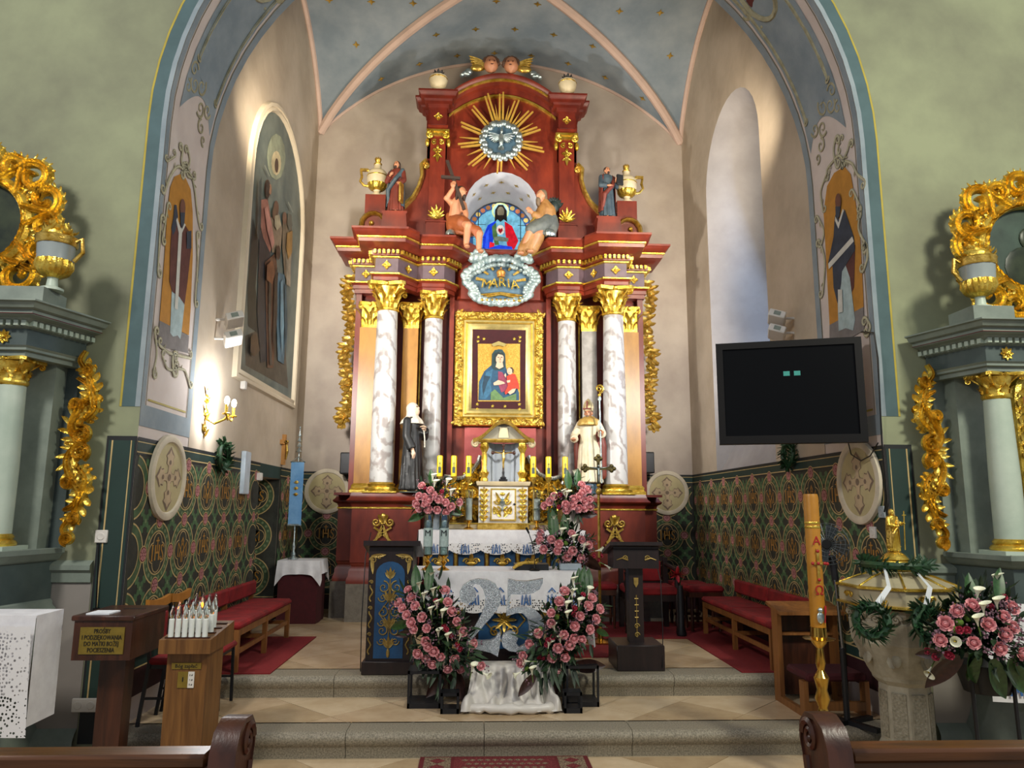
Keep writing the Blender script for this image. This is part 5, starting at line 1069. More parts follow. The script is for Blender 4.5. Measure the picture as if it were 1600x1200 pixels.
S2 = saint('saint_statue', 'bearded statue in grey robe with red cloak beside the upper right urn', (1.36, 8.93, 5.298), rad(20), .71, clB, [((-.12, 0, .78), (-.16, -.05, .6), (-.05, -.13, .58), (1, -.3, .1)), ((.12, 0, .78), (.16, -.06, .62), (.1, -.14, .68), (0, -.6, .6))], robeR, hairb, longhair=False)
m = MB(); m.box(.06, .15, -.16, -.13, .42, .56, 0, .004); obj('book', m, habit, S2)
NU = saint('nun_statue', 'statue of a nun in black habit and white veil between left columns', (-1.05, 8.855, 1.796), rad(62), 1.06, habit, [((-.12, 0, .78), (-.17, -.03, .6), (-.14, -.1, .44), (0, -.2, -1)), ((.12, 0, .78), (.15, -.06, .62), (.02, -.14, .7), (-1, -.2, .4))], None, hood=vw, look=(0, -1, .45), sk=paleskin, robe_k=17, wide=1.05)
m = MB(); m.tube([(.02, -.14, .74), (.03, -.15, .62), (.035, -.15, .52)], .008, 5); obj('cord', m, vw, NU)
m = MB(); m.lathe([(.14, 0), (.14, .012), (0, .012)], (0, 0, -.013), 20); obj('plinth', m, altdark, NU)
cope = mat('statue_gold_cope', '#a8843c', .45, .3, .25, 14, col2='#c9a85c')
BI = saint('bishop_statue', 'statue of a mitred bishop in cream alb holding a crozier', (1.08, 8.885, 1.904), rad(-25), .93, albw, [((-.12, 0, .78), (-.19, -.05, .62), (-.15, -.15, .56), (-.2, -1, .2)), ((.12, 0, .78), (.2, -.04, .64), (.2, -.13, .62), (.1, -.6, .7))], None, hairg, longhair=False, sk=skin, robe_k=19, wide=1.15)
m = MB(); m.lathe([(.145, .7), (.14, .73), (.12, .78), (.075, .8), (.06, .82)], (0, .005, 0), 22, flute=.04, fk=9); m.mesh
rm('cope_collar', m, .012, cope, BI, 2)
m = MB(); h = .93
m.rings([[(.058*cos(a)*k_, -.012+.058*sin(a)*k2, z) for a in [2*PI*j/14 for j in range(14)]] for z, k_, k2 in ((.885, 1, 1), (.93, 1.15, .95), (.97, 1.05, .6), (1.01, .6, .3), (1.035, .1, .1))]); obj('mitre', m, mat('mitre_cream_gold', '#b59a5e', .45, .3, .25, 20, col2='#d8c9a0'), BI)
m = MB(); m.box(-.008, .008, -.075, -.05, .9, 1.0); m.box(-.05, .05, -.075, -.06, .895, .915); obj('mitre_band', m, robeR, BI)
m = MB(); m.tube([(.2, -.17, -.0), (.19, -.16, .6), (.18, -.15, 1.0)], .011, 8); m.lathe([(.02, 0), (.025, .03), (.012, .06)], (.18, -.15, .98), 10); obj('crozier_staff', m, silver, BI)
m = MB(); m.spiral((.18, -.15, 1.13), .055, 1.5, .014, (1, 0, 0), (0, 0, 1), -PI/2, 0, 6, .8, 1); m.ell((.18, -.15, 1.05), .022); obj('crozier_head', m, gold, BI)
m = MB(); m.lathe([(.124, -.12), (.124, -.03), (.118, -.01), (.112, .0), (0, .0)], n=8); obj('plinth', m, mat('plinth_blue', '#2a4658', .5), BI)
m = MB(); 
for s in (-1, 1): limb(m, [(s*.12, .03, .72), (s*.16, .05, .45), (s*.15, .06, .1)], [.035, .05, .05])
m.rings([[(.16*cos(a), .05+.1*sin(a), z) for a in [2*PI*j/20 for j in range(20)]] for z in (.06, .4, .74)]); rm('cope', m, .014, robeR, BI, 2)
# seated figures on the entablature, flanking the niche
def q6(x, y, Y): return py(*zc6(x, y), Y)
Q = lambda x, y, Y=8.9: q6(x, y, Y)
brownd = mat('statue_rust_drapery', '#7d3f1c', .55, 0, .2, 8, col2='#965028'); tand = mat('statue_tan_robe', '#8a5f30', .55, 0, .2, 8, col2='#a67a44'); greyd = mat('statue_grey_drapery', '#4c5150', .55, 0, .2, 8, col2='#666b66')
B1 = Q(600, 430, 9.0); B1 = Vector((B1.x, 9.0, 4.986))
T1 = thing('seated_statue', 'bare-chested seated statue holding a cross left of the niche', 'statue', B1)
b = MB()
def lb(P, r): limb(b, P, r)
V = None; hc = Q(620, 190, 8.86); 
HV = head(b, hc, 1.12, (.7, -.7, -.1)); lb([hc+Vector((-.02, .02, -.07)), Q(603, 240, 8.92), Q(592, 300, 8.95), Q(590, 340, 8.97)], [.04, .095, .095, .1])
lb([Q(575, 240, 8.92), Q(547, 215, 8.84), Q(577, 170, 8.8)], [.05, .04, .028]); hand(b, Q(577, 165, 8.8), (.2, -.2, 1), 1.1, (0, -1, 0))
lb([Q(628, 245, 8.9), Q(640, 290, 8.82), Q(640, 320, 8.78)], [.045, .036, .028]); hand(b, Q(640, 325, 8.78), (.5, -.3, -1), 1.1, (0, -1, 0))
lb([Q(595, 335, 8.95), Q(650, 345, 8.72), Q(642, 425, 8.74), Q(640, 440, 8.74)], [.075, .055, .04, .03]); lb([Q(605, 340, 8.97), Q(705, 385, 8.74), Q(702, 455, 8.74)], [.075, .052, .036])
for x, y in ((645, 446), (712, 470)): p = Q(x, y, 8.72); b.ell(p, (.04, .06, .022), 8, 6)
rm('body', b, .011, skin, T1, 2, world=True)
c = MB(); limb(c, [Q(585, 330, 8.96), Q(625, 335, 8.82), Q(660, 360, 8.77)], [.11, .1, .07]); limb(c, [Q(610, 350, 8.9), Q(690, 375, 8.77), Q(700, 425, 8.8)], [.1, .08, .07]); limb(c, [Q(580, 340, 8.98), Q(590, 390, 8.98), Q(620, 420, 8.92)], [.1, .11, .1]); limb(c, [Q(660, 380, 8.86), Q(675, 440, 8.84)], [.08, .07])
limb(c, [Q(560, 300, 9.0), Q(575, 340, 9.0)], [.05, .07]); c.v = [Vector((p.x, p.y, max(p.z, 5.004) if p.y > 8.74 else p.z)) for p in c.v]; rm('drapery', c, .014, brownd, T1, 2, world=True)
c = MB(); c.ell(HV(0, .02, .025), (.07, .07, .07), 12, 9)
for s in (-1, 1): limb(c, [HV(s*.05, .01, 0), HV(s*.055, .02, -.08)], [.028, .02])
limb(c, [HV(0, .05, 0), HV(0, .06, -.09)], [.05, .03]); limb(c, [HV(0, -.042, -.045), HV(0, -.045, -.085)], [.03, .018]); rm('hair', c, .009, hairb, T1, 1, world=True)
m = MB(); m.tube([Q(550, 35, 8.85), Q(632, 270, 8.8)], .028, 4); m.tube([Q(522, 112, 8.83), Q(612, 120, 8.8)], .026, 4); obj('cross', m, mat('statue_dark_wood', '#33251e', .6), T1, world=True)
m = MB(); p = Q(565, 388, 8.85); m.ell(p, (.065, .05, .07)); m.ell(p+Vector((.02, -.04, -.02)), (.035, .03, .04)); m.v = [Vector((p.x, p.y, max(p.z, 4.99))) for p in m.v]; obj('silver_cloud', m, silver, T1, world=True)
B2 = Vector((Q(1020, 430, 9.0).x, 9.0, 4.986)); T2 = thing('seated_statue', 'bearded seated statue in tan robe right of the niche', 'statue', B2)
b = MB(); hc = Q(1000, 205, 8.86); HV = head(b, hc, 1.12, (-.75, -.65, -.1)); lb([hc+Vector((.02, .02, -.07)), Q(1025, 260, 8.93), Q(1030, 330, 8.97)], [.04, .09, .09]); lb([Q(1005, 265, 8.88), Q(985, 300, 8.8), Q(960, 285, 8.76)], [.05, .04, .028]); hand(b, Q(958, 283, 8.76), (-.6, -.3, .5), 1.1, (0, -1, 0))
lb([Q(1020, 340, 8.95), Q(955, 360, 8.74), Q(915, 450, 8.74)], [.07, .052, .036]); lb([Q(1030, 345, 8.95), Q(985, 390, 8.76), Q(960, 455, 8.78)], [.07, .052, .036])
for x, y in ((903, 478), (950, 470)): b.ell(Q(x, y, 8.7), (.05, .05, .022), 8, 6)
rm('body', b, .011, skin, T2, 2, world=True)
c = MB(); limb(c, [Q(1012, 245, 8.92), Q(1030, 280, 8.94), Q(1030, 335, 8.96)], [.09, .12, .13]); limb(c, [Q(1010, 262, 8.88), Q(985, 305, 8.8), Q(970, 295, 8.77)], [.07, .06, .05]); limb(c, [Q(960, 380, 8.8), Q(925, 445, 8.78), Q(918, 462, 8.78)], [.08, .08, .085]); limb(c, [Q(985, 400, 8.82), Q(960, 455, 8.82)], [.09, .08]); rm('robe', c, .013, tand, T2, 2, world=True)
c = MB(); limb(c, [Q(1040, 320, 8.96), Q(1000, 345, 8.84), Q(955, 365, 8.76)], [.12, .11, .085]); limb(c, [Q(1045, 340, 8.98), Q(1030, 395, 8.93), Q(985, 395, 8.82)], [.12, .11, .09]); c.v = [Vector((p.x, p.y, max(p.z, 5.004) if p.y > 8.74 else p.z)) for p in c.v]; rm('drapery', c, .013, greyd, T2, 2, world=True)
c = MB(); c.ell(HV(0, .02, .025), (.07, .07, .07), 12, 9); limb(c, [HV(0, .05, 0), HV(0, .06, -.06)], [.05, .04]); limb(c, [HV(0, -.042, -.045), HV(0, -.05, -.1), HV(0, -.04, -.13)], [.035, .03, .015]); rm('hair', c, .009, hairg, T2, 1, world=True)
m = MB(); m.tube([Q(x, y, 8.76) for x, y in ((958, 375), (945, 350), (955, 325), (972, 305))], .016, 6); m.prism([Q(950, 372, 8.78), Q(972, 376, 8.78), Q(985, 320, 8.78), Q(965, 312, 8.78)], (0, .03, 0)); obj('book', m, gold2, T2, world=True)
m = MB()
for i in range(7): a = .3+i*.35; m.leaf(Q(1060, 265, 9.0), (cos(a)*.7, -.1, sin(a)), (0, -1, 0), .16, .07, .4, 5)
m.ell(Q(1062, 255, 9.0), (.07, .05, .09)); obj('dark_foliage', m, mat('statue_dark_green', '#22302e', .5), T2, world=True)
m = MB(); p = Q(1045, 390, 8.82); m.ell(p, (.08, .06, .075)); m.ell(p+Vector((-.03, -.03, .01)), (.04, .04, .05)); m.v = [Vector((p.x, p.y, max(p.z, 4.99))) for p in m.v]; obj('silver_cloud', m, silver, T2, world=True)
# cherub heads on the gable
for s, lab in ((-1, 'left cherub head crowning the high altar gable'), (1, 'right cherub head crowning the high altar gable')):
    t = thing('cherub_head', lab, 'statue', (s*.137-.03, 9.1, 7.425), group='cherub pair'); t.scale = (1.25, 1.25, 1.25)
    b = MB(); V = head(b, (0, 0, .075), 1.3, (-s*.12, -1, 0)); b.ell((0, -.01, .06), (.078, .08, .075), 12, 9); rm('head', b, .01, skin, t, 2)
    c = MB()
    for i in range(14): a = PI*i/13; c.ell((.075*cos(a), .0+.02*(i % 2), .095+.07*sin(a)), .03, 7, 5)
    c.ell((0, .04, .1), (.075, .06, .08)); rm('hair', c, .01, mat('cherub_hair', '#5a4030', .6, 0, .2, 20), t, 1)
    m = MB()
    for s2 in (-1, 1): m.ell((s2*.026-s*.01, -.085, .075), .009, 6, 5)
    m.ell((-s*.012, -.088, .035), (.016, .006, .006), 6, 5); obj('face_paint', m, mat('face_paint_dark', '#4a2018', .5), t)
    w = MB()
    for i in range(6): w.leaf((s*.06, -.01, .07-.008*i), (s, -.05, .45-.14*i), (0, -1, 0), .2-.015*i, .06, .15, 5)
    w.ell((s*.15, -.01, .03), (.07, .03, .04)); obj('gilt_wing', w, gold2, t)
    w = MB()
    for dx, dz, r in ((.24, -.015, .045), (.28, -.04, .035), (.25, -.045, .035), (.31, -.06, .028)): w.ell((s*dx, 0, dz), (r, .04, r*.8), 8, 6)
    obj('silver_cloud', w, silver, t)
# urns
def urn(loc, s, lab):
    t = thing('two_tone_urn', lab, 'urn', loc, group='upper altar urns')
    m = MB(); m.lathe([(.075, 0), (.075, .03), (.045, .045), (.04, .08), (.055, .1)], n=18); obj('foot', m, cream, t)
    m = MB(); m.lathe([(.055, .09), (.095, .11), (.118, .15), (.124, .18)], n=40, flute=.05, fk=14); obj('gilt_bowl', m, gold, t)
    m = MB(); m.lathe([(.122, .18), (.132, .21), (.134, .28), (.125, .33), (.1, .36), (.06, .37), (.05, .385), (.045, .44), (.05, .45)], n=20); obj('body', m, cream, t)
    m = MB(); m.lathe([(.134, .275), (.138, .283), (.134, .29)], n=20); obj('gilt_band', m, gold, t)
    m = MB(); m.lathe([(.05, .445), (.055, .46), (.03, .48)], n=14)
    for i in range(9): a = 2*PI*i/9; m.leaf((.02*cos(a), .02*sin(a), .465), (cos(a)*.5, sin(a)*.5, 1), (-cos(a), -sin(a), 0), .09, .04, .35, 4)
    obj('gilt_flame', m, gold2, t)
    m = MB(); m.tube([(s*.1, 0, .36), (s*.16, 0, .38), (s*.215, 0, .36), (s*.2, 0, .28), (s*.22, 0, .22), (s*.17, 0, .16), (s*.11, 0, .15)], .018, 7); m.box(min(s*.12, s*.225), max(s*.12, s*.225), -.02, .02, .36, .39); obj('handle', m, gold2, t)
urn((-1.63, 9.1, 5.581), -1, 'cream and gold urn with handle at upper left of the altar'); urn((1.65, 9.1, 5.581), 1, 'cream and gold urn with handle at upper right of the altar')
for s, lab in ((-1, 'small cream finial urn on the left upper cornice'), (1, 'small cream finial urn on the right upper cornice')):
    t = thing('finial_urn', lab, 'urn', (s*.865, 9.05, 7.06), group='finial urns'); t.scale = (1.12, 1.12, 1.12); m = MB(); m.lathe([(.06, 0), (.07, .02), (.06, .04), (.09, .08), (.11, .15), (.105, .19), (.06, .21), (.04, .22)], n=20, flute=.015, fk=10); obj('body', m, cream, t)
    m = MB(); m.lathe([(.108, .155), (.113, .165), (.108, .175)], n=20); obj('band', m, gold2, t)
    m = MB()
    for i in range(8): a = 2*PI*i/8; m.leaf((.02*cos(a), .02*sin(a), .21), (cos(a), sin(a), .8), (0, 0, 1), .08, .04, .35, 4)
    m.ell((0, 0, .26), .025); obj('flame', m, black, t)
# =====================================================  FRONT OF THE CHANCEL  =====================================================
# ---- carpets ----
m = MB(); m.box(XL+.02, -1.857, 6.1, 7.78, Z2, Z2+.008); single('carpet', m, carpet, 'red carpet under the bench along the left wall', 'carpet')
m = MB(); m.prism([(1.868, 6.1, Z2), (XR-.02, 6.1, Z2), (XR-.02, 8.77, Z2), (.96, 8.77, Z2), (.96, 7.66, Z2), (1.868, 7.66, Z2)], (0, 0, .008)); single('carpet', m, carpet, 'large red carpet under the right bench and chair', 'carpet')
m = MB(); m.box(.42, 1.3, 6.72, 7.3, Z2, Z2+.008); single('carpet', m, carpet, 'small red carpet behind the dark lectern', 'carpet')
# runner in the nave
ra, rb = pz(660, 1171, 0), pz(912, 1171, 0)
RUG = thing('runner_rug', 'red patterned runner rug with beige borders on the nave floor', 'rug', ((ra.x+rb.x)/2, 4.3, .001)); hw = (rb.x-ra.x)/2
rugb = mat('rug_beige', '#8d7a5f', .95, 0, .3, 90, col2='#4a3028', lo=.42, hi=.58); rugr = mat('rug_red', '#5a1015', .95, 0, .2, 120, col2='#8a3a38', lo=.5, hi=.66)
m = MB(); m.box(-hw, hw, -2.2, .84, 0, .008); obj('pile', m, mat('rug_edge', '#5a0f14', .95, 0, .1, 60), RUG)
m = MB(); m.box(-hw+.22, hw-.22, -2.2, .815, .008, .01); obj('field', m, rugr, RUG)
for s in (-1, 1):
    m = MB(); m.box(*sorted((s*(hw-.03), s*(hw-.2))), -2.2, .82, .008, .01); obj('border', m, rugb, RUG)
    for i in range(14):
        m = MB(); x, y = s*(hw-.115), .75-.11*i; m.prism([(x-.05, y, .01), (x, y-.045, .01), (x+.05, y, .01), (x, y+.045, .01)], (0, 0, .0015)); obj('border_lozenge', m, rugr, RUG)
for i in range(11):
    for j in range(9):
        x = -hw+.29+(2*hw-.58)*(i+.5*(j % 2))/10.5; y = .76-.07*j; m = MB(); m.prism([(x-.022, y, .01), (x, y-.018, .01), (x+.022, y, .01), (x, y+.018, .01)], (0, 0, .0015)); obj('field_lozenge', m, rugb, RUG)
# ---- front altar ----
FA = thing('front_altar', 'front altar table on a dark block with blue and gold panel', 'altar', (-.06, 6.8, Z2))
m = MB(); m.box(-.83, .70, 6.48, 7.1, 1.0, 1.06, 0, .006); obj('table_top', m, dkwood, FA, world=True)
m = MB(); m.box(-.36, .3, 6.6, 7.0, Z2, 1.0); obj('block', m, wenge, FA, world=True)
m = MB(); m.box(-.42, .36, 6.55, 7.05, Z2, .38); obj('base', m, wenge, FA, world=True)
m = MB(); m.box(-.24, .2, 6.592, 6.6, .42, .94); obj('blue_panel', m, blueplush, FA, world=True)
m = MB(); c = Vector((-.02, 6.585, .66))
for q in (-1, 1):
    for z in (-.1, .1): m.spiral(c+Vector((q*.08, 0, z)), .06, 1.4, .01, (q, 0, 0), (0, 0, 1), z*20, 0, 5, .85, 1 if z > 0 else -1)
for i in range(8): a = PI/4*i; m.leaf(c, (cos(a), 0, sin(a)), (0, -1, 0), .11, .04, .2, 5, 0, 2)
for k_ in range(4): a, b = PI/2*k_, PI/2*(k_+1); m.tube([c+Vector((.18*cos(a), 0, .2*sin(a))), c+Vector((.18*cos(b), 0, .2*sin(b)))], .006, 5)
obj('gilt_ornament', m, gold2, FA, world=True)
m = MB(); m.box(-.9, .92, 8.4, 8.42, .42, .58); 
for i in range(18): m.spiral((-.85+.1*i, 8.395, .5), .035, 1.3, .01, (1, 0, 0), (0, 0, 1), i, 0, 5, .85, 1 if i % 2 else -1)
obj('gilt_plinth', m, gold2, RT_, world=True)
AC_ = thing('altar_cloth', 'white cloth with lace hem hanging over the front altar', 'tablecloth', (-.06, 6.8, 1.061))
m = MB(); m.box(-.84, .71, 6.47, 7.11, 1.061, 1.07)
n = 90; xs = [-.84+1.55*i/n for i in range(n+1)]
m.rings([[(x, 6.465+.006*sin(x*31)*(1.07-z)*6, z) for x in xs] for z in (1.068, 1.03, .95, .84)], 0, cap=False, closed=False)
for X, s in ((-.845, -1), (.715, 1)):
    m.rings([[(X+s*(.02+.02*sin(k_*1.1))*(1.07-z)*1.8, 6.47+.64*k_/14, z) for k_ in range(15)] for z in (1.068, .95, .75, .56, .45)], 0, cap=False, closed=False)
obj('cloth', m, linen, AC_, world=True)
m = MB(); R = [[], [], []]
for x in xs:
    sc_ = abs(sin(PI*(x+.84)/1.55*7))**.6; zb_ = .73+.03*(1-sc_)
    for r, z in zip(R, (.842, .79, zb_)): r.append((x, 6.464+.006*sin(x*31)*.24*6, z))
m.rings(R, 0, cap=False, closed=False); obj('lace_hem', m, lacef, AC_, world=True)
for x in (-.5, -.28, -.06, .16, .38, .6):
    m = MB(); motif(m, (x, 6.45, .845), .075); m.ribbon([(x-.03, 6.45, .905), (x, 6.45, .94), (x+.03, 6.45, .905)], .012, .003, (0, -1, 0)); obj('embroidered_motif', m, mblu, AC_, world=True)
# things on the front altar
for i, (x, lab) in enumerate(((671, 'left glass candle holder with letter M on the front altar'), (695, 'right glass candle holder with letter M on the front altar'))):
    p = pz(x, 886.5, 1.071); t = thing('candle_lantern', lab, 'candle holder', (p.x, 6.62, 1.071), group='glass candle holders')
    m = MB(); m.lathe([(.052, 0), (.054, .008), (.03, .02), (.014, .035), (.02, .055), (.03, .065), (.014, .08), (.02, .1), (.042, .12), (.043, .13), (0, .13)], n=18); obj('brass_foot', m, brass, t)
    m = MB(); m.lathe([(.04, .13), (.041, .47), (.039, .475), (.037, .47), (.036, .135)], n=20); obj('glass', m, glassm, t)
    m = MB(); m.lathe([(.03, .132), (.03, .3), (0, .302)], n=16); obj('candle', m, mat('pale_green_wax', '#a9bcb4', .45, 0, .15, 20), t)
    m = MB(); m.lathe([(.0405, .2), (.0412, .36)], n=20); obj('label_band', m, mat('label_white', '#9fb0ac', .6, 0, .15, 30), t)
    m = MB(); m.lathe([(.034, .36), (.034, .4), (.02, .42)], n=14); obj('insert', m, silver, t)
    m = MB(); m.txt('M', .075, Matrix.Translation((0, -.0435, .315)) @ Matrix.Rotation(PI/2, 4, 'X'), .001); obj('letter', m, black, t)
p = pz(828, 884, 1.071); t = thing('microphone', 'black gooseneck microphone standing on the front altar', 'microphone', (p.x, 6.58, 1.071))
m = MB(); m.lathe([(.045, 0), (.045, .012), (.015, .02), (.01, .05), (0, .05)], n=16); obj('base', m, plastic, t)
m = MB(); m.tube([(0, 0, .03), (.005, 0, .12), (-.015, 0, .22), (-.05, .0, .32)], .004, 6); obj('gooseneck', m, plastic, t); m = MB(); m.tube([(-.05, 0, .32), (-.075, 0, .37)], [.008, .011], 8); obj('capsule', m, plastic, t)
p = pz(826, 886, 1.071); t = thing('missal', 'dark missal book with gold tassel cord on the front altar', 'book', (.17, 6.72, 1.071))
m = MB(); m.prism([(-.1, -.09, 0), (.2, -.09, 0), (.2, .14, .0), (-.1, .14, 0)], (0, 0, .05)); obj('cover', m, black, t)
m = MB(); m.box(-.095, .195, -.085, .135, .006, .044); obj('pages', m, gold2, t)
m = MB(); m.tube([(.1, 0, .055), (0, -.05, .06), (-.07, -.1, .05), (-.115, -.12, .02)], [.016, .018, .018, .012], 8); obj('tassel_cord', m, mat('tassel_gold', '#b8943a', .6, .2, .3, 60, .4, 90), t)
# ---- glitter numerals 2 and 5 ----
glit = mat('silver_glitter', '#6f7a84', .25, .8, 0, 260, .6, 300, col2='#e8edf2', kind='vor', lo=.3, hi=.9)
YN = 5.995
nz = lambda x, y: py(600+x/4.21, 860+y/4.21, YN)
def numeral(name, pts, lab):
    P0 = nz(sum(p[0] for p in pts)/len(pts), 660); m = MB(); m.prism([nz(p[0]+(10 if name == 'numeral_five' else 0), p[1])-P0 for p in pts], (0, -.06, 0)); return single(name, m, glit, lab, 'number decoration', P0, smooth=30)
numeral('numeral_two', [(500, 305), (498, 270), (520, 225), (565, 195), (620, 182), (680, 188), (730, 215), (762, 262), (770, 312), (755, 362), (715, 420), (665, 478), (615, 535), (575, 582), (640, 588), (700, 584), (730, 570), (748, 540), (766, 530), (766, 575), (757, 640), (747, 690), (700, 664), (640, 650), (580, 648), (530, 650), (520, 610), (555, 555), (600, 490), (640, 420), (662, 360), (665, 300), (652, 252), (630, 222), (600, 216), (582, 232), (600, 262), (606, 296), (590, 330), (555, 346), (520, 336)], 'silver glitter number two in front of the altar')
numeral('numeral_five', [(805, 182), (860, 195), (930, 198), (990, 188), (1032, 180), (1030, 210), (1010, 250), (970, 275), (920, 285), (860, 285), (822, 283), (815, 330), (812, 385), (860, 368), (920, 365), (980, 385), (1025, 430), (1045, 500), (1035, 570), (1000, 620), (940, 650), (870, 662), (810, 652), (770, 625), (760, 580), (775, 540), (815, 522), (850, 535), (870, 570), (855, 605), (880, 630), (915, 610), (938, 560), (942, 500), (930, 440), (900, 408), (860, 405), (820, 418), (792, 425), (800, 340), (803, 250)], 'silver glitter number five in front of the altar')
# box and satin drape under them
m = MB(); n = 70; R = []; random.seed(9)
prof = [(5.99, .438), (5.9, .44), (5.83, .44), (5.79, .425), (5.775, .38), (5.765, .33), (5.75, .28), (5.73, .24), (5.7, .22), (5.67, .21), (5.64, .2), (5.61, .19), (5.58, .175), (5.565, .166)]
ph = [random.uniform(0, 6) for _ in range(8)]
for j, (y, z) in enumerate(prof):
    ring = []; w = .27+.008*j
    for i in range(n+1):
        t_ = -1+2*i/n; f = min(1, max(0, j-2)/4); v = j/13
        g = abs(sin(t_*7+2.2*v+ph[0]))+.7*abs(sin(t_*12-3*v+ph[1]))+.5*abs(sin(t_*5+7*v+ph[2]))+.4*sin(t_*21+4*v+ph[3]); fold = .045*f*(g-1)
        ring.append((.0+w*t_+.012*f*sin(9*v+t_*8), y-fold*.9, max(z+fold*(.9 if j < 12 else .1)+.012*f, Z1+.004)))
    R.append(ring)
m.rings(R, 0, cap=False, closed=False)
for pts, r in (([(-.3, 5.6, .19), (-.15, 5.545, .2), (.05, 5.54, .2), (.25, 5.56, .2), (.31, 5.63, .2)], .04), ):
    P = [Vector(p) for p in pts]; Q_ = []
    for a, b in zip(P[:-1], P[1:]): Q_ += [a.lerp(b, u/4)+Vector((random.uniform(-.006, .006), random.uniform(-.006, .006), random.uniform(-.006, .008))) for u in range(4)]
    m.tube(Q_, [r*random.uniform(.6, 1.1) for _ in Q_], 9)
single('satin_drape', m, satin, 'crumpled white satin drape below the glitter numerals', 'drape', smooth=80)
# ---- flowers ----
def rose_mesh(mm, nm):
    m = MB(); m.ell((0, 0, -.02), (.55, .55, .62), 10, 8)
    for k_, (n_, r, L, W, cu, el) in enumerate(((3, .2, .75, .75, -.32, 1.2), (4, .36, .9, .95, -.2, 1.1), (5, .5, 1.05, 1.05, -.02, .85), (6, .55, 1.05, 1.05, .16, .5))):
        for i in range(n_):
            a = 2*PI*(i+.37*k_)/n_; c, s = cos(a), sin(a); m.leaf((r*.9*c, r*.9*s, -.5+.18*(3-k_)), (c*(1-el*.6), s*(1-el*.6), el+.25), (c, s, 0), L*.9, W, cu, 5, 0, 0, -.4, True)
    return m.mesh(nm, mm, 60)
ROSE, ROSED = rose_mesh(rosem, 'rose'), rose_mesh(rosed, 'small_rose')
m = MB(); R = []
for z, r, off in ((0, .05, 0), (.3, .09, 0), (.6, .17, .02), (.85, .32, .08), (1.0, .46, .16), (1.02, .5, .2)): R.append([(off+r*cos(a)*1.0, r*sin(a)*.9, z+(.22*r*cos(a))) for a in [2*PI*j/14 for j in range(14)]])
m.rings(R, 0, cap=False); m.tube([(0, 0, .05), (.03, 0, .75)], .05, 6, 1); m.tube([(0, 0, .02), (0, 0, -.9)], .05, 5, 2); CALLA = m.mesh('calla_lily', [callam, yc, stemg], 60)
m = MB(); m.ell((0, 0, 0), 1, 12, 8); MOSS = m.mesh('moss_ball', mossg, 60)
m = MB(); m.leaf((0, 0, 0), (0, 0, 1), (0, -1, 0), 1, .36, .1, 8, 0, 0, .3); LEAF = m.mesh('broad_leaf', leafg, 60); m = MB(); m.leaf((0, 0, 0), (0, 0, 1), (0, -1, 0), 1, .4, .12, 8, 0, 0, .3); LEAFA = m.mesh('dark_leaf', aubergine, 60)
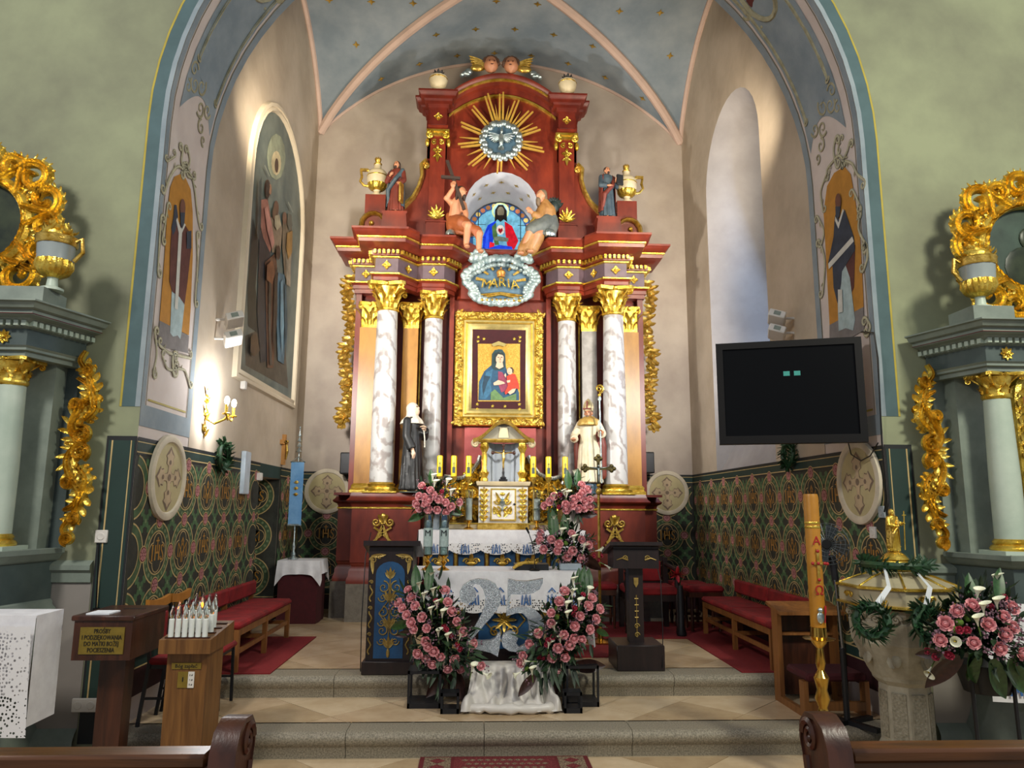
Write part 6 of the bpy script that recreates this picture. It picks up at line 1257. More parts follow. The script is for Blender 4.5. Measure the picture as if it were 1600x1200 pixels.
def arrangement(name, lab, base, cv, Y0, bulge, cen, rad_, roses, callas=(), moss=(), reds=(), leaves=(), dleaves=(), rs=.045, seed=1, nfill=260, nmauve=90, hang=0, zmin=None):
    random.seed(seed); t = thing(name, lab, 'flower arrangement', base, group=None)
    def P(x, y, d=0):
        q = max(0, 1-((x-cen[0])/rad_[0])**2-((y-cen[1])/rad_[1])**2); return py(*cv(x, y), Y0-bulge*math.sqrt(q)-d-(.26 if cv is z8 and 560 < x < 1000 and y > 680 else 0))
    C0 = py(*cv(*cen), Y0)
    def put(me, nm, x, y, s, d=0, tilt=None):
        p = P(x, y, d); dr = tilt or ((p-C0).normalized()*.8+Vector((0, -.75, .15))); e = Vector(dr).to_track_quat('Z', 'Y'); copyof(me, nm, t, p, e.to_euler(), s, world=True)
    for x, y in roses: put(ROSE, 'rose', x, y, rs*random.uniform(.82, 1.0), .035)
    for x, y in reds: put(ROSED, 'small_rose', x, y, rs*.5, .02)
    for c_ in callas:
        x, y = c_[:2]; up = c_[2] if len(c_) > 2 else None; put(CALLA, 'calla_lily', x, y, rs*1.8, .03, Vector(up) if up else ((P(x, y)-C0).normalized()*.2+Vector((random.uniform(-.25, .25), -.12, 1))))
    for x, y in moss: put(MOSS, 'moss_ball', x, y, rs*.62, .0)
    for me, nm, ls in ((LEAF, 'broad_leaf', leaves), (LEAFA, 'dark_leaf', dleaves)):
        for x0, y0, x1, y1 in ls:
            a, b = P(x0, y0), P(x1, y1); d = b-a; L = d.length; e = d.to_track_quat('Z', 'Y'); yy = Vector((0, -1, 0)); yy = (yy-d.normalized()*yy.dot(d.normalized())).normalized(); xx = (-yy).cross(d.normalized())*1; Mx = Matrix((xx, -yy, d.normalized())).transposed(); copyof(me, nm, t, a, Mx.to_euler(), L, world=True)
    rx = (py(*cv(cen[0]+rad_[0], cen[1]), Y0)-C0).length; rz = (py(*cv(cen[0], cen[1]+rad_[1]), Y0)-C0).length
    m = MB()
    anchors = [P(x, y) for x, y in roses]+[P(c_[0], c_[1]) for c_ in callas if len(c_) < 3]
    for i in range(nfill):
        p = random.choice(anchors).lerp(C0, random.uniform(.02, .6))+Vector([random.uniform(-.06, .06) for _ in range(3)])+Vector((0, .04, 0)); d = (p-C0)*2+Vector([random.uniform(-.4, .4) for _ in range(3)])+Vector((0, -.1, 0)); m.leaf(p, d, (0, -.3, 1), random.uniform(.07, .13), random.uniform(.022, .045), random.uniform(-.2, .3), 3)
    for i in range(hang):
        a = random.choice(anchors); p = a.lerp(C0, .5)+Vector((random.uniform(-.08, .08), 0, -rz*.55)); m.leaf(p, (random.uniform(-.5, .5), -.25, -1), (0, -1, .2), random.uniform(.1, .2), .03, .15, 4)
    if zmin: m.v = [Vector((p.x, p.y, max(p.z, zmin))) for p in m.v]
    obj('greenery', m, leafd, t, world=True, kind='stuff')
    m = MB()
    for i in range(nmauve):
        p = random.choice(anchors)+Vector([random.uniform(-.055, .055) for _ in range(3)])
        for k_ in range(4): m.ell(p+Vector([random.uniform(-.018, .018) for _ in range(3)]), random.uniform(.004, .008), 5, 4)
    if nmauve: obj('filler_blossom', m, filler, t, world=True, kind='stuff')
    return t, P, C0
z8 = lambda x, y: (600+x/4.21, 860+y/4.21); z7 = lambda x, y: (600+x/4.21, 640+y/4.21)
def frame_stand(name, lab, x0, x1, y0, y1, z0, z1):
    t = thing(name, lab, 'stand', ((x0+x1)/2, (y0+y1)/2, z0)); w, d = (x1-x0)/2, (y1-y0)/2; h = z1-z0; b = .008
    for sx_ in (-1, 1):
        for sy_ in (-1, 1): m = MB(); m.box(sx_*w-b, sx_*w+b, sy_*d-b, sy_*d+b, 0, h); obj('post', m, black, t)
    for nm, z, hh in (('base_plate', 0, .035), ('top_plate', h-.02, .02)): m = MB(); m.box(-w-b, w+b, -d-b, d+b, z, z+hh); obj(nm, m, black, t)
    return t
frame_stand('flower_stand', 'tall black frame stand under the left rose arrangement', -.75, -.52, 5.72, 5.95, Z1, .42); frame_stand('flower_stand', 'low black frame stand beside the satin on the left', -.5, -.385, 5.57, 5.69, Z1, .3)
frame_stand('flower_stand', 'tall black frame stand under the right rose arrangement', .42, .65, 5.74, 5.95, Z1, .45); frame_stand('flower_stand', 'low black frame stand beside the satin on the right', .385, .5, 5.57, 5.69, Z1, .3)
arrangement('rose_arrangement', 'large cascading pink rose arrangement left of the numerals', (-.6, 5.83, .601), z8, 5.85, .16, (350, 520), (300, 320),
    [(158, 258), (180, 310), (95, 345), (120, 380), (205, 365), (148, 425), (250, 440), (178, 475), (195, 518), (280, 512), (400, 262), (420, 340), (448, 402), (478, 468), (520, 535), (275, 600), (290, 637), (328, 665), (222, 680), (275, 712), (372, 700), (320, 750), (465, 717), (420, 780), (508, 782), (588, 615), (638, 760)],
    [(235, 262), (312, 195), (262, 330), (325, 300), (310, 425), (348, 382), (383, 442), (358, 568), (420, 598), (495, 588), (560, 658), (575, 800), (640, 800, (1, -.4, -.5))], [(415, 395), (380, 330), (490, 505), (365, 250)], [(340, 330), (410, 520), (440, 560), (395, 500), (500, 650), (480, 620), (550, 720), (255, 210)],
    [(215, 280, 210, 95), (290, 260, 305, 85), (160, 470, 50, 510)], [(420, 800, 280, 960), (480, 800, 515, 990), (470, 790, 440, 950), (180, 540, 80, 560)], .034, 1, 520, 120, 30)
arrangement('rose_arrangement', 'large cascading pink rose arrangement right of the numerals', (.52, 5.83, .601), z8, 5.85, .16, (1190, 500), (300, 320),
    [(1188, 268), (1155, 335), (1100, 412), (1100, 480), (1370, 312), (1345, 365), (1420, 385), (1290, 432), (1395, 452), (1255, 498), (1355, 520), (1185, 555), (1250, 580), (1015, 545), (958, 618), (1145, 642), (1222, 622), (1105, 708), (1192, 705), (1145, 802), (915, 692), (898, 742), (1300, 590)],
    [(1245, 230), (1238, 310), (1340, 295), (1282, 370), (1200, 390), (1208, 452), (1125, 534), (1160, 610), (1020, 582), (975, 820), (1080, 645), (900, 800, (-1, -.4, -.4)), (960, 730, (-.9, -.4, .1))], [(1140, 380), (1200, 300), (1135, 440), (1030, 520), (935, 780)], [(1255, 380), (1110, 570), (1015, 700), (1045, 705), (1080, 590), (1310, 290), (1250, 420), (1070, 620)],
    [(1290, 290, 1280, 120), (1340, 300, 1345, 120), (1310, 290, 1312, 110), (1400, 520, 1475, 560)], [(1250, 760, 1450, 755), (1110, 800, 1130, 960), (990, 820, 880, 960)], .034, 2, 520, 120, 30)
t, P, c0 = arrangement('altar_flowers', 'pink rose arrangement on the right end of the front altar', (.56, 6.72, 1.071), z7, 6.78, .14, (1200, 910), (230, 130),
    [(1030, 815), (1025, 860), (1100, 855), (1050, 920), (1150, 885), (1140, 930), (1235, 815), (1240, 930), (1300, 855), (1350, 890), (1205, 965), (1295, 978)], [(1165, 830), (1120, 745), (1190, 770), (1250, 875), (1310, 930), (1390, 930, (1, -.4, .2)), (1450, 1020, (1, -.4, -.5))], [(1195, 880), (1160, 855)], [(1380, 960), (1410, 990), (1430, 960)], [(1120, 850, 1105, 660), (1190, 830, 1180, 690)], [(1300, 960, 1420, 1050)], .037, 3, 260, 110, 6, 1.074)
m = MB(); m.box(.47, .66, 6.62, 6.8, 1.071, 1.13, 0, .01); obj('bowl', m, mat('pale_grey_ceramic', '#8f9aa3', .5), t, world=True)
t, P, c0 = arrangement('vase_bouquet', 'pink rose bouquet on the rear altar, left of the tabernacle', (-.72, 8.47, 1.367), z7, 8.44, .16, (340, 590), (190, 130),
    [(248, 500), (305, 530), (230, 570), (263, 575), (325, 560), (210, 620), (275, 625), (295, 590), (290, 655), (230, 650), (360, 590), (350, 660), (405, 610), (408, 675), (495, 610), (440, 640)], [(330, 510), (410, 500), (318, 470), (500, 660), (440, 570)], (), [(270, 520), (380, 540)], [(320, 500, 308, 395), (400, 640, 515, 690), (270, 680, 160, 735)], [(430, 660, 500, 700)], .044, 4, 300, 110, 4, 1.37)
m = MB(); m.lathe([(.07, 1.367), (.08, 1.4), (.075, 1.55), (.09, 1.6)], (-.72, 8.47, 0), 16); obj('vase', m, mat('pale_grey_ceramic', '#8f9aa3', .5), t, world=True)
t, P, c0 = arrangement('vase_bouquet', 'pink rose bouquet on the rear altar, right of the tabernacle', (.82, 8.47, 1.367), z7, 8.44, .16, (1230, 590), (190, 130),
    [(1300, 495), (1340, 525), (1305, 550), (1250, 590), (1285, 575), (1320, 600), (1355, 590), (1195, 625), (1240, 630), (1280, 650), (1320, 645), (1360, 640), (1200, 660), (1055, 632), (1120, 570), (1090, 605)], [(1190, 570), (1255, 440), (1125, 600), (1200, 580)], (), [(1150, 640), (1160, 560)], [(1215, 520, 1205, 400), (1270, 500, 1275, 390), (1120, 650, 1110, 780), (1190, 670, 1200, 780)], [(1290, 690, 1400, 690)], .044, 5, 300, 110, 4, 1.37)
m = MB(); m.lathe([(.07, 1.367), (.085, 1.4), (.085, 1.55), (.1, 1.6)], (.82, 8.47, 0), 16); obj('vase', m, white, t, world=True)
# ---- ambo ----
AM = thing('ambo', 'dark wooden ambo with blue arched panel and gilt scrolls', 'lectern', (-.95, 6.265, Z2))
def scr(m, c, q, r, g=1, a=0, w=.008, sh=.85): m.spiral(c, r, 1.3, w, (q, 0, 0), (0, 0, 1), a, 0, 5, sh, g)
m = MB(); m.box(-.2, .2, -.21, .2, 0, .1, 0, .006); obj('base', m, wenge, AM)
m = MB(); m.box(-.175, .175, -.18, .17, .1, .95); obj('body', m, wenge, AM)
m = MB(); m.rings([[(-.215, -.24, .985), (.235, -.24, .985), (.235, .18, .875), (-.215, .18, .875)], [(-.215, -.24, 1.025), (.235, -.24, 1.025), (.235, .18, .915), (-.215, .18, .915)]]); m.box(-.175, .175, -.18, -.05, .95, .985); obj('desk_top', m, wenge, AM)
m = MB(); P_2 = [(-.115, .12), (.115, .12), (.115, .76)]+[(.115*cos(rad(a)), .76+.1*sin(rad(a))) for a in range(20, 161, 20)]+[(-.115, .76)]; m.prism([(x, -.183, z) for x, z in P_2], (0, -.004, 0)); pn = obj('blue_panel', m, blueplush, AM)
goldp = mat('painted_gilt', '#9c8346', .45, .5, .2, 30)
m = MB()
for z, r in ((.66, .05), (.47, .045), (.33, .045)):
    for q in (-1, 1): scr(m, Vector((q*.05, -.191, z)), q, r, 1, PI/2, .006); scr(m, Vector((q*.055, -.191, z-.08)), q, r*.7, -1, 0, .005)
for z, L in ((.78, .09), (.6, .12), (.4, .11), (.25, .1)):
    for i in range(-2, 3): m.leaf((0, -.191, z-.05), (i*.45, 0, 1), (0, -1, 0), L*(1-.15*abs(i)), .025, .1, 4)
m.tube([(-.08, -.191, .46), (0, -.191, .57), (.08, -.191, .46), (0, -.191, .36), (-.08, -.191, .46)], .005, 5); m.tube([(0, -.191, .14), (0, -.191, .8)], .004, 5); m.ell((0, -.191, .16), (.014, .006, .035)); obj('gilt_scrollwork', m, goldp, pn)
for q in (-1, 1):
    m = MB(); scr(m, Vector((q*.14, -.184, .87)), q, .03, 1, 0, .007); scr(m, Vector((q*.09, -.184, .895)), -q, .025, 1, 0, .006); m.leaf((q*.155, -.184, .9), (-q*.9, 0, .1), (0, -1, 0), .12, .03, .1, 5); m.leaf((q*.152, -.184, .9), (-q*.1, 0, -1), (0, -1, 0), .14, .03, .1, 5); obj('corner_ornament', m, goldp, AM)
    for z in (.15, .35, .55): m = MB(); m.tube([(q*(.148+.012*sin(k_*1.2)), -.184, z+.018*k_) for k_ in range(8)], .006, 5); scr(m, Vector((q*.148, -.184, z+.15)), q, .016, 1, 0, .005); obj('side_ornament', m, goldp, AM)
m = MB(); m.tube([(-.2, .05, 1.08), (-.215, -.1, .9), (-.22, -.15, .4), (-.21, -.17, .02)], .004, 5); obj('cable', m, plastic, AM)
# ---- dark lectern on the right ----
LE = thing('lectern', 'slim dark wooden lectern with gilt ornaments on block base', 'lectern', (1.07, 6.36, Z2))
m = MB(); m.box(-.195, .195, -.2, .2, 0, .2, 0, .006); obj('base', m, wenge, LE)
m = MB(); m.box(-.06, .06, -.06, .06, .2, .8); obj('column', m, wenge, LE)
m = MB(); m.box(-.2, .18, -.14, .14, .8, .96); obj('desk_box', m, wenge, LE)
m = MB(); m.rings([[(-.24, -.2, .99), (.2, -.2, .99), (.2, .2, .9), (-.24, .2, .9)], [(-.24, -.2, 1.02), (.2, -.2, 1.02), (.2, .2, .93), (-.24, .2, .93)]]); m.box(-.2, .18, -.14, -.04, .955, .99); obj('desk_top', m, wenge, LE)
for q in (-1, 1): m = MB(); scr(m, Vector((q*.09-.01, -.146, .885)), q, .022, 1, 0, .006); m.tube([(q*.07-.01, -.146, .87), (q*.12-.01, -.146, .885), (q*.165-.01, -.146, .87)], [.007, .006, .003], 5); obj('gilt_scroll', m, goldp, LE)
m = MB()
for z in (.26, .33): m.spiral((0, -.066, z), .022, 1.3, .006, (1, 0, 0), (0, 0, 1), 0, 0, 5, .8, 1)
m.tube([(0, -.066, .24), (0, -.066, .58)], .004, 5)
for z in (.4, .45, .5, .55): m.tube([(-.016, -.066, z), (.016, -.066, z)], .005, 5)
m.prism([(-.02, -.062, .72), (.02, -.062, .72), (.018, -.062, .67), (0, -.062, .64), (-.018, -.062, .67)], (0, -.006, 0)); obj('gilt_ornament', m, goldp, LE)
m = MB(); m.tube([(.17, .05, .98), (.2, -.1, .7), (.19, -.17, .3), (.17, -.21, .03)], .004, 5); obj('cable', m, plastic, LE)
# ---- processional cross ----
pt = py(930, 712, 7.45); PC = thing('processional_cross', 'processional cross on a tall pole right of the altars', 'cross', (pt.x+.03, 7.45, Z2)); hz = pt.z-Z2
m = MB(); m.lathe([(.14, 0), (.14, .02), (.03, .04), (.02, .12), (0, .12)], n=16); obj('base', m, brass, PC); m = MB(); m.tube([(0, 0, .05), (0, 0, hz-.36)], .014, 8); m.ell((0, 0, hz-.36), (.03, .03, .04)); m.ell((0, 0, hz-.3), .022); obj('pole', m, gold2, PC)
m = MB(); zc_ = hz-.13; m.box(-.014, .014, -.012, .012, hz-.3, hz-.03); m.box(-.13, .13, -.012, .012, zc_-.014, zc_+.014)
for x, z in ((-.135, zc_), (.135, zc_), (0, hz-.03)):
    for dx, dz in ((0, .025), (.025, 0), (-.025, 0), (0, -.02)): m.ell((x+dx, 0, z+dz), (.022, .012, .022))
obj('cross', m, mat('dark_bronze', '#3a3524', .4, .7, .3, 20, col2='#75683c'), PC)
m = MB(); m.tube([(0, -.016, zc_), (.003, -.02, zc_-.06), (0, -.018, zc_-.14)], [.012, .016, .006], 7); m.tube([(-.09, -.014, zc_+.015), (0, -.018, zc_), (.09, -.014, zc_+.015)], [.004, .008, .004], 6); m.ell((0, -.02, zc_+.025), .013); rm('figure', m, .003, silver, PC)
# ---- credence table, banner ----
a, b = pz(437, 975, Z2), pz(494, 975, Z2); CT = thing('credence_table', 'small table under crimson cloth in the left chancel corner', 'table', (-2.27, 8.85, Z2))
m = MB(); m.rings([[(x_*(1+.015*sin(9*k_))*1.0, y_*(1+.015*cos(7*k_)), z) for k_, (x_, y_) in enumerate([(-.22, -.21), (-.1, -.215), (.02, -.21), (.12, -.215), (.22, -.21), (.225, -.05), (.22, .1), (.22, .21), (0, .215), (-.22, .21), (-.225, 0)])] for z in (0, .3, .66)]); obj('crimson_cloth', m, crimson, CT)
m = MB(); m.box(-.22, .22, -.21, .21, .66, .68); obj('table_top', m, dkwood, CT)
W = MB(); n = 24; R = []
for dz, k_ in ((0, 0), (0, 1), (-.06, 1.03), (-.13, 1.06), (-.2, 1.08)):
    ring = []
    for i in range(4*n):
        sd_, u = divmod(i, n); u = u/n*2-1; x_, y_ = [(u, -1), (1, u), (-u, 1), (-1, -u)][sd_]; cor = min(1, abs(u))**4
        ring.append((.235*x_*k_+.012*sin(i*.8)*(-dz*5), .225*y_*k_+.01*cos(i*.9)*(-dz*5), .69+dz*(.75+.65*cor)))
    R.append(ring)
W.rings(R, 0, cap=False); single('table_cloth', W, linen, 'small white cloth with drooping corners on the credence table', 'tablecloth', CT.location)
BN = thing('banner', 'narrow blue church banner on a silver stand with bell finial', 'banner', (-2.38, 8.82, Z2+.692)); bz = Z2+.692
zt_, zb2 = py(457, 722, 8.82).z-bz, py(457, 820, 8.82).z-bz
m = MB(); m.lathe([(.06, 0), (.06, .015), (.025, .03), (.03, .06), (.015, .1), (.022, .14), (.01, .2), (.009, zt_+.06)], n=12); obj('stand', m, silver, BN)
m = MB(); m.rings([[(-.075, -.02, z), (.075, -.025+.004*sin(z*30), z), (.075, -.03+.004*sin(z*30), z), (-.075, -.026, z)] for z in [zb2+(zt_-zb2)*i/12 for i in range(13)]]); fl_ = obj('banner_cloth', m, mat('banner_blue', '#5d92c4', .75, 0, .1, 8, col2='#79a8d2'), BN)
for i, z in enumerate((.35, .42, .49)): m = MB(); m.ell((0, -.034, zb2+z), (.022, .003, .02), 8, 5); m.tube([(-.03, -.033, zb2+z), (.03, -.033, zb2+z)], .004, 4); obj('embroidery', m, gold2, fl_)
m = MB(); m.tube([(-.085, -.02, zt_), (.085, -.02, zt_)], .008, 6); m.tube([(-.08, -.02, zt_), (0, -.01, zt_+.06), (.08, -.02, zt_)], .005, 5); obj('cross_bar', m, silver, BN); m = MB(); m.box(-.08, .08, -.032, -.018, zb2-.01, zb2+.01); obj('fringe', m, silver, fl_)
for i in range(4): m = MB(); m.lathe([(.0, .05), (.015, .045), (.028, .02), (.04, 0), (0, .002)], (0, 0, zt_+.12+.062*i), 12); m.v = [Vector((p.x*(1-.15*i), p.y*(1-.15*i), p.z)) for p in m.v]; obj('bell', m, silver, BN)
m = MB(); m.tube([(0, 0, zt_+.06), (0, 0, zt_+.42)], [.006, .003], 6); m.ell((0, 0, zt_+.41), .012); obj('finial', m, silver, BN)
# ---- benches ----
def bench(label, loc, L, rz, segs):
    t = thing('bench', label, 'bench', loc, rz)     # local: long axis X, back at +Y
    for i in range(segs+1):
        x = -L/2+.03+(L-.06)*i/segs
        m = MB(); m.box(x-.02, x+.02, -.2, -.16, 0, .32); obj('leg', m, beech, t); m = MB(); m.box(x-.02, x+.02, .17, .21, 0, .5); obj('leg', m, beech, t); m = MB(); m.box(x-.012, x+.012, -.16, .17, .13, .165); obj('stretcher', m, beech, t)
    m = MB(); m.box(-L/2+.02, L/2-.02, -.195, -.17, .27, .32); obj('seat_rail', m, beech, t); m = MB(); m.box(-L/2+.02, L/2-.02, -.19, -.17, .13, .165); obj('seat_rail', m, beech, t)
    for i in range(segs):
        a, b = -L/2+L*i/segs, -L/2+L*(i+1)/segs; m = MB(); m.box(a+.002, b-.002, -.21, .2, .32, .375, 0, .02); obj('seat_cushion', m, velvet, t); m = MB(); m.box(a+.002, b-.002, .15, .2, .415, .55, 0, .015); obj('back_cushion', m, velvet, t)
bench('long red velvet bench along the left chancel wall', (-2.32, 6.93, Z2+.008), 1.64, PI/2, 2)
bench('long red velvet bench along the right chancel wall', (2.33, 7.05, Z2+.008), 1.85, -PI/2, 2)
# ---- celebrant chair and stools ----
CH = thing('celebrant_chair', 'dark carved armchair with red velvet seat and back', 'chair', (1.6, 8.2, Z2+.008), 0)
m = MB(); m.box(-.27, .27, -.26, .22, .38, .47, 0, .02); obj('seat', m, velvet, CH); m = MB(); m.box(-.26, .26, -.25, .22, .32, .385); obj('seat_rail', m, wenge, CH)
m = MB(); m.box(-.2, .2, .18, .23, .49, .71, 0, .012); obj('backrest', m, velvet, CH)
m = MB(); m.box(-.24, .24, .2, .25, .45, .49); obj('lower_back_rail', m, wenge, CH); m = MB(); m.box(-.25, .25, .2, .25, .71, .75); m.prism([(-.25, .2, .75), (.25, .2, .75), (.12, .2, .785), (0, .2, .8), (-.12, .2, .785)], (0, .05, 0)); obj('back_frame', m, wenge, CH)
for q in (-1, 1):
    m = MB(); m.lathe([(.03, 0), (.022, .06), (.035, .12), (.02, .18), (.035, .3), (.03, .38), (.022, .44), (.035, .5), (.02, .56), (.03, .62)], (q*.27, -.23, 0), 12); obj('leg', m, wenge, CH); m = MB(); m.box(q*.25-.025, q*.25+.025, .18, .24, 0, .75); obj('leg', m, wenge, CH)
    m = MB(); m.tube([(q*.27, -.26, .64), (q*.27, 0, .66), (q*.25, .2, .68)], .022, 8); m.ell((q*.27, -.26, .66), .03); obj('armrest', m, wenge, CH)
def stool(loc, lab):
    t = thing('stool', lab, 'stool', loc, 0, 'velvet stools'); t.scale = (.72 if loc[0] < 1.5 else 1, 1, 1); m = MB(); m.box(-.2, .2, -.17, .17, .4, .47, 0, .025); obj('cushion', m, velvet, t); m = MB(); m.box(-.18, .18, -.15, .15, .35, .405); obj('frame', m, dkwood, t)
    for a in (-1, 1):
        for b in (-1, 1): m = MB(); m.lathe([(.02, 0), (.016, .03), (.024, .08), (.015, .14), (.022, .2), (.015, .26), (.022, .35)], (a*.15, b*.12, 0), 10); obj('leg', m, dkwood, t)
    m = MB(); m.box(-.15, .15, -.012, .012, .1, .13); obj('stretcher', m, dkwood, t)
stool((1.14, 8.4, Z2+.008), 'red velvet stool left of the celebrant chair'); stool((2.2, 8.2, Z2+.008), 'red velvet stool right of the celebrant chair, nearer the bench'); stool((2.14, 8.58, Z2+.008), 'red velvet stool partly hidden behind the front right stool')
# red cut flower seen beside the chair
p = py(1055, 899, 7.8); t = thing('red_flower', 'single red flower on dark stem beside the celebrant chair', 'flower', (p.x+.05, 7.8, Z2+.008))
m = MB(); m.lathe([(.05, 0), (.055, .02), (.03, .1), (.035, .4), (.025, .5)], n=10); obj('vase', m, black, t); m = MB(); m.tube([(0, 0, .45), (.0, 0, .7), (-.03, 0, p.z-Z2)], .006, 5); obj('stem', m, leafd, t); m = MB()
for i in range(12): a = 2*PI*i/12; m.leaf((-.03, 0, p.z-Z2), (cos(a), -.2, .35*sin(a)), (0, 0, 1), .1, .04, .2, 4)
obj('blossom', m, mat('red_petal', '#a01420', .6, 0, .2, 20), t)
# =====================================================  SIDE ALTARS AND NAVE  =====================================================
def fluted_urn(t, c, k, big=True):
    pass
def side_altar(s, lab):
    t = thing('side_altar', lab, 'altar', (s*3.9, 4.95, 0)); X = lambda x: s*x
    def S(n, m, mm, **k):
        return obj(n, m, mm, t, world=True, **k)
    fl = (lambda P: [(-x, y) for x, y in P][::-1]) if s < 0 else (lambda P: P)   # paths are written for the right-hand side
    # plan of the pier that shows: inner face slanting to the wall (given as right-hand side x>0, walked left to right)
    base = [(3.06, 5.14), (3.16, 4.68), (3.52, 4.68), (3.6, 4.82), (4.9, 4.82)]
    P = fl(base)
    zt = py(20, 862, 4.66).z; z1 = py(20, 885, 4.66).z; z2 = py(20, 950, 4.66).z; z3 = py(20, 985, 4.66).z
    m = MB(); m.mold(P, [(-.3, zt), (.07, zt), (.07, zt-.03), (.05, zt-.045), (.035, zt-.07), (.01, zt-.085), (0, z1)]); S('pedestal_cornice', m, altgreen)
    m = MB(); m.mold(P, [(0, z1), (0, z2)]); S('pedestal_body', m, altdark)
    m = MB(); m.mold(P, [(0, z2), (.015, z2-.01), (.02, z2-.035), (.05, z2-.06), (.05, z3+.03), (.03, z3), (0.0, z3-.03)]); S('pedestal_moulding', m, altgreen)
    # scrolled corbel below: profile curving back to the wall
    zq = z3-.03
    m = MB(); m.mold(P, [(0, zq), (.0, zq-.1), (-.05, zq-.2), (-.1, zq-.32), (-.12, .45), (-.06, .35), (-.03, .25), (0, .2), (0, 0)]); S('corbel', m, altgreen)
    m = MB(); 
    for i in range(12): a = 2*PI*i/12; m.leaf((X(3.36), 4.672, (z1+z2)/2-.005), (cos(a), -.05, sin(a)), (0, -1, 0), .105, .05, .3, 5)
    for i in range(8): a = 2*PI*i/8+.2; m.leaf((X(3.36), 4.66, (z1+z2)/2-.005), (cos(a), -.05, sin(a)), (0, -1, 0), .06, .04, .4, 4)
    m.ell((X(3.36), 4.655, (z1+z2)/2-.005), .02); S('gilt_rosette', m, gold)
    # column
    cx, cy = X(3.27), 4.82; zc0 = zt; zc1 = py(60, 604, 4.82).z; zc2 = py(60, 562, 4.82).z
    m = MB(); m.box(cx-.14, cx+.14, cy-.13, cy+.13, zc0, zc0+.025); S('column_plinth', m, altpale)
    m = MB(); m.lathe([(.125, .025), (.13, .04), (.12, .055), (.105, .065), (.112, .08), (.1, .095), (.095, .1)], (cx, cy, zc0), 28); S('column_base', m, gold)
    m = MB(); m.lathe([(.094, zc0+.1), (.093, zc0+.5), (.08, zc1)], (cx, cy, 0), 28); S('column_shaft', m, altpale)
    hc = zc2-zc1; cm = capital(.082, hc, .25); o = copyof(cm, 'capital', t, Vector((cx, cy, zc1))-t.location)
    # back field
    m = MB(); m.prism([(X(3.02), 5.12, zt), (X(4.9), 5.12, zt), (X(4.9), 5.12, zc2+.05), (X(3.02), 5.12, zc2+.05)], (0, .03, 0)); S('back_field', m, altdark if s < 0 else altgreen)
    m = MB(); x0, x1 = sorted((X(3.1), X(3.4))); m.box(x0, x1, 4.99, 5.12, zt, zc2); S('pilaster', m, altgreen)
    # entablature
    E = fl([(3.0, 5.14), (3.14, 4.7), (3.42, 4.7), (3.5, 4.86), (4.9, 4.86)])
    za = zc2; zf0 = py(60, 540, 4.7).z; zf1 = py(60, 514, 4.7).z; zd = py(60, 505, 4.7).z; ztop = py(60, 474, 4.62).z
    m = MB(); m.mold(E, [(-.15, za), (0, za), (0, za+.03), (.025, za+.035), (.025, za+.05), (.04, zf0-.005), (0, zf0)]); S('architrave', m, altgreen)
    m = MB(); m.mold(E, [(0, zf0), (0, zf1)]); S('frieze', m, altdark)
    h = ztop-zf1; m = MB(); m.mold(E, [(0, zf1), (.02, zf1+.01), (.02, zf1+.03), (.05, zf1+.045), (.06, zf1+h*.4), (.12, zf1+h*.45), (.12, zf1+h*.65), (.15, zf1+h*.7), (.17, zf1+h*.9), (.19, ztop-.01), (.19, ztop), (-.3, ztop+.005)]); S('cornice', m, altgreen)
    m = MB(); m.mold(E, [(.12, zf1+h*.47), (.126, zf1+h*.48), (.126, zf1+h*.5), (.12, zf1+h*.51)]); S('red_line', m, reddk)
    m = MB(); m.add([(x, y, ztop+.004) for x, y in E], [tuple(range(len(E)))]); S('entablature_top', m, altgreen)
    for (ax, ay), (bx, by) in zip(E[:-1], E[1:]):
        d = Vector((bx-ax, by-ay)); L = d.length; d /= L; nn = Vector((d.y, -d.x)); k = int(L/.045)
        if L > 1: k = 12
        for i in range(k+1):
            u = L*(i+.0)/max(1, k) if L < 1 else .045*i
            p = Vector((ax, ay))+d*(u if s > 0 or L < 1 else L-u)+nn*.03; m = MB()
            m.add([(p.x+d.x*a+nn.x*b, p.y+d.y*a+nn.y*b, z) for z in (zf1+.012, zf1+.045) for a, b in ((-.014, -.03), (.014, -.03), (.014, .025), (-.014, .025))], [(0, 1, 2, 3), (4, 5, 6, 7), (0, 1, 5, 4), (1, 2, 6, 5), (2, 3, 7, 6), (3, 0, 4, 7)]); S('dentil', m, altpale, smooth=0)
    m = MB()
    for i in range(8): a = 2*PI*i/8; m.leaf((X(3.28), 4.695, (zf0+zf1)/2), (cos(a), 0, sin(a)), (0, -1, 0), .05, .028, .25, 4)
    m.ell((X(3.28), 4.69, (zf0+zf1)/2), .012); S('gilt_star', m, gold)
    m = MB(); x0, x1 = sorted((X(3.0), X(3.28))); m.box(x0, x1, 4.58, 4.84, ztop, ztop+.1); S('urn_block', m, altgreen)
    # gilt side wing of acanthus scrolls on the wall
    m = MB(); random.seed(21); zw0, zw1 = py(130, 848, 5.05).z, py(145, 545, 5.05).z; H_ = zw1-zw0; cxw = 2.93
    X_ = lambda x, u: Vector((X(cxw+x), 5.05, zw0+H_*u))
    for pts, lf, sd_ in (([(0, .5), (.06, .58), (.02, .68), (-.05, .76), (-.02, .86), (.04, .93), (.01, .985)], .1, 1), ([(0, .5), (.06, .42), (.02, .32), (-.05, .24), (-.02, .14), (.04, .07), (.0, .015)], .1, -1), ([(-.02, .62), (-.08, .69), (-.03, .8), (.05, .84)], .08, -1), ([(-.02, .38), (-.08, .31), (-.03, .2), (.05, .16)], .08, 1)):
        P_3 = cat([X_(a, b) for a, b in pts], 5); acan(m, P_3, .032, .04, leaf=lf, side=sd_*s); acan(m, [p+Vector((0, .01, 0)) for p in P_3], .02, .02, leaf=lf*.85, side=-sd_*s)
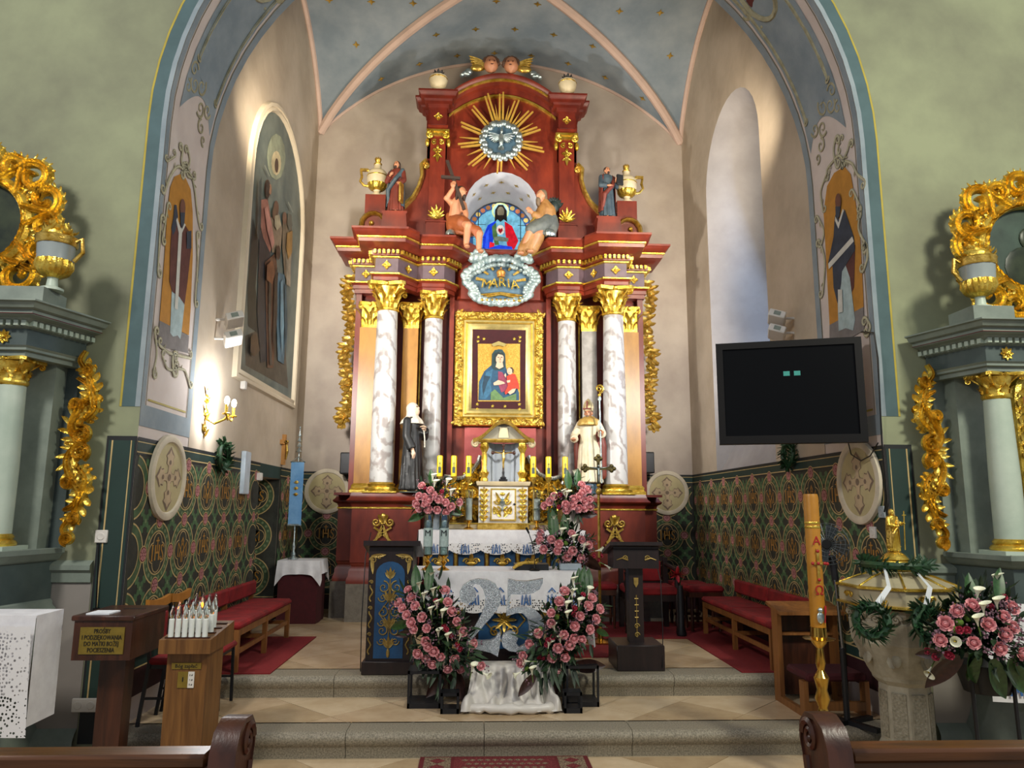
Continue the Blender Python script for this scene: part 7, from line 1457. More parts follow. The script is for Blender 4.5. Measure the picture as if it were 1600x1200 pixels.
    for u, r, g, x in ((.545, .065, 1, -.02), (.455, .065, -1, -.02), (.7, .04, -1, .04), (.3, .04, 1, .04), (.88, .04, 1, -.02), (.12, .04, -1, -.02), (.02, .045, 1, .0)): acan(m, scroll_pts(X_(x, u)+Vector((0, -.02, 0)), r, 1.8, s, random.uniform(0, 6), g), .017, .025, leaf=r*.5, side=g*s)
    S('gilt_wing', m, gold)
    # oval picture in a gilt scroll frame above
    oc = Vector((X(3.72), 4.93, py(0, 350, 4.93).z)); rx, rz_ = .32, .3
    m = MB(); m.add([(oc.x+rx*1.05*cos(a), oc.y+.02, oc.z+rz_*1.05*sin(a)) for a in [2*PI*i/36 for i in range(36)]], [tuple(range(36))]); S('oval_canvas', m, mat('green_canvas', '#35453a', .4, 0, .3, 4) if s > 0 else darkpic)
    m = MB(); m.ell((oc.x-.02, oc.y+.015, oc.z-.14), (.17, .01, .16), 14, 8); m.ell((oc.x, oc.y+.012, oc.z+.08), (.06, .01, .08), 12, 8); S('painted_figure', m, darkpic)
    m = MB(); m.rings([[(oc.x+(rx+o_)*cos(a), oc.y-d_, oc.z+(rz_+o_)*sin(a)) for a in [2*PI*i/40 for i in range(40)]] for o_, d_ in ((0, 0), (.01, .04), (.03, .03), (.05, .05), (.075, .03), (.08, 0))], 0, cap=False)
    for i in range(44): a = 2*PI*i/44; m.leaf((oc.x+(rx+.02)*cos(a), oc.y-.045, oc.z+(rz_+.02)*sin(a)), (-sin(a), 0, cos(a)), (cos(a), -.5, sin(a)), .07, .03, .15, 3)
    S('oval_frame', m, gold)
    m = MB(); random.seed(31)
    for ang, r, g in ((98, .1, 1), (78, .09, -1), (118, .085, -1), (138, .12, 1), (160, .11, -1), (182, .1, 1), (205, .12, -1), (228, .13, 1), (248, .1, -1), (268, .09, 1), (288, .09, -1), (310, .09, 1), (55, .09, 1), (30, .09, -1), (5, .09, 1), (335, .09, -1)):
        a = rad(ang); k_ = .07+r; c = Vector((oc.x+s*(rx+k_)*cos(a), oc.y-.02, oc.z+(rz_+k_)*sin(a))); a1 = a-g*.55*PI
        st_ = Vector((oc.x+s*(rx+.03)*cos(a-g*.42), oc.y-.02, oc.z+(rz_+.03)*sin(a-g*.42))); p1 = c+Vector((s*cos(a1), 0, sin(a1)))*r
        P_3 = cat([st_, st_.lerp(p1, .55)+Vector((s*cos(a), 0, sin(a)))*r*.12]+scroll_pts(c, r, 1.25, s, a1, g), 2); acan(m, P_3, .04, .045, leaf=r*.42, side=-g*s)
        for i in range(3): b = a+random.uniform(-.7, .7); m.leaf((oc.x+s*(rx+.05)*cos(b), oc.y-.01, oc.z+(rz_+.05)*sin(b)), (s*cos(b), -.25, sin(b)), (0, -1, .1), r*1.5, .055, .35, 6, 0, 3)
    S('gilt_scroll_frame', m, gold)
    # arched gilt frame of the main picture (only its edge is in view) with red lining
    ax = X(3.52); zq0, zq1 = zt+.28, py(20, 600, 4.95).z; m = MB(); A = [(0, zq0), (0, zq1)]+[(.35-.35*cos(rad(a)), zq1+.3*sin(rad(a))) for a in (20, 40, 60, 80, 100)]
    m.tube([(ax+s*x, 4.97, z) for x, z in A], .045, 8)
    for i in range(14): z = zq0+(zq1-zq0)*i/13; m.leaf((ax, 4.93, z), (.3*(1 if i % 2 else -1), -.3, 1), (0, -1, 0), .09, .05, .4, 4)
    S('picture_frame', m, gold)
    m = MB(); m.prism([(ax+s*x, 5.0, z) for x, z in A]+[(ax+s*1.2, 5.0, zq1+.3), (ax+s*1.2, 5.0, zq0)], (0, .02, 0)); S('picture_field', m, mat('niche_red', '#7d2a20', .6, 0, .2, 6))
    m = MB(); m.prism([(ax+s*.07, 4.995, zq0), (ax+s*.07, 4.995, zq1-.05), (ax+s*.2, 4.995, zq1+.1), (ax+s*1.1, 4.995, zq1+.1), (ax+s*1.1, 4.995, zq0)], (0, .01, 0)); S('picture_ground', m, mat('niche_teal', '#37504c', .6, 0, .2, 6))
    return t, ztop, zt
SAL, zto, ztp = side_altar(-1, 'grey green side altar with gilt scrolls at left edge of the nave'); SAR, _, _ = side_altar(1, 'grey green side altar with gilt scrolls at right edge of the nave')
for s, lab in ((-1, 'grey and gold urn on the left side altar cornice'), (1, 'grey and gold urn on the right side altar cornice')):
    p = py(82, 452, 4.7) if s < 0 else py(1530, 468, 4.7)
    t = thing('gilded_urn', lab, 'urn', (p.x, 4.69, zto+.102), group='side altar urns')
    m = MB(); m.lathe([(.07, 0), (.07, .015), (.035, .03), (.03, .08), (.04, .09)], n=18); obj('foot', m, altpale, t)
    m = MB(); m.lathe([(.04, .085), (.085, .11), (.11, .16), (.105, .2)], n=56, flute=.05, fk=18); obj('fluted_bowl', m, gold, t)
    m = MB(); m.lathe([(.103, .2), (.11, .3), (.112, .305)], n=24); obj('body', m, mat('urn_grey', '#8b9494', .35, 0, .05, 6), t)
    m = MB(); m.lathe([(.115, .3), (.122, .31), (.12, .345), (.125, .355), (.09, .36)], n=24, flute=.02, fk=12); obj('gilt_rim', m, gold2, t)
    m = MB(); random.seed(4)
    for i in range(70): a = random.uniform(0, 2*PI); r = random.uniform(0, .1); m.leaf((r*cos(a), r*sin(a), .35+random.uniform(0, .1)*(1-r/.12)), (cos(a), sin(a), random.uniform(.2, 1)), (0, 0, 1), .06, .035, .5, 4)
    m.ell((0, 0, .37), (.1, .1, .07)); obj('gilt_blossoms', m, gold, t)
    m = MB(); m.tube([(s*-.1, 0, .32), (s*-.16, 0, .35), (s*-.17, 0, .26), (s*-.12, 0, .2)], .014, 6); obj('handle', m, gold2, t)
# statues that peep in at the edges
p = py(8, 800, 4.8)
EL = saint('saint_statue', 'brown robed statue partly cut off at the left picture edge', (-3.66, 4.8, ztp+.008), rad(25), .78, mat('statue_brown_robe', '#35241a', .6, 0, .2, 8), [((-.12, 0, .78), (-.17, -.05, .6), (-.08, -.14, .6), (1, -.3, 0)), ((.12, 0, .78), (.17, -.05, .6), (.1, -.15, .56), (0, -1, 0))], None, hairb, sk=skin)
ER = saint('saint_statue', 'robed statue with red drape partly cut off at the right edge', (3.62, 4.8, ztp+.008), rad(-25), .72, mat('statue_grey_robe', '#6e6d60', .6, 0, .2, 8), [((-.12, 0, .78), (-.17, -.05, .6), (-.1, -.15, .62), (0, -1, 0)), ((.12, 0, .78), (.17, -.05, .6), (.1, -.15, .56), (0, -1, 0))], mat('statue_crimson_cloak', '#6e1a20', .55, 0, .2, 8), hairb, sk=skin)
# lace cloth on the left side altar table
LC = thing('side_altar_cloth', 'white cloth with lace panel on the left side altar table', 'tablecloth', (-3.35, 4.35, 0)); zc_ = pz(60, 960, 0) and py(40, 961, 4.35).z
m = MB(); xr = py(61, 962, 4.35).x; m.box(-4.4, xr, 4.33, 4.6, zc_-.012, zc_)
m.rings([[(-4.4+(xr+4.4)*i/16, 4.325-.012*sin(i*1.3)*(zc_-z), z) for i in range(17)] for z in (zc_, zc_-.25, zc_-.42)], 0, cap=False, closed=False); m.rings([[(xr+.01*(zc_-z), 4.33+.27*i/6, z) for i in range(7)] for z in (zc_, zc_-.25, zc_-.58)], 0, cap=False, closed=False); obj('cloth', m, linen, LC, world=True)
m = MB(); x1 = py(48, 1000, 4.3).x; m.rings([[(-4.4+(x1+(zc_-z)*.06+4.4)*i/16, 4.295-.012*sin(i*1.3), z) for i in range(17)] for z in (zc_-.05, zc_-.35, zc_-.62)], 0, cap=False, closed=False); obj('lace_panel', m, lacemat('bold_lace', 52, .36), LC, world=True)
for x, y in ((-3.27, -.17), (-3.27, -.5), (-3.5, -.3)): m = MB(); motif(m, (x, 4.275, zc_+y), .1); obj('embroidered_motif', m, mblu, LC, world=True)
# ---- television ----
c1, c2, c3, c4 = py(1118, 538, 5.5), py(1345, 526, 5.17), py(1361, 690, 5.17), py(1125, 695, 5.5)
TV = thing('television', 'large black flat television hanging on the right arch jamb', 'television', (c3.x-.6, 5.33, c4.z))
xd = (c2-c1); xd.z = 0; w_ = xd.length; xd.normalize(); nd = Vector((xd.y, -xd.x, 0)); zlo, zhi = (c3.z+c4.z)/2, (c1.z+c2.z)/2; o_ = Vector((c1.x, c1.y, 0))
def tvb(u0, u1, z0, z1, d0, d1): 
    m = MB(); vs = [o_+xd*u+nd*d+Vector((0, 0, z)) for z in (z0, z1) for u, d in ((u0, d0), (u1, d0), (u1, d1), (u0, d1))]; m.add(vs, [(0, 1, 2, 3), (4, 5, 6, 7), (0, 1, 5, 4), (1, 2, 6, 5), (2, 3, 7, 6), (3, 0, 4, 7)]); return m
obj('casing', tvb(0, w_, zlo, zhi, -.08, -.01), plastic, TV, world=True); obj('screen', tvb(.05, w_-.05, zlo+.06, zhi-.05, -.01, -.004), screen, TV, world=True)
for a in ((0, .05, zlo, zhi), (w_-.05, w_, zlo, zhi), (.05, w_-.05, zlo, zlo+.06), (.05, w_-.05, zhi-.05, zhi)): obj('bezel', tvb(*a, -.01, .012), mat('bezel_brown_black', '#0c0908', .45, spec=.25), TV, world=True)
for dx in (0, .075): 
    u0 = (1224-1118)/227*w_+dx; m = tvb(u0, u0+.045, zhi-.27, zhi-.235, -.004, -.003); obj('screen_reflection', m, mat('teal_reflection', '#2a7a70', .5, emis=.25), TV, world=True)  # reflections on the dark screen, put in as faintly glowing teal marks
m = tvb(w_*.55, w_*.7, zlo+.25, zlo+.45, -.5, -.08); m.v = [Vector((min(p.x, XR), p.y, p.z)) for p in m.v]; obj('wall_bracket', m, black, TV, world=True)
m = MB(); m.tube([(XR-.024, *[px_(x, y, XR-.024)[k] for k in (1, 2)]) for x, y in ((1346, 519), (1366, 520), (1372, 560), (1378, 690), (1385, 780), (1382, 800))], .006, 5); m.tube([(XR-.06, *[px_(x, y, XR-.06)[k] for k in (1, 2)]) for x, y in ((1325, 690), (1330, 710), (1345, 720), (1360, 712), (1372, 692))], .005, 5); single('television_cable', m, plastic, 'black cable running down the right jamb beside the television', 'cable')
# ---- wreaths ----
def wreath(name, lab, loc, r, rot, cat='wreath', parent=None, seed=1, th=.035):
    random.seed(seed); m = MB(); m.tube([(r*cos(a), r*sin(a), 0) for a in [2*PI*i/24 for i in range(24)]], th*.7, 7, closed=True)
    for i in range(150):
        a = random.uniform(0, 2*PI); b = random.uniform(0, 2*PI); q = Vector((cos(a)*(r+th*.5*cos(b)), sin(a)*(r+th*.5*cos(b)), th*.5*sin(b))); m.leaf(q, Vector((-sin(a), cos(a), 0))*.6+Vector((cos(a)*cos(b), sin(a)*cos(b), sin(b))), (cos(a)*cos(b), sin(a)*cos(b), sin(b)+.01), .06, .022, .15, 3)
    o = obj(name, m, mat('box_leaf', '#12301a', .5, 0, .3, 20, col2='#24482a'), loc=loc, rot=rot)
    return tag(o, lab, cat) if not parent else o
p = px_(350, 713, XL+.05); wreath('wreath', 'green leaf wreath hanging on the left chancel wall', p, .115, (PI/2, 0, PI/2), seed=1)
p = px_(1231, 709, XR-.05); wreath('wreath', 'green leaf wreath hanging under the television on the right wall', p, .105, (PI/2, 0, -PI/2), seed=2)
# ---- wall fixtures ----
def flood(X, pxs, lab, s):
    p0 = px_(*pxs, X-s*.16); t = thing('floodlight', lab, 'lamp', (X-s*.16, p0.y, p0.z), group='wall floodlights')
    m = MB(); m.box(-.075, .075, -.1, .1, -.035, .035, 0, .008); o = obj('housing', m, white, t); o.rotation_euler = (rad(-15), rad(s*20), rad(s*-25)); m = MB(); m.box(-.06, .06, .1, .106, -.028, .028); o2 = obj('glass', m, screen, t); o2.rotation_euler = o.rotation_euler
    m = MB(); m.tube([(0, 0, 0), (s*.16, 0, 0)], .012, 6); obj('bracket', m, white, t)
    m = MB(); m.box(-.03, .03, -.1035, -.1, -.02, .02); o3 = obj('type_plate', m, altgreen, t); o3.rotation_euler = o.rotation_euler
flood(XL, (366, 500), 'upper white floodlight on the left chancel wall', -1); flood(XL, (364, 529), 'lower white floodlight on the left chancel wall', -1)
flood(XR, (1214, 497), 'upper white floodlight above the television', 1); flood(XR, (1214, 520), 'lower white floodlight just above the television', 1)
p = px_(320, 645, XL); SCN = thing('wall_sconce', 'gilt two-armed wall sconce with lit bulbs on the left wall', 'lamp', (XL, p.y, p.z))
m = MB()
for z in (-.13, 0, .13): m.spiral((.01, 0, z), .04, 1.3, .01, (0, 1, 0), (0, 0, 1), z*30, 0, 5, .8, 1)
for k_ in range(6): m.leaf((.01, 0, -.2+.07*k_), (.1, (-1)**k_*.6, .8), (1, 0, 0), .09, .04, .2, 4)
obj('back_plate', m, gold, SCN)
m = MB(); m.tube([(.01, 0, -.05), (.08, .02, -.09), (.16, .03, -.05), (.2, .03, 0)], .01, 6)
for y in (-.06, .12): m.tube([(.18, .03, -.03), (.2, .03+(y-.03)*.5, -.06), (.2, y, -.02)], .008, 6)
obj('arms', m, gold, SCN)
bulb = mat('lit_bulb', '#ffe9c8', .3, 0, 0, 5, emis=12)
for y in (-.06, .12):
    m = MB(); m.lathe([(.03, -.02), (.034, -.01), (.012, 0), (.012, .07)], (.2, y, 0), 10); obj('candle_cup', m, gold, SCN); m = MB(); m.ell((.2, y, .1), (.022, .022, .038)); obj('bulb', m, bulb, SCN)
light('sconce_bulb_light', 'POINT', (XL+.24, p.y+.03, p.z+.12), (0, 0, 0), 26, (.95, .97, 1), .05)
p = px_(379, 737, XL); m = MB(); m.box(0, .045, -.09, .09, -.22, .2, 0, .006); single('wall_panel_box', m, mat('white_blue_plastic', '#c3d0da', .4), 'white upright box on the left wall beside the wreath', 'electrical box', (XL+.004, p.y, p.z))
for (x, y, lab) in ((403, 745, 'small white sensor box at the left doorway edge'), (378, 603, 'small white camera under the left arched painting')):
    p = px_(x, y, XL); m = MB(); m.box(0, .05, -.035, .035, -.04, .04, 0, .006); single('sensor_box', m, white, lab, 'sensor', (XL+.004, p.y-.04, p.z))
p = px_(441, 700, XL); t = thing('wall_crucifix', 'wooden crucifix seen edge-on on the left chancel wall', 'crucifix', (XL, p.y, p.z)); m = MB(); m.box(.0, .04, -.03, .03, -.2, .16); m.box(0, .04, -.12, .12, .04, .09); obj('cross', m, mat('light_wood', '#b5803f', .5, 0, .2, 8), t); m = MB(); m.tube([(.05, 0, .05), (.06, 0, -.04), (.05, 0, -.14)], [.012, .018, .008], 7); m.tube([(.05, -.09, .07), (.055, 0, .05), (.05, .09, .07)], .007, 6); m.ell((.06, 0, .08), .016); rm('figure', m, .004, gold2, t)
for (x, y, lab) in ((542, 724, 'black loudspeaker on back wall left of the high altar'), (1012, 723, 'black loudspeaker on back wall right of the high altar')):
    p = py(x, y, 9.7); t = thing('loudspeaker', lab, 'speaker', (p.x, 9.74, p.z), group='back wall loudspeakers'); m = MB(); m.box(-.08, .08, -.09, .09, -.14, .14, 0, .01); obj('cabinet', m, plastic, t); m = MB(); m.box(-.07, .07, -.094, -.09, -.12, .12); obj('grille', m, black, t); m = MB(); m.tube([(0, .08, 0), (0, .16, 0)], .015, 6); obj('bracket', m, black, t)
def socket(x, y, lab, n=1, axX=None, mm=white):
    p = py(x, y, YF) if axX is None else px_(x, y, axX); t = thing('wall_socket', lab, 'socket', (p.x, p.y, p.z), 0 if axX is None else (PI/2 if axX < 0 else -PI/2)); m = MB(); m.box(-.04*n, .04*n, -.022, -.004, -.042, .042, 0, .004); obj('plate', m, mm, t)
    for i in range(n): m = MB(); m.lathe([(.026, 0), (.022, .004), (.0, .002)], n=14); o = obj('outlet', m, mm, t, loc=((-.04*(n-1)+.08*i), -.022, 0), rot=(PI/2, 0, 0))
socket(160, 838, 'white socket with plug on the left nave wall', 1); socket(134, 1101, 'double white socket low on the left nave wall', 2); socket(196, 1094, 'white switch box on the left jamb plinth', 1, XL); socket(1367, 832, 'white switch on the right wall below the cross medallion', 1, XR); socket(1381, 800, 'grey cable junction below the television cable', 1, XR, mat('grey_plastic', '#8d969a', .5))
m = MB(); q = py(155, 850, YF-.03); q2 = py(150, 950, YF-.03); m.tube([q, (q.x+.01, q.y, (q.z+q2.z)/2), q2], .005, 5); m.box(q2.x-.015, q2.x+.015, q2.y-.01, q2.y+.02, q2.z-.06, q2.z); single('power_cord', m, plastic, 'black power cord hanging from the left wall socket', 'cord')
# ---- prayer box and votive candle stand ----
Yp = 4.78; A_ = py(117, 968, Yp-.22); B_ = py(208, 968, Yp-.22); zb_, zt2 = py(160, 1032, Yp-.22).z, py(160, 970, Yp-.22).z
PB = thing('prayer_box', 'dark wooden petition box on a post with engraved brass plate', 'box', ((A_.x+B_.x)/2, Yp, 0)); hw_ = (B_.x-A_.x)/2
m = MB(); m.box(-.22, .22, -.2, .2, 0, .04, 0, .006); obj('base', m, dkwood, PB); m = MB(); m.box(-.075, .075, -.06, .06, .04, zb_+.01); obj('post', m, dkwood, PB)
m = MB(); m.box(-hw_, hw_, -.22, .24, zb_, zt2); obj('box', m, dkwood, PB)
m = MB(); m.box(-hw_-.015, hw_+.015, -.235, .255, zt2, zt2+.03, 0, .006); lid = obj('lid', m, dkwood, PB); m = MB(); m.box(-.02, .1, .06, .1, zt2+.029, zt2+.032); obj('slot', m, wenge, lid)
plq = mat('brass_plate', '#8f7a35', .35, .6, .12, 20); m = MB(); pw = hw_*.76; pzc = (zb_+zt2)/2; m.box(-pw, pw, -.226, -.22, pzc-.075, pzc+.075); pl_ = obj('brass_plate', m, plq, PB)
for i, tx in enumerate(('PROŚBY', 'I PODZIĘKOWANIA', 'DO MATKI BOŻEJ', 'POCIESZENIA')): m = MB(); m.txt(tx, .036, Matrix.Translation((0, -.228, pzc+.052-.035*i)) @ Matrix.Rotation(PI/2, 4, 'X'), .0008, sx=.7); obj('lettering', m, black, pl_, smooth=0)
m = MB(); m.box(-hw_*.7, hw_*.1, -.2, -.06, 0, .008); single('paper_slips', m, mat('white_paper', '#dfe2e6', .8), 'white paper slips lying on the petition box', 'paper', (PB.location.x, Yp, zt2+.031))
a, b = py(247, 1018, 4.6), py(328, 1018, 4.6); hw2 = (b.x-a.x)/2; ztt = py(290, 1000, 4.6).z; VS = thing('votive_candle_stand', 'oak stand with tray of electric votive candles', 'candle stand', ((a.x+b.x)/2, 4.8, 0)); cz0 = py(290, 1022, 4.6).z
m = MB(); m.box(-hw2*.78, hw2*.78, -.14, .14, 0, cz0); obj('body', m, oak, VS)
rise = .05
m = MB(); m.rings([[(-hw2, -.2, cz0), (hw2, -.2, cz0), (hw2, .22, cz0), (-hw2, .22, cz0)], [(-hw2, -.2, ztt), (hw2, -.2, ztt), (hw2, .22, ztt+rise), (-hw2, .22, ztt+rise)]]); obj('tray', m, oak, VS)
for i in range(4):
    y = -.16+.1*i; z = ztt+rise*(y+.2)/.42; m = MB(); m.box(-hw2+.02, hw2-.02, y-.012, y+.012, z-.004, z+.006); obj('tray_slat', m, dkwood, VS)
m = MB(); m.box(-.085, .085, -.146, -.14, cz0-.095, cz0-.06); sg_ = obj('name_plate', m, plq, VS); m = MB(); m.txt('Bóg zapłać', .03, Matrix.Translation((0, -.147, cz0-.078)) @ Matrix.Rotation(PI/2, 4, 'X'), .0008); obj('lettering', m, black, sg_, smooth=0)
m = MB(); m.box(-.045, .015, -.146, -.14, cz0-.2, cz0-.11); obj('coin_plate', m, plq, VS); m = MB(); m.box(-.018, -.012, -.148, -.146, cz0-.165, cz0-.14); obj('coin_slot', m, black, VS); m = MB(); m.box(.015, .05, -.147, -.14, cz0-.2, cz0-.11); lbp = obj('white_label', m, white, VS)
for i in range(3): m = MB(); m.txt(('2 zł', '1 zł', '5 zł')[i], .014, Matrix.Translation((.032, -.148, cz0-.128-.027*i)) @ Matrix.Rotation(PI/2, 4, 'X'), .0005); obj('lettering', m, black, lbp, smooth=0)
m = MB(); m.lathe([(.016, 0), (.016, .1), (.012, .104)], n=12); VCM = m.mesh('candle_tube', mat('white_plastic_tube', '#d8dcd6', .4), 40); m = MB(); m.lathe([(.008, .1), (.014, .115), (.015, .14), (.006, .17), (0, .185)], n=10); VBM = m.mesh('bulb', glassm, 60); m = MB(); m.tube([(-.003, 0, .11), (0, 0, .135), (.003, 0, .11)], .0012, 4); VFM = m.mesh('filament', brass, 0)
m = MB(); m.ell((0, 0, .135), (.006, .006, .016), 8, 6); VLM = m.mesh('flame_glow', mat('orange_glow', '#ff7a20', .4, emis=6), 60)
rows = ((-.16, 6, 'front'), (-.06, 6, 'second'), (.04, 5, 'third'), (.14, 4, 'rear'))
ordn = ('first', 'second', 'third', 'fourth', 'fifth', 'sixth')
for ri, (y, k, rn) in enumerate(rows):
    for i in range(k):
        x = -hw2+.05+(2*hw2-.1)*(i+(0 if k == 6 else .5*(6-k)*(.7 if ri % 2 else 1)))/5; x = min(x, hw2-.03); lit = (ri, i) in ((1, 0), (2, 2))
        t = thing('votive_candle', '%selectric votive candle, %s from the left in the %s row' % ('glowing ' if lit else 'white ', ordn[i], rn), 'candle', (VS.location.x+x, 4.8+y, ztt+rise*(y+.2)/.42+.007), group='electric votive candles')
        copyof(VCM, 'candle_tube', t, (0, 0, 0)); copyof(VBM, 'bulb', t, (0, 0, 0)); copyof(VLM if lit else VFM, 'flame_glow' if lit else 'filament', t, (0, 0, 0))
# ---- chairs by the left jamb ----
def red_chair(loc, rz, lab):
    t = thing('chair', lab, 'chair', loc, rz, 'chairs at the left jamb')     # faces -Y locally
    for a in (-1, 1): m = MB(); m.tube([(a*.2, -.2, 0), (a*.2, -.19, .44)], .016, 4); obj('leg', m, black, t); m = MB(); m.tube([(a*.2, .24, 0), (a*.2, .19, .45), (a*.2, .24, .86)], .017, 4); obj('leg', m, black, t); m = MB(); m.tube([(a*.2, -.19, .2), (a*.2, .2, .2)], .012, 4); obj('stretcher', m, black, t)
    m = MB(); m.box(-.22, .22, -.22, .2, .44, .49, 0, .018); obj('seat', m, velvet, t); m = MB(); m.box(-.17, .17, .195, .225, .55, .8, 0, .01); obj('back_pad', m, velvet, t); m = MB(); m.box(-.2, .2, -.19, .2, .41, .44); obj('seat_frame', m, black, t)
    t.scale = (.72, .9, .89); m = MB(); m.prism([(-.24, .21, .85), (0, .21, .83), (.24, .21, .85), (.25, .21, .92), (.12, .21, .905), (0, .21, .9), (-.12, .21, .905), (-.25, .21, .92)], (0, .03, 0)); obj('crest_rail', m, mat('golden_beech', '#a86f2a', .4, 0, .15, 5), t)
red_chair((-2.28, 5.44, Z1), rad(90), 'red seated chair with beech crest, nearer the petition box'); red_chair((-2.28, 5.82, Z1), rad(90), 'red seated chair with beech crest, nearer the red bench')
# ---- pews ----
def pew(s, xe, lab):
    t = thing('pew', lab, 'pew', (xe, 2.0, 0)); m = MB()
    x0, x1 = sorted((s*.05, s*2.4)); ztp_ = 1.0
    m.box(x0, x1, -.02, .03, .35, ztp_-.03); obj('backrest', m, pewwood, t); m = MB(); m.box(x0, x1, -.035, .045, ztp_-.035, ztp_, 0, .008); obj('top_rail', m, pewwood, t); m = MB(); m.box(x0, x1, -.42, -.02, .4, .44); obj('seat', m, pewwood, t)
    prof = [(-.5, 0), (.07, 0), (.07, .55), (.05, .8), (.06, .92), (.085, .98), (.085, 1.03), (.06, 1.062), (.02, 1.07), (-.03, 1.06), (-.06, 1.03), (-.065, .99), (-.09, .93), (-.2, .82), (-.35, .7), (-.48, .62)]
    m = MB(); w2 = .026; m.rings([[(x*k_, y, z) for y, z in prof] for x, k_ in ((-w2, .7), (-w2, 1), (w2, 1), (w2, .7))][1:3]); e = obj('end_panel', m, dkwood, t)
    for q in (-1, 1): m = MB(); m.spiral((q*.026, .035, 1.015), .042, 1.7, .012, (0, 1, 0), (0, 0, 1), 0, 0, 6, .85, 1); m.tube([(q*.026, .06, .96), (q*.026, .03, .8), (q*.026, .04, .6)], [.012, .01, .006], 6); m.ell((q*.036, .0, .9), (.008, .018, .018), 8, 6); obj('carved_scroll', m, dkwood, e)
    m = MB(); A_ = [(.075, .96), (.09, 1.0), (.085, 1.04), (.05, 1.072), (0, 1.076), (-.05, 1.055), (-.075, 1.01), (-.08, .97), (-.11, .92), (-.22, .82)]; m.rings([[(x, y, z) for x in (-.032, -.02, .02, .032)]+[(x, y*.93, z-.012) for x in (.032, -.032)] for y, z in A_]); obj('rolled_edge', m, dkwood, e)
pa, pb = py(362, 1180, 2.0), py(1292, 1180, 2.0)
pew(-1, pa.x, 'end of a dark wooden pew at the bottom left'); pew(1, pb.x, 'end of a dark wooden pew at the bottom right')
# ---- kneeler ----
KN = thing('kneeler', 'oak kneeler with crimson padding beside the paschal candle', 'kneeler', (2.3, 5.72, Z1)); KN.scale = (.85, .95, .82)
for q in (-1, 1):
    m = MB(); m.box(q*.26-.02, q*.26+.02, .1, .22, 0, .83); obj('side_post', m, beech, KN); m = MB(); m.box(q*.26-.02, q*.26+.02, -.34, .1, 0, .06); obj('foot_rail', m, beech, KN); m = MB(); m.box(q*.26-.02, q*.26+.02, -.34, -.26, .06, .3); obj('front_post', m, beech, KN)
m = MB(); m.rings([[(-.3, .0, .8), (.3, .0, .8), (.3, .28, .86), (-.3, .28, .86)], [(-.3, .0, .83), (.3, .0, .83), (.3, .28, .89), (-.3, .28, .89)]]); obj('desk_top', m, beech, KN); m = MB(); m.box(-.24, .24, .12, .2, .6, .62); obj('shelf', m, beech, KN); m = MB(); m.box(-.24, .24, .2, .22, .05, .8); obj('back_panel', m, dkwood, KN)
m = MB(); m.box(-.24, .24, -.34, -.3, .06, .13); obj('front_board', m, beech, KN); m = MB(); m.box(-.26, .26, -.36, .02, .3, .37, 0, .02); obj('knee_pad', m, crimson, KN)
# ---- pedestal fan ----
p = py(1295, 850, 5.22); FN = thing('pedestal_fan', 'black and chrome pedestal fan behind the paschal candle', 'fan', (p.x+.07, 5.26, Z1)); fz = p.z-Z1
for i in range(2): m = MB(); m.box(-.24, .24, -.02, .02, 0, .03); o = obj('foot', m, black, FN); o.rotation_euler = (0, 0, rad(25+90*i))
m = MB(); m.tube([(0, 0, .03), (0, 0, .5)], .02, 10); obj('lower_pole', m, black, FN); m = MB(); m.tube([(0, 0, .5), (-.02, 0, fz-.22)], .012, 10); obj('chrome_pole', m, mat('chrome', '#9aa0a6', .15, 1, 0, 5), FN); m = MB(); m.tube([(-.02, 0, fz-.25), (-.03, .01, fz-.08)], .026, 8); obj('neck', m, black, FN)
fc = Vector((-.07, -.02, fz)); fd = Vector((-.55, -.8, 0)).normalized(); fs_ = Vector((fd.y, -fd.x, 0)); m = MB()
for r in (.03, .06, .09, .12, .145): 
    for d_ in (.03, -.03): k_ = d_*math.sqrt(max(.05, 1-(r/.15)**2)); m.tube([fc+fs_*r*cos(a)+Vector((0, 0, r*sin(a)))+fd*k_ for a in [2*PI*i/24 for i in range(24)]], .0018, 4, closed=True)
for i in range(24): a = 2*PI*i/24; m.tube([fc+(fs_*cos(a)+Vector((0, 0, 1))*sin(a))*r+fd*.03*math.sqrt(max(.05, 1-(r/.15)**2)) for r in (.02, .08, .12, .147)], .0016, 4)
obj('guard', m, mat('grey_wire', '#5a6064', .4, .5), FN)
for i in range(4):
    a = PI/2*i+.4; u_ = fs_*cos(a)+Vector((0, 0, 1))*sin(a); v_ = fd.cross(u_); m = MB(); m.add([fc+u_*.02-v_*.02, fc+u_*.02+v_*.02, fc+u_*.13+v_*.055+fd*.02, fc+u_*.13-v_*.03-fd*.02], [(0, 1, 2, 3)]); obj('blade', m, mat('smoky_blade', '#2c3236', .3), FN)
m = MB(); m.tube([fc-fd*.09, fc-fd*.02, fc+fd*.04], [.04, .05, .03], 12); obj('motor', m, plastic, FN)
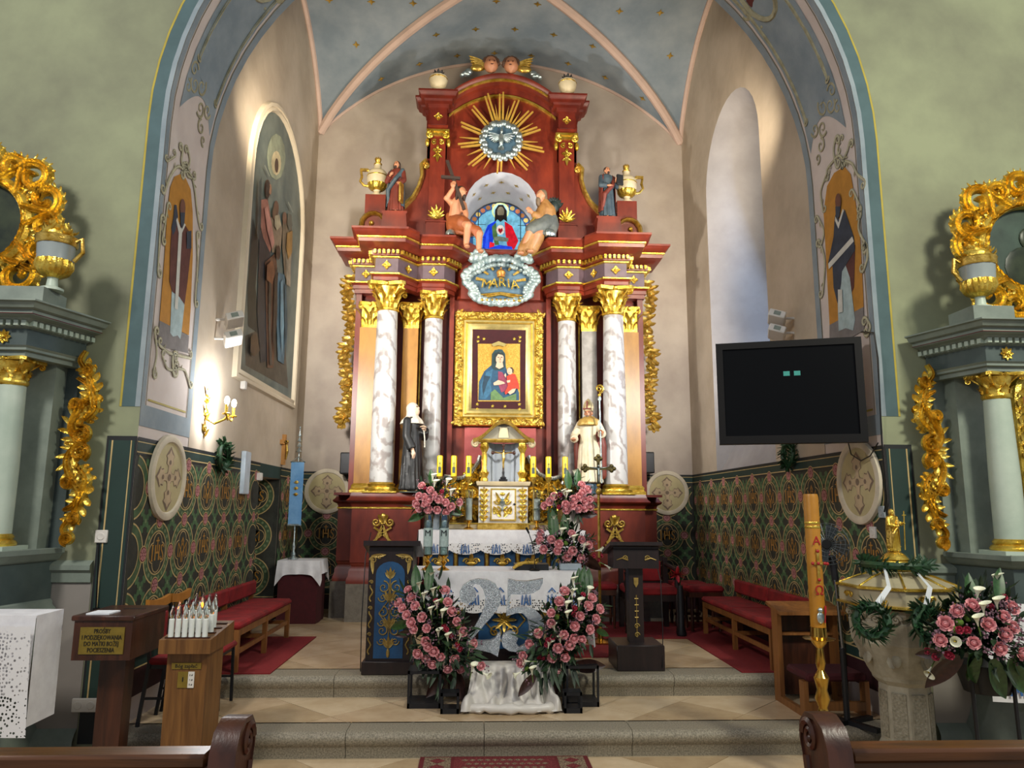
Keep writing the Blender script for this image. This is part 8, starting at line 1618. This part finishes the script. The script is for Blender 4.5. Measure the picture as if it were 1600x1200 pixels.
# ---- paschal candle ----
p = py(1279, 985, 4.55); PA = thing('paschal_candle', 'tall ochre paschal candle with red letters on a gilt stand', 'candle', (p.x, 4.55, 0)); z0 = p.z; z1 = py(1270, 772, 4.55).z
m = MB(); m.lathe([(.15, 0), (.15, .03), (.1, .06), (.05, .09), (.04, .15), (.055, .2), (.03, .24), (.04, .3), (.06, .36), (.035, .42), (.025, .45), (.045, .5), (.03, .55), (.045, .62), (.02, .66), (.03, .7), (.02, z0-.1), (.045, z0-.07), (.05, z0-.05)], n=20); obj('gilt_stand', m, brass, PA)
m = MB(); m.lathe([(.09, z0-.05), (.095, z0-.045), (.05, z0-.035), (.046, z0+.02), (.05, z0+.022)], n=20); obj('drip_pan', m, brass, PA)
m = MB(); m.lathe([(.045, z0-.03), (.045, z1-.02), (.04, z1), (0, z1-.005)], n=24); cn = obj('candle', m, mat('ochre_wax', '#a06a14', .4, 0, .1, 6, col2='#b57c1e'), PA)
for z in (z1-.21, z1-.185): m = MB(); m.lathe([(.0455, z), (.047, z+.004), (.047, z+.012), (.0455, z+.016)], n=24); obj('gold_band', m, gold, cn)
rl = mat('red_wax', '#a01c1c', .4, 0, .1, 10)
for tx, z, sz in (('A', z1-.285, .075), ('2', z1-.36, .05), ('0', z1-.41, .05), ('Ω', z1-.58, .075)): m = MB(); m.txt(tx, sz, Matrix.Translation((0, -.0465, z)) @ Matrix.Rotation(PI/2, 4, 'X'), .0015); obj('red_letter', m, rl, cn, smooth=0)
m = MB(); m.box(-.008, .008, -.052, -.044, z1-.53, z1-.33); m.box(-.035, .035, -.05, -.042, z1-.425, z1-.41); obj('red_cross', m, gold2, cn)
for dx, dz in ((0, -.345), (-.035, -.418), (.0, -.418), (.04, -.418), (0, -.515), (.055, -.42)): m = MB(); m.ell((dx, -.053, z1+dz), .0105, 7, 5); obj('red_bead', m, rl, cn)
m = MB(); m.ell((-.005, -.05, z0+.08), (.022, .008, .035)); m.ell((-.005, -.052, z0+.125), .016); obj('relief_lamb', m, silver, cn); m = MB(); m.tube([(.022, -.047, z0+.05), (.03, -.047, z0+.14)], .004, 5); m.prism([(.02, -.05, z0+.1), (.034, -.05, z0+.11), (.034, -.05, z0+.15), (.024, -.05, z0+.15)], (0, .004, 0)); obj('relief_banner', m, rl, cn)
# ---- baptismal font ----
fx = py(1408, 1000, 4.78).x; FO = thing('baptismal_font', 'octagonal carved stone baptismal font with cream and gold lid', 'font', (fx, 4.78, 0)); zz = lambda y: py(1408, y, 4.6).z
fst = mat('font_stone', '#8b8574', .75, 0, .12, 14, .3, 40, col2='#a09a88')
def octa(m, prof, rot=PI/8, mi=0): m.rings([[(r*cos(rot+PI/4*j), r*sin(rot+PI/4*j), z) for j in range(8)] for r, z in prof], mi)
zs0, zs1, zb1, zl0, zl1, zl2 = .1, zz(1062), py(1408, 958, 4.48).z, py(1408, 953, 4.44).z, py(1408, 924, 4.44).z, py(1408, 900, 4.7).z
m = MB(); octa(m, [(.3, 0), (.3, .05), (.27, .07), (.26, .1), (.22, .13)]); obj('foot', m, fst, FO, smooth=20)
m = MB(); octa(m, [(.2, .12), (.155, .2), (.15, zs1-.06), (.18, zs1-.03), (.19, zs1)]); obj('stem', m, fst, FO, smooth=20)
for i in range(8):
    a = PI/4*i; m = MB(); m.box(-.042, .042, -.004, .004, .22, zs1-.1); st_ = obj('carved_panel', m, mat('font_carving', '#77715f', .8, 0, .4, 60, 1, 70, col2='#9a9482'), FO, loc=(.143*cos(a), .143*sin(a), 0), rot=(0, 0, a+PI/2))
m = MB(); octa(m, [(.19, zs1-.005), (.21, zs1+.03), (.25, zs1+.12), (.29, zs1+.2), (.3, zb1-.08), (.28, zb1-.06), (.3, zb1-.03), (.3, zb1)]); obj('bowl', m, fst, FO, smooth=20)
for i in range(8):
    a = PI/4*i; rr = .26; m = MB(); m.spiral((0, -.01, .03), .035, 1.2, .011, (1, 0, 0), (0, 0, 1), 0, 0, 6, .8, 1); m.leaf((0, 0, -.08), (.2, -.1, 1), (0, -1, 0), .14, .08, .25, 5, 0, 2); m.ell((.03, -.005, -.02), (.03, .02, .06)); obj('relief_figure', m, fst, FO, loc=((rr-.045)*cos(a), (rr-.045)*sin(a), zs1+.14), rot=(rad(-18), 0, a+PI/2))
    for q in (-1, 1): m = MB(); m.spiral((q*.06, 0, 0), .03, 1.3, .01, (q, 0, 0), (0, 0, 1), 0, 0, 6, .85, 1); obj('volute', m, fst, FO, loc=(.29*cos(a), .29*sin(a), zb1-.05), rot=(0, 0, a+PI/2))
lidm = mat('font_lid_cream', '#a39a7e', .5, 0, .08, 8); m = MB(); octa(m, [(.345, zl0+.0), (.345, zl1)]); lo_ = obj('lid_drum', m, lidm, FO, smooth=20)
for z in (zl0, zl1): m = MB(); octa(m, [(.345, z-.008), (.365, z-.004), (.365, z+.008), (.345, z+.012)]); obj('gilt_moulding', m, gold, lo_, smooth=20)
for i in range(8):
    a = PI/4*i; m = MB()
    if i % 2: m.tube([(0, 0, .03), (0, 0, -.03)], .006, 5); m.tube([(-.025, 0, -.01), (-.015, 0, -.03), (0, 0, -.036), (.015, 0, -.03), (.025, 0, -.01)], .005, 5); m.tube([(-.015, 0, .015), (.015, 0, .015)], .005, 5); m.ell((0, 0, .035), .008)
    else:
        for q in (-1, 1): m.spiral((q*.03, 0, 0), .02, 1.3, .006, (q, 0, 0), (0, 0, 1), 0, 0, 5, .8, 1); m.ell((q*.01, 0, .012), .012)
    obj('gilt_emblem', m, gold, lo_, loc=(.322*cos(a), .322*sin(a), (zl0+zl1)/2), rot=(0, 0, a+PI/2))
m = MB(); octa(m, [(.34, zl1+.01), (.22, zl2-.01), (.12, zl2+.02), (.08, zl2+.03)]); obj('lid_roof', m, lidm, FO, smooth=20)
for i in range(8): a = PI/8+PI/4*i; m = MB(); m.tube([(.34*cos(a), .34*sin(a), zl1+.012), (.22*cos(a), .22*sin(a), zl2-.005), (.12*cos(a), .12*sin(a), zl2+.02)], .007, 5); obj('gilt_rib', m, gold, FO)
zg = zl2+.03; ht = py(1400, 795, 4.78).z-zg
m = MB(); m.lathe([(.1, 0), (.105, .02), (.08, .04), (.075, .06), (.085, .07), (.06, .1), (.04, .115)], (0, 0, zg), 20); obj('gilt_pedestal', m, gold, FO)
GF = saint('gilt_saint_figure', 'small gilt figure with a cross staff on the font lid', (fx, 4.78, zg+.116), rad(20), ht-.116, gold, [((-.12, 0, .78), (-.17, -.05, .62), (-.06, -.14, .6), (1, -.3, 0)), ((.12, 0, .78), (.18, -.04, .64), (.16, -.14, .66), (0, -1, .2))], gold2, gold2, True, sk=gold)
hg = ht-.116; m = MB(); m.tube([(.16*hg, -.17*hg, .05*hg), (.2*hg, -.18*hg, .95*hg)], .004, 5); m.tube([(.14*hg, -.18*hg, .85*hg), (.25*hg, -.18*hg, .85*hg)], .004, 5); obj('staff', m, gold, GF)
random.seed(6)
wreath('wreath', 'green wreath laid round the gilt figure on the font lid', (fx, 4.78, zl2+.066), .185, (0, 0, 0), seed=5, th=.035)
for x, y, lab in ((1362, 970, 'green wreath hanging at the left corner of the font bowl'), (1450, 974, 'green wreath hanging at the right of the font bowl')):
    p = py(x, y, 4.35); wreath('wreath', lab, p, .085, (rad(80), 0, rad(-20 if x < 1400 else 15)), seed=x, th=.035)
rbm = mat('white_ribbon', '#d5d9dc', .45, 0, .04, 6)
for a, b, lab in (((1383, 896), (1366, 950), 'white ribbon holding the left font wreath'), ((1428, 900), (1445, 955), 'white ribbon holding the right font wreath')):
    p, q = py(*a, 4.66), py(*b, 4.36); p.z = zl2+.05; md = p.lerp(q, .55); md.y = 4.385; md.z = max(md.z, zl1+.03); m = MB(); m.ribbon([p, md, q], .035, .003, (0, -1, .3)); single('ribbon', m, rbm, lab, 'ribbon')
# ---- flower stand at the right ----
z9 = lambda x, y: (1380+x/2.86, 780+y/2.86); p = py(1560, 1050, 4.25)
t, P, c0 = arrangement('rose_arrangement', 'pink rose and calla arrangement on a stand at the right edge', (p.x, 4.3, 0), z9, 4.3, .2, (450, 600), (280, 190),
    [(330, 500), (278, 555), (255, 630), (400, 475), (405, 642), (540, 525), (575, 485), (580, 572), (545, 605), (522, 668), (620, 690), (470, 560)], [(505, 385), (418, 450), (510, 490), (450, 512), (425, 568), (330, 635, (-.7, -.6, .1)), (215, 750, (-.8, -.5, -.6))], [(378, 530), (312, 580), (340, 550)], [(340, 585), (375, 585), (290, 695), (200, 680), (235, 705), (480, 480), (300, 700), (515, 405), (540, 435)],
    [(400, 480, 370, 335), (510, 450, 510, 310), (390, 690, 400, 810), (480, 720, 530, 880), (560, 720, 620, 860), (590, 700, 640, 800), (420, 700, 370, 800)], [(340, 700, 180, 830), (260, 690, 145, 690)], .036, 8, 420, 160, 4)
for x in (1521, 1586): q = py(x, 1070, 4.3); m = MB(); m.tube([(q.x, 4.3, 0), (q.x-.01, 4.3, py(x, 1030, 4.3).z)], .012, 6); obj('stand_leg', m, black, t, world=True)
q = py(1553, 1040, 4.32); m = MB(); m.lathe([(.12, q.z-.16), (.16, q.z-.02), (.16, q.z)], (q.x, 4.4, 0), 16); obj('pot', m, black, t, world=True)
LR = thing('side_altar_cloth', 'white lace cloth hanging from the right side altar table', 'tablecloth', (3.2, 4.55, 0)); m = MB(); zr = py(1570, 1050, 4.55).z; xa = py(1548, 1060, 4.55).x; m.rings([[(xa+(4.2-xa)*i/12, 4.55-.01*sin(i), z+(.05*(1-i/12) if z < zr-.2 else 0)) for i in range(13)] for z in (zr+.4, zr, zr-.22)], 0, cap=False, closed=False); obj('cloth', m, linen, LR, world=True)
for k_ in range(3): m = MB(); motif(m, (xa+.15+.15*k_, 4.53, zr-.08), .09); obj('embroidered_motif', m, mblu, LR, world=True)
